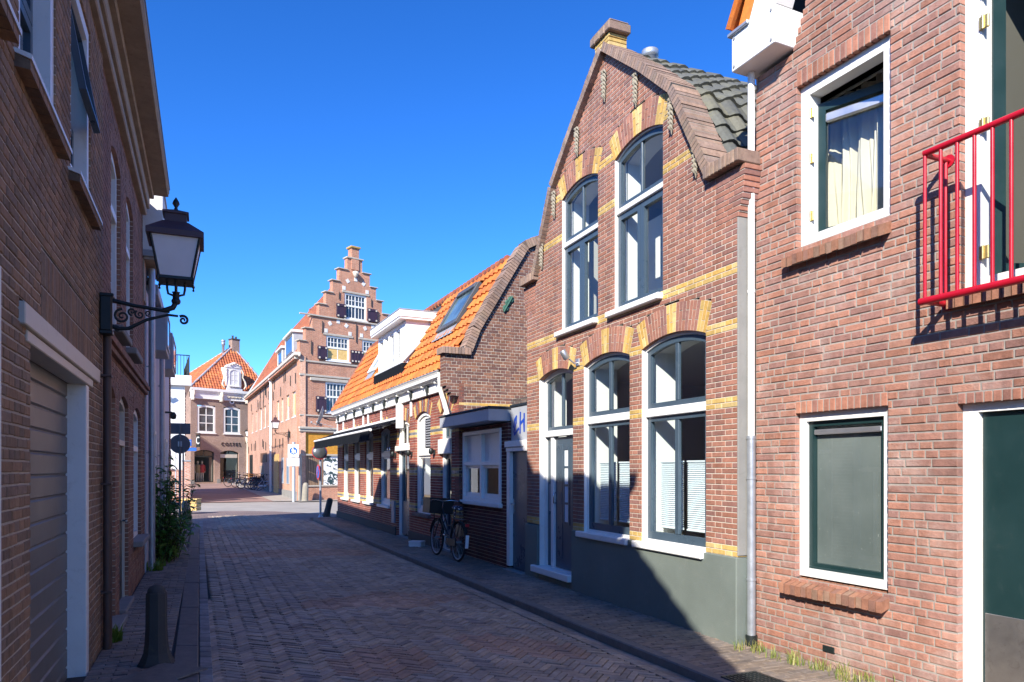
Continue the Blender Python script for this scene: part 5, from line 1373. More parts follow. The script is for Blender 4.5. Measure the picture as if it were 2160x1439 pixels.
# local frame: x to the right along the front; origin at the left end
WC=4.92; zb=.45
OC=[(.55,2.05,4.58-zb,6.86-zb),(2.75,4.22,4.58-zb,6.82-zb),(.30,1.95,.10,3.2-zb),(2.45,4.08,.10,3.18-zb)]
mb=MB(); slab(mb,0,WC,-.3,7.0,OC,0,.3); mb.box((0,.3,-.3),(.3,7,7.6)); mb.box((WC-.3,.3,-.3),(WC,7,7.6)); mb.box((WC,.5,-.3),(7.1,5.3,7.75)); mb.build('wall',W['t_costes'],HC)
for o,rs in ((OC[0],.14),(OC[1],.14)):
    w=far_window(HC,o[0]+.0,o[1],o[2],o[3],.05,2,3,.16,.07,'white','dglass',rs)
    mb=MB(); mb.box((o[0]-.02,-.0,o[3]-.16),(o[1]+.02,.06,o[3]+.02)); 
mb=MB(); mb.bbox((-.08,-.25,7.55),(WC+.08,.1,7.78),.02); mb.bbox((-.05,-.16,7.42),(WC+.05,.1,7.55),.02); mb.bbox((-.0,-.08,6.98),(WC,.1,7.42),.02); mb.bbox((-.04,-.13,6.90),(WC+.04,.08,6.98),.02)
cn=mb.build('cornice',W['whitecl'],HC)
mb=MB()
for x in (.14,2.5,WC-.14):
    mb.bbox((x-.14,-.24,6.75),(x+.14,-.02,7.55),.03); mb.tube([(x,-.26,7.5),(x,-.36,7.3),(x,-.24,7.1),(x,-.30,6.9),(x,-.2,6.75)],[.10,.12,.07,.09,.04],8); mb.cut()
mb.bbox((3.0,-.11,7.08),(4.3,-.05,7.32),.02)
for i in range(7): mb.tube([(3.15+i*.16,-.12,7.15+.04*(i%2)),(3.25+i*.16,-.14,7.24-.04*(i%2))],.03,5)
mb.split('carved_corbel',W['cream'],cn)
mb=MB(); mb.ring([(3.46+.2*math.cos(2*PI*i/16),6.85-.0+.2*math.sin(2*PI*i/16)) for i in range(16)],[(3.46+.12*math.cos(2*PI*i/16),6.85+.12*math.sin(2*PI*i/16)) for i in range(16)],-.05,.02); oc=mb.build('round_window',W['whitecl'],HC)
mb=MB(); mb.face([(3.46+.13*math.cos(2*PI*i/16),-.01,6.85+.13*math.sin(2*PI*i/16)) for i in range(16)]); mb.build('pane',W['dglass'],oc)
# shop fronts
for o in OC[2:]:
    A=Arch(o[0],o[1],o[2],o[3]-.2,.2,.25); mb=MB(); mb.ring(A.outline(0,10),A.outline(.07,10),.12,.2); mb.box((o[0]+.07,.13,2.15),(o[1]-.07,.19,2.28)); mb.box((A.c-.03,.14,2.28),(A.c+.03,.18,A.top(A.c,.07)))
    w=mb.build('shop_window',W['black'],HC); pane(w,A.outline(.07,10),.16)
    if o is OC[3]:
        mb=MB(); mb.box((o[0]+.07,.125,2.12),(o[1]-.07,.20,2.42)); mb.build('transom_panel',W['cream'],w)
    mb=MB(); n=12; oo=A.outline(0,n)[2:]
    mb.prism([(p[0],0,p[1]) for p in oo]+[(o[0],0,o[3]+.0),(o[1],0,o[3]+.0)][::1],(0,.28,0)); mb.build('arch_infill',W['t_costes'],w)
    room(HC,o[0]+.01,o[1]-.01,.05,2.75,.31,4.,'roomd')
mb=MB(); mb.box((WC*.5-.28,-.03,-.3),(WC*.5+.02,.0,.35)); mb.box((0,-.03,-.3),(.3,.0,.3)); mb.box((4.08,-.03,-.3),(WC,.0,.3)); mb.build('stone_base',W['conc'],HC)
mb=MB(); mb.lathe([(.13,-.2),(.13,.1),(.09,.15),(.085,3.3),(.13,3.4),(.18,3.65),(.2,3.9)],12,(WC-.1,-.12,0)); mb.build('corner_column',W['cream'],HC)
textobj('COSTES',.40,HC,(3.38,-.03,3.69-zb),'black',name='shop_sign',space=1.42,ext=.02,sx=.92)
# pyramid roof with four slopes
apx=(4.67,2.2,11.9); e=.1; z0=7.80
mb=MB(); B=[(-e,-.12,z0),(7.2,-.12,z0),(7.2,5.4,z0),(-e,5.4,z0)]
tw=.55
for i in range(4):
    a,b=Vector(B[i]),Vector(B[(i+1)%4]); ax=Vector(apx); u=(b-a); Lu=u.length; u.normalize(); mid=a+u*((ax-a).dot(u)); up=(ax-mid); Lup=up.length; up.normalize()
    if i in (0,3,1):
        ns=18; nu=30; fa=(ax-a).dot(u)
        def kp(c,r,ct,a=a,u=u,up=up,fa=fa,Lu=Lu,Lup=Lup):
            s=(ct-a).dot(u); t=(ct-a).dot(up)/Lup
            return s>fa*t-.05 and s<Lu-(Lu-fa)*t+.05 and t<.97
        pantiles(mb,a,u,up,nu,ns,Lu/nu,Lup/ns,0,.05,kp,.03,4)
    mb.face([a+Vector((0,0,-.01)),b+Vector((0,0,-.01)),ax])
rf=mb.build('roof',W['tile_cos'],HC)
mb=MB()
for p in B: mb.tube([p,apx],.09,6)
mb.build('hip_flashing',W['lead'],rf)
mb=MB(); mb.box((apx[0]-.2,1.9,11.3),(apx[0]+.5,2.5,12.55)); ch=mb.build('chimney',W['t_costes'],rf)
mb=MB(); mb.bbox((apx[0]-.24,1.86,12.45),(apx[0]+.54,2.54,12.58),.02); mb.lathe([(.09,0),(.09,.28)],8,(apx[0]+.0,2.2,12.58)); mb.lathe([(.09,0),(.09,.22)],8,(apx[0]+.3,2.2,12.58)); mb.build('chimney_pot',W['darkstone'],ch)
mb=MB(); mb.lathe([(.11,0),(.11,1.3),(.16,1.32),(.16,1.5),(.12,1.55),(.18,1.6),(.18,1.75),(.02,1.8)],12,(apx[0]-.85,2.2,10.6)); mb.build('flue_pipe',W['zinc'],rf)
# ornate dormer
c=3.6; mb=MB(); mb.box((WC,.35,-.3),(7.1,5.3,7.78)) if False else None; mb.box((c-.62,-.15,7.78),(c+.62,2.2,9.75)); mb.bbox((c-.72,-.22,7.78),(c+.72,.0,7.98),.02)
mb.prism([(c-.72,-.20,9.70),(c+.72,-.20,9.70),(c+.6,-.20,9.9),(c+.25,-.20,10.05),(c,-.20,10.18),(c-.25,-.20,10.05),(c-.6,-.20,9.9)],(0,.4,0))
dm=mb.build('roof_dormer',W['whitecl'],HC)
mb=MB()
for sg in (-1,1):
    pts=[(c+sg*.66,-.18,9.6),(c+sg*.80,-.2,9.3),(c+sg*.74,-.2,8.95),(c+sg*.95,-.2,8.6),(c+sg*1.05,-.2,8.25),(c+sg*.85,-.2,7.95)]
    mb.tube(pts,[.04,.07,.05,.08,.09,.05],8)
    for q in range(3): mb.lathe([(0,-.05),(.05,-.03),(.05,.03),(0,.05)],8,(c+sg*(.76+.10*q),-.22,9.1-.4*q))
for q in range(5): mb.tube([(c-.4+.2*q,-.24,9.86+.08*(2-abs(q-2))),(c-.3+.2*q,-.26,9.95+.08*(2-abs(q-2)))],.05,6)
mb.build('scroll_carving',W['cream'],dm)
far_window(dm,c-.46,c+.46,8.15,9.6,-.16,2,3,.09,.05,'white','dglass',.25)
# projecting sign with a letter C on a bracket
mb=MB(); mb.tube([(.42,.0,4.05),(.42,-.75,4.05)],.03,6); mb.box((.39,-.72,2.95),(.45,-.12,3.95)); sg=mb.build('hanging_sign',W['black'],HC)
textobj('C',.85,sg,(.38,-.42,3.45),'whitecl',(PI/2,0,-PI/2),.01,'sign_letter')
mb=MB(); mb.prism([(.5,-.02,3.9),(1.95,-.02,3.3),(1.95,-.02,3.22),(.5,-.02,3.82)],(0,.02,0)); 
# mannequins and display inside
def mannequin(loc,coat,lab):
    m=thing('mannequin',lab,'mannequin',loc,math.atan2(.7506,.6608))
    mb=MB(); mb.lathe([(.0,0),(.13,.0),(.13,.02),(.0,.03)],12); 
    for s in (-1,1): mb.tube([(s*.09,.0,.03),(s*.085,.0,.45),(s*.075,0,.86)],[.04,.055,.085],8)
    mb.lathe([(.14,.84),(.16,.92),(.13,1.08),(.15,1.25),(.19,1.38),(.14,1.46),(.06,1.49),(.05,1.55)],12); mb.lathe([(.03,1.54),(.075,1.60),(.09,1.68),(.07,1.76),(.0,1.79)],10)
    for s in (-1,1): mb.tube([(s*.19,0,1.40),(s*.24,.02,1.15),(s*.23,-.03,.88),(s*.22,-.04,.78)],[.05,.045,.035,.03],8)
    mb.build('body',W['cream'],m)
    mb=MB(); mb.lathe([(.20,.80),(.18,1.05),(.17,1.2),(.21,1.37),(.16,1.47),(.07,1.50)],12)
    for s in (-1,1): mb.tube([(s*.20,0,1.41),(s*.25,.02,1.15),(s*.24,-.03,.90)],[.06,.055,.05],8)
    mb.build('coat',W[coat],m); return m
W['redcloth']=paint('red_cloth',(.55,.05,.05),.8,.1,6.); W['tancloth']=paint('tan_cloth',(.38,.27,.13),.8,.1,6.); W['greycloth']=paint('grey_cloth',(.35,.33,.38),.8,.1,6.)
def hc(x,y,z=0): 
    a=math.atan2(.7506,.6608); return (-25.9+x*math.cos(a)-y*math.sin(a),57.31+x*math.sin(a)+y*math.cos(a),.45+z)
mannequin(hc(1.28,.75,.08),'redcloth','shop window mannequin in a red coat'); mannequin(hc(.95,.8,.08),'tancloth','shop window mannequin in a tan coat, between the red and grey ones'); mannequin(hc(.60,.9,.08),'greycloth','shop window mannequin in grey at the left edge of the shop window')
# ================================================================== STREET FURNITURE
def scroll(mb,c,r0,turns,a0,y,w=.012,dirn=1,n=26):
    pts=[]
    for i in range(n+1):
        t=i/n; a=a0+dirn*turns*2*PI*t; r=r0*(1-.86*t); pts.append((c[0]+r*math.cos(a),y,c[1]+r*math.sin(a)))
    mb.tube(pts,[w*(1-.35*i/n) for i in range(n+1)],6)
def lantern(name,label,loc,rz,scale=1.,hood='terracotta',arm=.63,group=None,plate=True):
    # local x from the wall outwards, lantern centre at x = arm
    t=thing(name,label,'street lamp',loc,rz,group); t.scale=(scale,)*3
    mb=MB(); mb.bbox((-.0,-.06,-.17),(.115,.06,.20),.015); mb.bbox((-.0,-.07,.18),(.13,.07,.215),.008); mb.bbox((.0,-.065,-.20),(.12,.065,-.16),.008); pl=mb.build('wall_plate',W['black'],t)
    mb=MB(); mb.tube([(.08,0,.16),(.3,0,.12),(arm-.06,0,.085)],[.024,.02,.018],8); mb.tube([(.05,0,-.08),(.16,0,-.13),(.26,0,-.12),(.42,0,-.02),(arm-.08,0,.05),(arm+.02,0,.045)],[.02,.022,.02,.016,.014,.012],8)
    scroll(mb,(.20,-.0),.075,1.6,PI/2,0,.014); scroll(mb,(.29,.055),.04,1.3,-PI/2,0,.011,-1); scroll(mb,(.36,.03),.045,1.4,PI*.7,0,.011); scroll(mb,(.44,.05),.03,1.3,-PI*.4,0,.009,-1); scroll(mb,(.15,-.135),.035,1.3,PI,0,.011,-1)
    scroll(mb,(arm+.07,.005),.05,1.5,PI*.75,0,.015,-1); mb.tube([(arm-.12,0,.09),(arm-.03,0,.13),(arm,0,.19)],[.026,.028,.026],8); mb.build('bracket',W['black'],t)
    a=arm; mb=MB(); mb.lathe([(.035,.17),(.045,.19),(.045,.21),(.034,.225),(.032,.28),(.042,.295)],12,(a,0,0))
    for s in (-1,1): mb.tube([(a+s*.03,0,.26),(a+s*.075,0,.275),(a+s*.085,0,.33),(a+s*.085,0,.40),(a+s*.10,0,.425)],.012,8); mb.tube([(a,s*.03,.26),(a,s*.075,.275),(a,s*.085,.33),(a,s*.085,.42)],.012,8)
    mb.tube([(a,0,.28),(a,0,.43)],.010,8); mb.build('cradle',W['black'],t)
    zb,zt=.43,.86; hb,ht=.155,.235
    V=lambda h,z,i:(a+(-h,h,h,-h)[i],(-h,-h,h,h)[i],z)
    mb=MB(); mb.bbox((a-hb-.015,-hb-.015,zb-.035),(a+hb+.015,hb+.015,zb),.006)
    for i in range(4):
        mb.tube([V(hb,zb,i),V(ht,zt,i)],.014,6); mb.tube([V(ht,zt,i),V(ht,zt,(i+1)%4)],.015,6); mb.lathe([(.0,-.06),(.014,-.05),(.006,-.03),(.016,-.01),(.004,.02)],8,V(hb+.01,zb-.02,i))
    fr=mb.build('lantern_frame',W['black'],t)
    mb=MB()
    for i in range(4):
        j=(i+1)%4; mb.face([V(hb,zb,i),V(hb,zb,j),V(ht,zt,j),V(ht,zt,i)])
    mb.build('lantern_glass',W['lampglass'],fr)
    mb=MB(); e=ht+.035
    prof=[(e,zt-.035),(e,zt+.02),(.12,zt+.145),(.105,zt+.15),(.105,zt+.235),(.125,zt+.235),(.125,zt+.255),(.02,zt+.30)]
    r2=math.sqrt(2); mb.lathe([(r*r2,z) for r,z in prof],4,(a,0,0),0,False,PI/4); hd=mb.build('lantern_hood',W[hood],t)
    mb=MB(); mb.lathe([(.015,zt+.29),(.02,zt+.315),(.012,zt+.325),(.036,zt+.365),(.03,zt+.39),(.004,zt+.435)],12,(a,0,0)); mb.build('finial',W['black'],hd)
    mb=MB(); mb.lathe([(0,zb+.01),(.03,zb+.03),(.035,zb+.12),(.0,zb+.15)],10,(a,0,0)); mb.build('bulb',W['osbl'],fr)
    return t
aL=math.atan2(-KL,1)  # outward direction of the left front is (1,KL)/n turned: (.92,.395)
lantern('wall_lantern','black scrolled wall lantern with frosted glass on the dark brick house, nearest in view',lf(3.42,.0,3.06),math.atan2(.395,.919),.90,'terracotta',.70)
# lanterns on the stepped gable side wall and at the shop corner
def sgw(u,q,z):  # world point on the side wall of the stepped gable house
    ux,uy=-.44,.898; return (-10.9+ux*u-.898*q,36.5+uy*u-.44*q,z)
lantern('wall_lantern','small wall lantern with copper hood on the stepped gable house',sgw(2.95,.02,3.52),math.atan2(-.44,-.898),.82,'terracotta',.95)
p=hc(4.75,-.0,3.55); lantern('wall_lantern','dark wall lantern at the corner column of the shop house',(p[0],p[1],p[2]),math.atan2(-.66,.75)+.0,1.0,'black',.5)
# bollards
def bollard(loc,label,h,r,mat,tilt=(0,0),kind=0,group=None,rz=0):
    if kind==0:   # octagonal cast post with a domed top and a flared foot
        mb=MB(); mb.lathe([(r*1.75,0),(r*1.55,.03),(r*1.2,.10),(r*1.08,.18),(r*1.0,h*.45),(r*.97,h-.10),(r*.95,h-.07),(r*.86,h-.06)],8,(0,0,0),0,False,PI/8); mb.lathe([(r*.86,h-.06),(r*.80,h-.035),(r*.6,h-.012),(r*.3,h-.002),(.0,h)],16)
    else:         # worn round stone
        mb=MB(); mb.lathe([(r*1.1,0),(r*1.05,h*.2),(r*1.0,h*.6),(r*.9,h*.85),(r*.7,h*.95),(r*.3,h),(0,h)],12)
    o=mb.build('bollard',W[mat]); o.location=loc; o.rotation_euler=(tilt[0],tilt[1],rz); return tag(o,label,'bollard',group)
bollard((-3.03,6.06,-.01),'dark eight sided bollard with a domed top on the left pavement',.67,.085,'darkstone',(0,0),0,None,.2)
bollard((-9.75,21.4,-.02),'leaning mossy stone bollard beside the round sign pole',.72,.13,'stone',(0,R(-7)),1)
bollard((-6.62,25.3,-.09),'dark leaning bollard beside the traffic mirror pole',.72,.11,'darkstone',(0,R(13)),0)
bollard((-10.55,36.2,.0),'weathered stone bollard at the corner of the stepped gable house',.95,.16,'stone',(0,R(3)),1)
# traffic mirror and parking sign on a pole
TM=thing('traffic_mirror_pole','grey pole with the back of a round traffic mirror and a red and blue sign','sign',(-6.72,24.95,-.09))
W['mirror']=paint('mirror_back',(.12,.13,.14),.3,.12,2.,None,.02,.5); W['signred']=paint('sign_red',(.48,.02,.03),.4,.1,5.); W['signblue']=paint('sign_blue',(.005,.09,.42),.35,.06,5.); W['signback']=paint('sign_back_grey',(.10,.11,.125),.5,.15,4.,(.06,.07,.08))
mb=MB(); mb.tube([(0,0,-.1),(0,0,2.5)],.038,12); mb.lathe([(.10,.0),(.09,.05),(.04,.14)],10); mb.build('pole',W['zinc'],TM)
M=Matrix.Translation((.0,-.10,2.33))@Matrix.Rotation(R(25),4,'Z')@Matrix.Rotation(R(80),4,'X')
mb=MB(); mb.lathe([(.0,.075),(.14,.06),(.23,.02),(.255,-.02)],28,(0,0,0),0,True,0,M); 
mb.build('mirror_shell',W['mirror'],TM)
mb=MB(); mb.tube([M@Vector((.258*math.cos(2*PI*i/28),.258*math.sin(2*PI*i/28),-.02)) for i in range(28)],.013,8,0,True,True); mb.build('mirror_rim',W['signred'],TM)

NP=Matrix.Translation((-.06,-.06,1.62))@Matrix.Rotation(R(-62),4,'Z')@Matrix.Rotation(R(90),4,'X')
mb=MB(); mb.lathe([(.0,0),(.27,0),(.27,.012),(.0,.012)],28,(0,0,0),0,False,0,NP); sd=mb.build('sign_disc',W['signred'],TM)
mb=MB(); mb.lathe([(.0,.013),(.215,.013),(.215,.018),(.0,.018)],28,(0,0,0),0,False,0,NP); mb.build('sign_face',W['signblue'],sd)
mb=MB(); mb.box((-.24,-.022,.019),(.24,.022,.024),0,NP@Matrix.Rotation(R(45),4,'Z')); mb.build('sign_bar',W['signred'],sd)
# pedestrian zone sign
ZS=thing('pedestrian_zone_sign','white zone sign with a blue walkers disc and a text plate on a grey post','sign',(-11.02,35.9,0),R(10))
mb=MB(); mb.tube([(0,0,-.1),(0,0,3.0)],.16*.5,12); mb.build('post',W['bluegrey'],ZS)
mb=MB(); mb.bbox((-.27,-.12,2.22),(.27,-.09,2.88),.01); sp_=mb.build('sign_plate',W['whitecl'],ZS)
mb=MB(); rring(mb,-.255,.255,2.235,2.865,.012,-.123,-.119); mb.build('sign_border',W['grey'],sp_)
mb=MB(); mb.lathe([(.0,0),(.19,0),(.19,.004),(0,.004)],30,(0,-.121,2.55),0,False,0,Matrix.Rotation(R(90),4,'X')); mb.build('blue_disc',W['signblue'],sp_)
mb=MB()
def walker(mb,x,z,s):
    y=-.128
    mb.lathe([(0,0),(.026*s,0),(.026*s,.002),(0,.002)],12,(x,y,z+.115*s),0,False,0,Matrix.Rotation(R(90),4,'X'))
    P=lambda pts:mb.face([(x+px*s,y-.001,z+pz*s) for px,pz in pts])
    P([(-.035,.08),(.03,.08),(.028,-.02),(-.03,-.02)]); P([(-.03,-.02),(0,-.02),(-.03,-.14),(-.055,-.13)]); P([(0,-.02),(.028,-.02),(.05,-.14),(.02,-.14)]); P([(.03,.08),(.075,.0),(.06,-.015),(.02,.05)]); P([(-.035,.08),(-.065,-.01),(-.05,-.02),(-.02,.05)])
walker(mb,-.03,2.57,1.15); walker(mb,.085,2.515,.7); mb.build('walker_symbol',W['whitecl'],sp_)
textobj('ZONE',.075,sp_,(0,-.124,2.80),'black',name='sign_word',ext=.001)
mb=MB(); mb.bbox((-.29,-.12,1.78),(.29,-.09,2.19),.008); lp_=mb.build('text_plate',W['whitecl'],ZS)
mb=MB()
for (a,b,z) in ((-.24,.23,2.11),(-.24,.18,2.055),(-.24,.03,1.95),(.10,.24,1.95),(-.24,-.17,1.895),(.12,.24,1.895),(-.24,.0,1.84),(.12,.24,1.84)):
    x=a
    while x<b: 
        w=random.uniform(.018,.045); mb.box((x,-.122,z),(min(x+w,b),-.12,z+.018)); x+=w+.012
mb.build('small_print',W['grey'],lp_)
# back of the round sign with the rectangular plate above
RS=thing('round_sign_pole','pole with the dark back of a round sign under a dark rectangular plate','sign',(-10.04,21.5,-.02),R(24))
mb=MB(); mb.tube([(0,0,-.05),(0,0,3.02)],.035,12); mb.tube([(.09,.05,.2),(.09,.05,2.4)],.022,8); mb.build('pole',W['signback'],RS)
mb=MB(); mb.bbox((-.28,.04,2.72),(.29,.06,3.05),.012); mb.build('rectangular_plate',W['signback'],RS)
mb=MB(); mb.lathe([(.0,0),(.285,0),(.29,.01),(.285,.022),(.0,.022)],36,(.0,.05,2.42),0,False,0,Matrix.Rotation(R(90),4,'X')); ds=mb.build('round_plate',W['signback'],RS)
mb=MB()
for x in (-.035,.035): mb.bbox((x-.02,-.05,2.34),(x+.02,.03,2.50),.004)
mb.build('clamp',W['zinc'],ds)
# street name plates
SN=thing('street_name_sign','two small blue street name plates on a thin pole behind the round sign','sign',(-15.62,34.1,0),R(2))
mb=MB(); mb.tube([(-.5,.0,0),(-.5,0,3.05)],.03,8); mb.build('pole',W['bluegrey'],SN)
mb=MB(); mb.bbox((-.5,-.04,2.74),(.26,-.01,3.05),.008); pA=mb.build('name_plate',W['signblue'],SN)
textobj('oord',.24,pA,(-.02,-.045,2.89),'whitecl',name='street_name',ext=.002)
mb=MB(); mb.bbox((-.45,-.05,2.50),(.50,-.02,2.66),.008); mb.build('lower_plate',W['signblue'],SN)
# planter bench with pots
PB=thing('planter_box','orange wooden planter box with small plants at the foot of the brick pillar','planter',(-12.35,27.3,0),R(5))
mb=MB(); 
for q in range(3): mb.bbox((-.32,-.25,.05+.14*q),(.32,-.21,.05+.14*q+.125),.006); mb.bbox((.28,-.25,.05+.14*q),(.32,.25,.05+.14*q+.125),.006); mb.bbox((-.32,-.25,.05+.14*q),(-.28,.25,.05+.14*q+.125),.006)
mb.bbox((-.34,-.27,.46),(.34,.27,.50),.006); mb.build('box',W['osbl'],PB)
# flat white box left on the pavement
WB=thing('white_box','flat white cardboard box lying on the pavement by the row house wall','box',(-2.02,15.1,.0),R(-20))
mb=MB(); mb.bbox((-.145,-.10,0),(.145,.10,.085),.006); mb.build('carton',W['whitecl'],WB)
mb=MB(); mb.bbox((-.15,-.105,.085),(.15,.105,.12),.006); mb.build('lid',W['whitecl'],WB)
# drain grate near the right edge
DG=thing('drain_grate','dark ribbed iron cover in the right pavement near the kerb','grate',(1.93,5.45,.002),R(-65))
mb=MB(); mb.bbox((-.28,-.18,-.02),(.28,.18,.008),.004); gr=mb.build('cover_frame',W['black'],DG)
mb=MB()
for i in range(13):
    for j in range(8): mb.bbox((-.25+i*.04,-.155+j*.04,.008),(-.225+i*.04,-.13+j*.04,.014),.002)
mb.build('cover_studs',W['black'],DG)

# ---- bicycles ------------------------------------------------------------------------
def bicycle(name,label,loc,rz,frame='black',crate=False,basket=None,lean=0,group=None,lo=False,seat='rubber',front=True):
    # local x forward, wheels at x=0 (rear) and x=1.10 (front)
    t=thing(name,label,'bicycle',loc,rz,group); t.rotation_euler=(lean,0,rz)
    r=.345; n=36 if not lo else 22
    for x in (0,1.10):
        mb=MB(); mb.tube([(x+(r-.02)*math.cos(2*PI*i/n),0,r+(r-.02)*math.sin(2*PI*i/n)) for i in range(n)],.021,8,0,True,True); w=mb.build('wheel',W['rubber'],t)
        mb=MB(); mb.tube([(x+(r-.045)*math.cos(2*PI*i/n),0,r+(r-.045)*math.sin(2*PI*i/n)) for i in range(n)],.011,6,0,True,True); mb.build('rim',W['chrome' if frame!='black' else 'zinc'],w)
        mb=MB(); ns=18 if not lo else 12
        for i in range(ns):
            a=2*PI*i/ns; mb.tube([(x+.02*math.cos(a+1),.02*(-1)**i,r+.02*math.sin(a+1)),(x+(r-.05)*math.cos(a),0,r+(r-.05)*math.sin(a))],.0018 if not lo else .003,4)
        mb.tube([(x,-.05,r),(x,.05,r)],.02,8); mb.build('spokes',W['zinc'],w)
        mb=MB(); k=14; pts=[(x+(r+.025)*math.cos(a),0,r+(r+.025)*math.sin(a)) for a in [PI*(.02+ .80*i/k)+ (0 if x==0 else .12) for i in range(k+1)]]
        for p,q in zip(pts[:-1],pts[1:]): mb.face([(p[0],-.03,p[2]),(q[0],-.03,q[2]),(q[0],.03,q[2]),(p[0],.03,p[2])])
        mb.build('mudguard',W[frame],t)
    bb=(.42,0,.30); hd=(.92,0,.90); hb=(.95,0,.72); st=(.26,0,.86); mb=MB()
    mb.tube([bb,(.275,0,.80)],.017,8); mb.tube([bb,hb],.02,8); mb.tube([(.32,0,.62),(.62,0,.60),hd],.016,8); mb.tube([hb,hd],.021,8)
    for s in (-1,1): mb.tube([bb,(.2,s*.05,.33),(0,s*.06,r)],.011,6); mb.tube([(.29,0,.72),(.2,s*.05,.62),(0,s*.06,r)],.009,6); mb.tube([(.96,s*.03,.70),(1.02,s*.055,.5),(1.10,s*.055,r)],.012,6)
    mb.build('frame',W[frame],t)
    mb=MB(); mb.tube([(.275,0,.78),(.245,0,.93)],.013,8); mb.lathe([(.0,-.02)],3) if False else None
    vs=[];N=14
    for (x,w,z) in ((.10,.09,.95),(.16,.105,.965),(.24,.085,.955),(.31,.045,.95),(.37,.028,.95),(.39,.01,.945)):
        for i in range(N):
            a=2*PI*i/N; vs.append((x,w*math.cos(a),z+(.025 if math.sin(a)>0 else .04)*math.sin(a)))
    fs=[(i*N+j,i*N+(j+1)%N,(i+1)*N+(j+1)%N,(i+1)*N+j) for i in range(5) for j in range(N)]; mb.mesh(vs,fs,0,True); mb.face(vs[:N]); mb.build('saddle',W[seat],t)
    mb=MB(); mb.tube([hd,(.90,0,1.02)],.014,8); mb.tube([(.72,-.29,1.03),(.80,-.28,1.05),(.90,-.16,1.06),(.92,0,1.04),(.90,.16,1.06),(.80,.28,1.05),(.72,.29,1.03)],.011,8); hbar=mb.build('handlebar',W['chrome'],t)
    mb=MB()
    for s in (-1,1): mb.tube([(.69,s*.292,1.025),(.80,s*.28,1.05)],.018,8)
    mb.build('grip',W['rubber'],hbar)
    mb=MB(); mb.tube([(.42,-.09,.30),(.42,.09,.30)],.012,6); mb.tube([(.42,-.09,.30),(.50,-.09,.15)],.010,6); mb.tube([(.42,.09,.30),(.34,.09,.45)],.010,6)
    mb.bbox((.45,-.16,.135),(.55,-.08,.16),.006); mb.bbox((.29,.08,.435),(.39,.16,.46),.006); mb.build('crank',W['chrome'],t)
    mb=MB(); mb.bbox((.0,.035,.26),(.50,.065,.40),.03); mb.build('chain_case',W[frame],t)
    mb=MB()
    for y in (-.06,0,.06): mb.tube([(-.28,y,.755),(.22,y,.755)],.007,6)
    mb.tube([(-.28,-.06,.755),(-.28,.06,.755)],.007,6)
    for s in (-1,1): mb.tube([(-.18,s*.06,.755),(0,s*.065,r)],.007,6)
    mb.build('carrier',W['black'],t)
    mb=MB(); mb.bbox((-.36,-.035,.64),(-.33,.035,.69),.008); mb.build('rear_light',W['signred'],t)
    if not lo:
        mb=MB(); mb.bbox((-.395,-.03,.27),(-.375,.03,.50),.006); mb.build('white_mud_flap',W['whitecl'],t)
        mb=MB()
        for s in (-1,1): mb.bbox((-.22,s*.055-.006,.45),(.02,s*.055+.006,.66),.006)
        mb.build('coat_guard',W['black'],t)
    mb=MB(); mb.tube([(.30,-.06,.3),(.25,-.17,.0)],.009,6); mb.build('kickstand',W['zinc'],t)
    mb=MB(); mb.lathe([(.0,-.04),(.035,-.02),(.045,.03),(.0,.035)],10,(1.02,0,.83),0,True,0,Matrix.Rotation(R(90),4,'Y')); mb.build('head_light',W['chrome'],t)
    if crate:
        mb=MB(); x0,x1,y0,y1,z0,z1=.96,1.36,-.24,.24,.80,1.09
        for a,b in (((x0,y0,z0),(x1,y1,z0+.015)),((x0,y0,z0),(x0+.012,y1,z1)),((x1-.012,y0,z0),(x1,y1,z1)),((x0,y0,z0),(x1,y0+.012,z1)),((x0,y1-.012,z0),(x1,y1,z1))): mb.bbox(a,b,.004)
        rring(mb,0,0,0,0,0,0,0) if False else None
        for a,b in (((x0-.012,y0-.012,z1-.03),(x1+.012,y0+.004,z1)),((x0-.012,y1-.004,z1-.03),(x1+.012,y1+.012,z1)),((x0-.012,y0,z1-.03),(x0+.004,y1,z1)),((x1-.004,y0,z1-.03),(x1+.012,y1,z1))): mb.bbox(a,b,.004)
        for s in (-1,1): mb.tube([(1.02,s*.12,.80),(1.10,s*.07,.36)],.009,6)
        mb.build('front_crate',W['crate'],t)
    if basket:
        mb=MB()
        for z,w in ((.78,.15),(.84,.16),(.90,.17),(.96,.18),(1.0,.185)): mb.ring([(1.12-w,z-.025),(1.12+w,z-.025),(1.12+w,z+.025),(1.12-w,z+.025)],[(1.12-w+.01,z-.02),(1.12+w-.01,z-.02),(1.12+w-.01,z+.02),(1.12-w+.01,z+.02)],-w,w)
        mb.bbox((.96,-.16,.76),(1.28,.16,1.0),.02); mb.build('wicker_basket',W[basket],t)
    return t
W['crate']=paint('black_plastic_crate',(.012,.012,.013),.5,.2,8.); W['wicker']=paint('wicker',(.36,.19,.08),.8,.3,30.,(.15,.08,.04),.4); W['bikesilver']=paint('silver_bicycle_paint',(.55,.56,.58),.3,.1,6.,None,.02,.6); W['bikeblue']=paint('dark_blue_bicycle_paint',(.015,.025,.055),.35,.1,6.)
def dots():
    k=NT('polka_dot_saddle_cover'); v=k.n('TexVoronoi',Scale=28.); k.t.links.new(k.obj(),v.inputs['Vector']); c=k.ramp(v.outputs['Distance'],[(.30,(.8,.82,.9)),(.34,(.01,.015,.05))]); return k.pbr(c,.6)
W['dots']=dots()
bx,by=-.93,12.72; fx,fy=-1.42,13.72
bicycle('city_bicycle','black city bicycle with a front crate and dotted saddle cover leaning against the annex wall',(-.97,12.62,0),math.atan2(fy-by,fx-bx),'black',True,None,R(4),None,False,'dots')
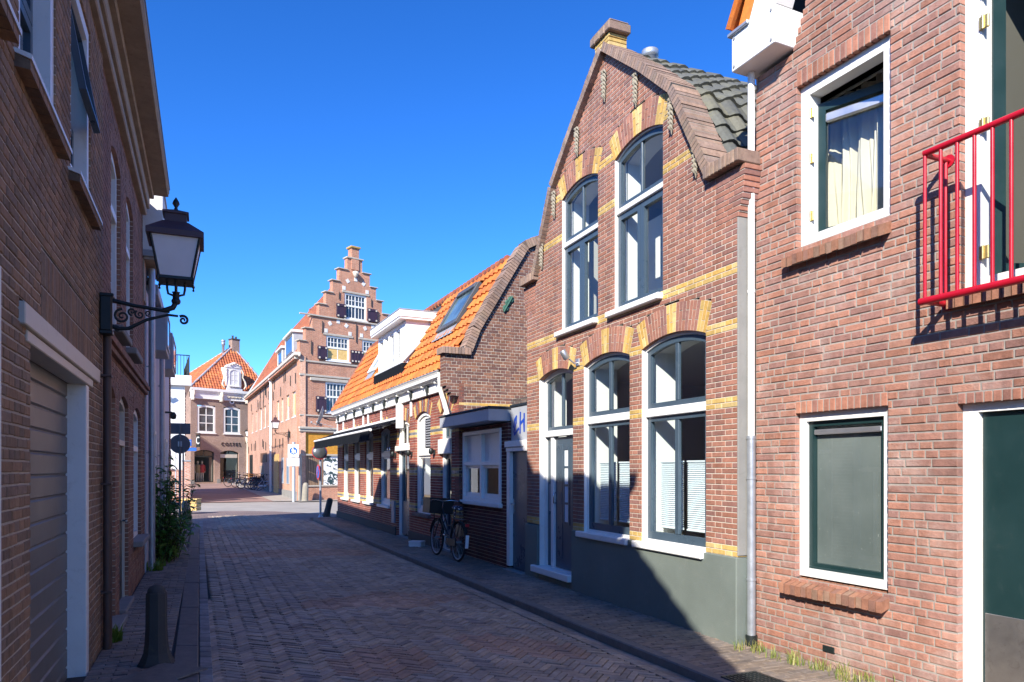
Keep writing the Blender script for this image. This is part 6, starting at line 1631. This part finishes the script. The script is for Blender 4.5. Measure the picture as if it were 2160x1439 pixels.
bicycle('city_bicycle','bicycle mostly hidden behind the green bush on the left pavement',(-6.55,13.95,0),math.atan2(1,KL)+.05,'black',False,None,R(-4))
gp='bicycles parked beside the shop house'
def bz(x,y): return (x,y,zg(y))
bicycle('city_bicycle','silver bicycle with a wicker basket, frontmost of the parked bicycles',bz(-16.75,46.9),R(12),'bikesilver',False,'wicker',R(-5),gp,True)
bicycle('city_bicycle','dark blue bicycle with handlebars turned towards the shop, behind the silver one',bz(-18.0,48.6),R(35),'bikeblue',False,None,R(5),gp,True)
bicycle('city_bicycle','dark bicycle with a wicker basket beside the shop door',bz(-20.0,51.4),R(50),'bikeblue',False,'wicker',R(4),gp,True)
bicycle('city_bicycle','black bicycle between the moped and the shop house wall',bz(-19.0,52.2),R(40),'black',False,None,R(-4),gp,True)
bicycle('city_bicycle','dark blue bicycle with a wicker basket, right behind the frontmost silver bicycle',bz(-17.5,48.0),R(28),'bikeblue',False,'wicker',R(-7),gp,True)
bicycle('city_bicycle','black bicycle standing close behind the frontmost silver bicycle',bz(-17.2,47.6),R(20),'black',False,None,R(4),gp,True)
bicycle('city_bicycle','dark blue bicycle nearest the shop window, at the back of the row',bz(-21.0,52.6),R(48),'bikeblue',False,None,R(-3),gp,True)
bicycle('city_bicycle','silver bicycle in the middle of the row, in front of the moped',bz(-18.9,49.6),R(38),'bikesilver',False,None,R(5),gp,True)
MO=thing('moped','dark moped with a tall clear windscreen among the bicycles','moped',bz(-18.1,50.2),R(-35))
mb=MB()
for x in (0,1.2): mb.tube([(x+.21*math.cos(2*PI*i/20),0,.25+.21*math.sin(2*PI*i/20)) for i in range(20)],.055,8,0,True,True)
mb.build('wheel',W['rubber'],MO)
mb=MB(); mb.bbox((-.25,-.14,.35),(.55,.14,.68),.08); mb.bbox((.5,-.14,.22),(.95,.14,.32),.03); mb.prism([(.95,-.2,.25),(1.02,-.2,.9),(1.12,-.2,.95),(1.08,-.2,.3)],(0,.4,0)); mb.tube([(1.2,0,.25),(1.05,0,.75),(.98,0,1.02)],.04,8); mb.build('body',W['bikeblue'],MO)
mb=MB(); mb.bbox((-.28,-.15,.68),(.5,.15,.80),.05); mb.build('seat',W['rubber'],MO)
mb=MB(); mb.tube([(.88,-.34,1.02),(.97,-.15,1.04),(.97,.15,1.04),(.88,.34,1.02)],.015,8); mb.build('handlebar',W['chrome'],MO)
mb=MB(); pts=[]
for i in range(9):
    t=i/8*2-1; pts.append((1.08-.10*t*t,.30*t))
for a,b in zip(pts[:-1],pts[1:]):
    mb.face([(a[0],a[1],.95),(b[0],b[1],.95),(b[0]-.12,b[1]*.95,1.62-.08*b[1]**2*8),(a[0]-.12,a[1]*.95,1.62-.08*a[1]**2*8)])
W['screen']=glass('moped_screen',(.65,.85,.88)); mb.build('windscreen',W['screen'],MO)

# ---- plants --------------------------------------------------------------------------
def leafmat(name,c1,c2):
    k=NT(name); isl=k.n('NewGeometry').outputs['Random Per Island']
    base=k.ramp(isl,[(0,c1),(.5,tuple((a+b)/2 for a,b in zip(c1,c2))),(1,c2)])
    p=k.n('BsdfPrincipled'); k.set(p,'Base Color',base); k.set(p,'Roughness',.45); tr=k.n('BsdfTranslucent'); k.set(tr,'Color',base); mx=k.n('MixShader'); mx.inputs[0].default_value=.25
    k.t.links.new(p.outputs[0],mx.inputs[1]); k.t.links.new(tr.outputs[0],mx.inputs[2]); k.t.links.new(mx.outputs[0],k.out.inputs[0]); return k.mat
W['leaf']=leafmat('bush_leaf',(.055,.15,.025),(.13,.28,.045)); W['leafy']=leafmat('young_leaf',(.10,.19,.02),(.19,.26,.04)); W['grass']=leafmat('mixed_grass',(.10,.20,.02),(.42,.36,.13)); W['stem']=paint('green_brown_stem',(.07,.075,.03),.8,.2,9.)
def leaf(mb,p,d,L,w,mi,rnd,droop=.25):
    d=Vector(d).normalized(); s=d.cross(Vector((0,0,1)))
    if s.length<.05: s=Vector((1,0,0))
    s.normalize(); s=(s+Vector((0,0,rnd.uniform(-.5,.5)))).normalized(); p=Vector(p); dn=Vector((0,0,-droop))
    q1=p+d*L*.35; q2=p+(d+dn*.5)*L*.75; q3=p+(d+dn)*L
    mb.mesh([p,q1+s*w*.5,q1-s*w*.5,q2+s*w*.42,q2-s*w*.42,q3],[(0,2,1),(1,2,4,3),(3,4,5)],mi)
BU=thing('bush','dark green leafy bush against the pale rendered house, pale leaves at its foot','bush',(-6.32,12.75,0))
rnd=random.Random(5); mb=MB(); lv=MB(); ly=MB()
for k in range(64):
    a=rnd.uniform(0,2*PI); rr_=rnd.uniform(.02,.52); h=rnd.uniform(.75,1.95) if rr_<.22 else rnd.uniform(.5,1.55)
    x,y=rr_*.55*math.cos(a),rr_*.9*math.sin(a); ox,oy=math.cos(a)*rr_*rnd.uniform(.4,1.1),math.sin(a)*rr_*rnd.uniform(.6,1.5)
    P=[Vector((x,y,0)),Vector((x+ox*.4,y+oy*.4,h*.5)),Vector((x+ox,y+oy,h))]
    mb.tube(P,[.010,.007,.003],5)
    n=int(h*26)
    for i in range(n):
        t=rnd.uniform(.08,1); p=P[0].lerp(P[1],t*2) if t<.5 else P[1].lerp(P[2],t*2-1)
        b=rnd.uniform(0,2*PI); d=(math.cos(b),math.sin(b),rnd.uniform(-.15,.65)); L=rnd.uniform(.11,.21)
        pale=p.z<.42 and rnd.random()<.7
        leaf(ly if pale else lv,p,d,L,L*.30,0,rnd,rnd.uniform(.1,.6))
mb.build('stems',W['stem'],BU); lv.build('foliage',W['leaf'],BU); ly.build('young_foliage',W['leafy'],BU)
def weeds(name,label,pts,h,n,mat,kind='stuff',cat='weeds',wide=.012):
    mb=MB(); rnd=random.Random(hash(name)%99)
    for (x,y,r,m) in pts:
        for i in range(int(n*m)):
            a=rnd.uniform(0,2*PI); q=r*math.sqrt(rnd.random()); b=rnd.uniform(0,2*PI); hh=h*rnd.uniform(.4,1.3); l=rnd.uniform(.2,.9)*hh
            px,py=x+q*math.cos(a),y+q*math.sin(a); w=wide*rnd.uniform(.6,1.3)
            s=(-math.sin(b)*w,math.cos(b)*w)
            mb.mesh([(px-s[0],py-s[1],-.01),(px+s[0],py+s[1],-.01),(px+math.cos(b)*l*.4+s[0]*.7,py+math.sin(b)*l*.4+s[1]*.7,hh*.7),(px+math.cos(b)*l*.4-s[0]*.7,py+math.sin(b)*l*.4-s[1]*.7,hh*.7),(px+math.cos(b)*l,py+math.sin(b)*l,hh)],[(0,1,2,3),(3,2,4)])
    o=mb.build(name,W[mat]); return tag(o,label,cat,None,kind)
def r1(u,q): # point in front of the right house
    n=math.hypot(1,.4633); return (2.303+.42*u-.907*q,6.707-.907*u-.42*q)
pts=[]
rg=random.Random(12)
for i in range(26):
    u=.06+i*.06+rg.uniform(-.04,.04); x,y=r1(u,rg.uniform(.01,.30)); pts.append((x,y,rg.uniform(.03,.10),rg.choice([.1,.3,.3,.8,1.5])))
weeds('grass_tufts','bright green grass tufts along the foot of the red brick wall',pts,.085,30,'grass','stuff','grass',.0032)
pts=[(lf(3.75,.08)[0],lf(3.75,.08)[1],.06,1.2),(lf(8.9,.12)[0],lf(8.9,.12)[1],.12,1.4),(lf(9.4,.16)[0],lf(9.4,.16)[1],.10,1.)]
weeds('wall_weeds','small green weeds at the foot of the left hand walls',pts,.12,40,'leafy','stuff','weeds',.014)
# ================================================================== GROUND
def inpoly(x,y,P):
    c=False; n=len(P)
    for i in range(n):
        x1,y1=P[i]; x2,y2=P[i-1]
        if (y1>y)!=(y2>y) and x<(x2-x1)*(y-y1)/(y2-y1)+x1: c=not c
    return c
kr=lambda Y:4.14-.455*Y          # right kerb edge
kl=lambda Y:-.44*Y               # left kerb edge
RZ=-.09
# one great sheet under everything, rising gently beyond the junction
mb=MB(); xs=[-900,-120,-60,-40,-30,-25,-20,-15,-10,-5,0,5,12,40,120,900]; ys=[-900,-100,-20,0,10,20,27,36.5,45,60,80,140,900]
k=len(xs); vs=[(x,y,RZ-.035+min(zg(y),1.2)) for y in ys for x in xs]
mb.mesh(vs,[(j*k+i,j*k+i+1,(j+1)*k+i+1,(j+1)*k+i) for j in range(len(ys)-1) for i in range(k-1)]); tag(mb.build('ground',W['sand']),kind='structure')
# herringbone road
u=.068; L=3; ang=R(45)+math.atan2(1,-.45)-PI/2+R(0)
mb=MB(); ca,sa=math.cos(ang),math.sin(ang); rr=random.Random(1)
POLY=[(kr(3.2)-.16,3.2),(kr(26)-.16,26),(kl(26)+.10,26),(kl(3.2)+.09,3.2)]
def paver(mb,x0,y0,x1,y1,z,g=.004,c=.006,tf=None,rr=rr,dz=.004,mi=0):
    z+=rr.uniform(-dz,dz); tx=rr.uniform(-.004,.004); ty=rr.uniform(-.004,.004)
    a=[(x0+g,y0+g),(x1-g,y0+g),(x1-g,y1-g),(x0+g,y1-g)]; b=[(x0+g+c,y0+g+c),(x1-g-c,y0+g+c),(x1-g-c,y1-g-c),(x0+g+c,y1-g-c)]
    f=tf or (lambda p:p)
    sg=((-1,-1),(1,-1),(1,1),(-1,1))
    vs=[(*f(p),z-.03) for p in a]+[(*f(p),z-.004) for p in a]+[(*f(p),z+tx*sg[i][0]*.5+ty*sg[i][1]*.5) for i,p in enumerate(b)]
    fs=[(0,1,5,4),(1,2,6,5),(2,3,7,6),(3,0,4,7),(4,5,9,8),(5,6,10,9),(6,7,11,10),(7,4,8,11),(8,9,10,11)]
    mb.mesh(vs,fs,mi)
tf=lambda p:(p[0]*ca-p[1]*sa-4,p[0]*sa+p[1]*ca+12)
for cx in range(-240,240):
    for cy in range(-240,240):
        d=(cx-cy)%(2*L)
        if d==0: x0,y0,x1,y1=cx*u,cy*u,(cx+L)*u,(cy+1)*u
        elif d==2*L-1: x0,y0,x1,y1=cx*u,cy*u,(cx+1)*u,(cy+L)*u
        else: continue
        wx,wy=tf(((x0+x1)/2,(y0+y1)/2))
        if wy<3.2 or wy>26 or not inpoly(wx,wy,POLY): continue
        # a slightly cambered road
        t=(wx-kl(wy))/(kr(wy)-kl(wy)); z=RZ+.03*math.sin(PI*max(0,min(1,t)))+.008*math.sin(wx*1.7+.6*wy)*math.sin(.9*wy)
        mi=0
        for (px,py,ra,rb,ro) in ((-1.6,9.3,1.0,.55,.3),(.1,6.9,.8,.35,-.4),(-4.2,14.5,1.6,.7,.2),(-1.2,6.3,.5,.5,0),(-6.5,19,2.2,.8,-.3)):
            ddx,ddy=wx-px,wy-py; e1=(ddx*math.cos(ro)+ddy*math.sin(ro))/ra; e2=(-ddx*math.sin(ro)+ddy*math.cos(ro))/rb
            if e1*e1+e2*e2<1+.25*math.sin(5*wx+3*wy): mi=1
        if mi==0 and rr.random()<.035: mi=2
        paver(mb,x0,y0,x1,y1,z,.004,.006,tf,mi=mi)
W['p_road2']=pav('newer_reddish_paver',[(.42,.27,.185),(.38,.25,.185),(.45,.30,.21)],.65); W['p_road3']=pav('dark_odd_paver',[(.22,.18,.16),(.26,.20,.17)],.6)
tag(mb.build('road',[W['p_road'],W['p_road2'],W['p_road3']]),kind='structure')
# gutter strips along both kerbs
def along(mb,f,o0,o1,Y0,Y1,step,z,slope,rr=rr):
    """pavers in a row following the line x = f(Y), offset o0..o1 to the right"""
    n=int((Y1-Y0)*math.hypot(1,slope)/step); dl=(Y1-Y0)/n; nx=1/math.hypot(1,slope); 
    for i in range(n):
        ya=Y0+i*dl; yb=ya+dl
        tr=lambda p,ya=ya,yb=yb:(f(ya+(yb-ya)*p[1])+p[0]*1.0,ya+(yb-ya)*p[1])
        z_=z+rr.uniform(-.004,.004); g=.012; a=[(o0+.004,g),(o1-.004,g),(o1-.004,1-g),(o0+.004,1-g)]; c=.006; cy=.04
        b=[(o0+.004+c,g+cy),(o1-.004-c,g+cy),(o1-.004-c,1-g-cy),(o0+.004+c,1-g-cy)]
        vs=[(*tr(p),z_-.03) for p in a]+[(*tr(p),z_-.004) for p in a]+[(*tr(p),z_) for p in b]
        mb.mesh(vs,[(0,1,5,4),(1,2,6,5),(2,3,7,6),(3,0,4,7),(4,5,9,8),(5,6,10,9),(6,7,11,10),(7,4,8,11),(8,9,10,11)])
mb=MB(); along(mb,kl,.0,.12,3.2,24,.20,RZ+.02,-.44); tag(mb.build('gutter_left',W['p_gut']),kind='structure')
mb=MB(); along(mb,kr,-.20,-.10,3.,24,.20,RZ+.012,-.455); along(mb,kr,-.105,-.0,3.,24,.20,RZ+.008,-.455); tag(mb.build('gutter_right',W['p_road']),kind='structure')
# kerbs: long granite blocks
def kerb(name,f,slope,side,w,Y0,Y1,L,zt):
    mb=MB(); n=int((Y1-Y0)*math.hypot(1,slope)/L); dl=(Y1-Y0)/n; rr=random.Random(7)
    for i in range(n):
        ya=Y0+i*dl+.004; yb=Y0+(i+1)*dl-.004; j=rr.uniform(-.006,.006); z=zt+rr.uniform(-.004,.004)
        e=.012; o=[0,side*w]
        P=lambda y,q,zz:(f(y)+q+j,y,zz)
        vs=[P(ya,0,-.16),P(yb,0,-.16),P(yb,side*w,-.16),P(ya,side*w,-.16),P(ya,0,z-e),P(yb,0,z-e),P(yb,side*w,z-e),P(ya,side*w,z-e),P(ya+.01,side*e,z),P(yb-.01,side*e,z),P(yb-.01,side*(w-e),z),P(ya+.01,side*(w-e),z)]
        mb.mesh(vs,[(0,1,5,4),(1,2,6,5),(2,3,7,6),(3,0,4,7),(4,5,9,8),(5,6,10,9),(6,7,11,10),(7,4,8,11),(8,9,10,11)])
    return tag(mb.build(name,W['p_kerb']),kind='structure')
kerb('kerb_right',kr,-.455,1,.13,2.6,23.6,1.0,.0); kerb('kerb_left',kl,-.44,-1,.22,3.0,20.5,1.0,-.01)
# pavements of small pavers
def walk(name,inside,rz,ox,oy,Y0,Y1,a,b,z=0,mat='p_walk',nx=40,ny=240):
    mb=MB(); c,s=math.cos(rz),math.sin(rz); rr=random.Random(17); f=lambda p:(ox+p[0]*c-p[1]*s,oy+p[0]*s+p[1]*c)
    for j in range(ny):
        for i in range(-nx,nx):
            x0=i*a+(a/2 if j%2 else 0); y0=j*b; m=f((x0+a/2,y0+b/2))
            if not inside(*m): continue
            paver(mb,x0,y0,x0+a,y0+b,z+.008*math.sin(m[0]*2.1)*math.sin(m[1]*1.3),.004,.006,f,rr,.004)
    return tag(mb.build(name,W[mat]),kind='structure')
walk('pavement_right',lambda x,y: 3.2<y<24.4 and kr(y)+.20<x<max(5.41-.4633*y if y<6.72 else (4.97-.4267*y if y<11.1 else 5.37-.46*y),0 if y<3 else -99)+.03,math.atan2(-1,.455),-5.2,24.4,0,0,.20,.07,.0,'p_walk',20,0) if False else None
def in_right(x,y):
    if not 3.0<y<24.4: return False
    lim=5.41-.4633*y if y<6.72 else (4.97-.4267*y if y<11.1 else (5.50-.46*y if y<13.7 else 5.26-.46*y))
    return kr(y)+.15<x<lim+.05
def in_left(x,y): return 3.0<y<19.6 and -.9726-.43*y-.03<x<kl(y)-.22
walk('pavement_right',in_right,math.atan2(1,-.455),4.5,2.2,0,0,.205,.068,0,'p_walk',140,60) if False else None
def walk2(name,inside,k,x0,y0,n,m,a,b,z=0,mat='p_walk'):
    # rows run across the pavement: x' across, y' along the street
    L_=math.hypot(1,k); ey=(k/L_,1/L_); ex=(1/L_,-k/L_); mb=MB(); rr=random.Random(17)
    f=lambda p:(x0+p[0]*ex[0]+p[1]*ey[0],y0+p[0]*ex[1]+p[1]*ey[1])
    for j in range(n):
        for i in range(m):
            xa=i*a+(a/2 if j%2 else 0)-a; ya=j*b; mm=f((xa+a/2,ya+b/2))
            hl,hr=inside(*f((xa+a*.25,ya+b/2))),inside(*f((xa+a*.75,ya+b/2)))
            if not(hl or hr): continue
            paver(mb,xa if hl else xa+a/2,ya,xa+a if hr else xa+a/2,ya+b,z+.010*math.sin(mm[0]*2.1)*math.sin(mm[1]*1.3),.004,.006,f,rr,.005)
    return tag(mb.build(name,W[mat]),kind='structure')
walk2('pavement_right',in_right,-.455,kr(2.2)+.1,2.2,345,9,.20,.070)
walk2('pavement_left',in_left,-.43,-.9726-.43*2.2-.3,2.4,270,8,.20,.072,-.01)
mb=MB(); mb.prism([(-.44*3-.02,3,-.06),(-.44*19.6-.02,19.6,-.06),(-9.6,19.6,-.06),(-2.5,3,-.06)],(0,0,.025)); mb.prism([(kr(3)+.02,3,-.05),(3.9,3,-.05),(2.4,6.7,-.05),(.5,11.,-.05),(-6,24.4,-.05),(kr(24.4)+.02,24.4,-.05)],(0,0,.025)); tag(mb.build('pavement_bed',W['sand']),kind='structure')
# concrete slab in front of the garage, with its lowered kerb
mb=MB(); mb.prism([(-2.62,5.55,.0),(-2.5,5.85,.0),(-2.95,6.0,.0),(-3.0,5.75,.0),(-3.1,5.5,.0),(-2.9,5.2,.0),(-2.35,5.2,.0)],(0,0,.015)); tag(mb.build('garage_slab',W['p_kerb']),kind='structure')
# junction: pale concrete carriageway, then the red brick shopping street beyond
def surf(name,P,mat,dz,ny=14):
    """a quad strip between two polylines following the rise of the ground"""
    mb=MB()
    (a0,a1),(b0,b1)=P
    for i in range(ny):
        t0,t1=i/ny,(i+1)/ny
        q=[]
        for t,(p0,p1) in ((t0,(a0,a1)),(t1,(a0,a1)),(t1,(b0,b1)),(t0,(b0,b1))):
            x=p0[0]+(p1[0]-p0[0])*t; y=p0[1]+(p1[1]-p0[1])*t; q.append((x,y,zg(y)+dz))
        mb.face(q)
    return tag(mb.build(name,W[mat]),kind='structure')
W['palecon']=paint('pale_worn_concrete',(.35,.32,.28),.85,.2,.8,(.25,.23,.21),.3)
W['t_pave']=None
def pavetex(name,c1,c2,mort,bw,bh,mo,rot=0.):
    k=NT(name); mp=k.n('Mapping'); mp.inputs['Rotation'].default_value=(0,0,rot); k.t.links.new(k.obj(),mp.inputs[0])
    b=k.n('TexBrick',Scale=1.); b.inputs['Brick Width'].default_value=bw; b.inputs['Row Height'].default_value=bh; b.inputs['Mortar Size'].default_value=mo
    for n_,c in (('Color1',c1),('Color2',c2),('Mortar',mort)): b.inputs[n_].default_value=tuple(c)+(1,)
    k.t.links.new(mp.outputs[0],b.inputs['Vector']); col=k.mix(1.,b.outputs['Color'],k.ramp(k.noise(.6,6,.65),[(.3,.75),(.7,1.2)]),'MULTIPLY'); col=k.mix(1.,col,k.ramp(k.noise(12,5,.7),[(.3,.8),(.7,1.2)]),'MULTIPLY')
    return k.pbr(col,.85,k.bump(k.math('SUBTRACT',1.,b.outputs['Fac']),.4,.008))
W['t_pave']=pavetex('red_shopping_street_paving',(.33,.20,.165),(.28,.165,.14),(.24,.20,.17),.2,.075,.006,R(20))
W['t_pave2']=pavetex('brown_junction_paving',(.24,.17,.155),(.20,.145,.135),(.12,.10,.09),.2,.07,.006,R(-24))
surf('cross_street',[((-60,33),(-60,49)),((40,15),(40,34))],'palecon',RZ+.0)
surf('junction_paving',[((kl(24.5)-9,28.5),(kl(24.5)-9,31.3)),((10,18.),(10,20.4))],'t_pave2',RZ+.012,4)
mb=MB(); mb.face([(kl(19.5)-.2,19.5,RZ+.010),(kr(23.4),23.4,RZ+.010),(kr(23.4)+2,25.4,RZ+.010),(-11.5,30.2,RZ+.010),(-12.5,27.5,RZ+.010)]); tag(mb.build('junction',W['t_pave2']),kind='structure')
mb=MB()
P=[(-19.5,33.2),(-11.1,36.2)]; Q=[(-33,62),(-22.5,62)]
n=16
for i in range(n):
    t0,t1=i/n,(i+1)/n
    f=lambda A,B,t:(A[0]+(B[0]-A[0])*t,A[1]+(B[1]-A[1])*t)
    a,b,c,d=f(P[0],Q[0],t0),f(P[1],Q[1],t0),f(P[1],Q[1],t1),f(P[0],Q[0],t1); mb.face([(*p,zg(p[1])+.0) for p in (a,b,c,d)])
tag(mb.build('shopping_street',W['t_pave']),kind='structure')
mb=MB(); 
for i in range(n):
    t0,t1=i/n,(i+1)/n; g=lambda u,q:sgw(u,q,0)
    a,b,c,d=g(-.3+25*t0,.0),g(-.3+25*t0,1.3),g(-.3+25*t1,1.3),g(-.3+25*t1,.0); mb.face([(p[0],p[1],zg(p[1])+.012) for p in (a,b,c,d)])
tag(mb.build('pavement_side',W['palecon']),kind='structure')
mb=MB()
for q in range(2):
    g=lambda u,s:(-10.9+.7538*u+.6572*s,36.5+.6572*u-.7538*s)
    a,b,c,d=g(-.5,0),g(-.5,1.1),g(8,1.1),g(8,0); mb.face([(p[0],p[1],.02) for p in (a,b,c,d)]); break
tag(mb.build('pavement_front',W['palecon']),kind='structure')
# unseen house added left of the frame to cast shade on the ground
HX=thing('unseen_shade_block','unseen plain brown brick building added at the far left to cast shade','house',(-30.,33,0),R(20))
mb=MB(); mb.box((-8,0,-.1),(4.2,10,4.6)); mb.build('wall',W['t_far'],HX)
mb=MB(); mb.prism([(-8.2,-.3,4.6),(-8.2,10.3,4.6),(-8.2,5.,6.6)],(12.6,0,0)); mb.build('roof',W['tile_old'],HX)
for i in range(4): far_window(HX,-6.5+i*2.7,-5.3+i*2.7,1.6,3.3,-.02,2,3)

# ================================================================== CAMERA, SUN, SKY
cam=bpy.data.cameras.new('Camera'); co=bpy.data.objects.new('Camera',cam); COL.objects.link(co); SC.camera=co
co.location=(0,0,1.65); co.rotation_euler=(PI/2,0,0)
cam.sensor_fit='HORIZONTAL'; cam.sensor_width=36.; cam.lens=36*1500/2160.; cam.shift_y=(989-719.5)/2160.; cam.clip_end=3000; cam.clip_start=.05
trav=Vector((.626,1.502,-1.)).normalized(); ts=-trav
el=math.asin(ts.z); az=math.atan2(ts.x,ts.y)   # azimuth from +Y towards +X
sun=bpy.data.lights.new('Sun','SUN'); sun.energy=4.0; sun.angle=R(.53); sun.color=(1.,.93,.82)
so=bpy.data.objects.new('Sun',sun); COL.objects.link(so); so.rotation_euler=trav.to_track_quat('-Z','Y').to_euler(); so.location=(-5,-8,20)
w=bpy.data.worlds.new('World'); SC.world=w; w.use_nodes=True; nt=w.node_tree
sk=nt.nodes.new('ShaderNodeTexSky'); sk.sky_type='NISHITA'; sk.sun_disc=False; sk.sun_elevation=el; sk.sun_rotation=az; sk.altitude=0; sk.air_density=1.0; sk.dust_density=.1; sk.ozone_density=8.0
bg=nt.nodes['Background']; bg.inputs[1].default_value=.11
# the polarised, deep blue of a very clear day: raise the contrast and saturation of the sky itself
def vm(op,a,b):
    n=nt.nodes.new('ShaderNodeVectorMath'); n.operation=op; nt.links.new(a,n.inputs[0]); n.inputs[1].default_value=b; return n.outputs[0]
c=vm('MULTIPLY',sk.outputs[0],(.180,.192,.216)); gm=nt.nodes.new('ShaderNodeGamma'); gm.inputs[1].default_value=1.28; nt.links.new(c,gm.inputs[0])
hs=nt.nodes.new('ShaderNodeHueSaturation'); hs.inputs['Saturation'].default_value=1.06; hs.inputs['Value'].default_value=1.14/.22; nt.links.new(gm.outputs[0],hs.inputs['Color']); nt.links.new(hs.outputs[0],bg.inputs[0])
SC.view_settings.view_transform='Standard'; SC.view_settings.look='None'; SC.view_settings.gamma=1; SC.view_settings.exposure=1.2
SC.cycles.max_bounces=8; SC.cycles.transparent_max_bounces=10; SC.cycles.diffuse_bounces=4; SC.cycles.glossy_bounces=4
SC.cycles.sample_clamp_indirect=6; SC.cycles.caustics_reflective=True; SC.cycles.caustics_refractive=False
SC.cycles.use_denoising=True
try: SC.cycles.denoiser='OPENIMAGEDENOISE'
except Exception: pass
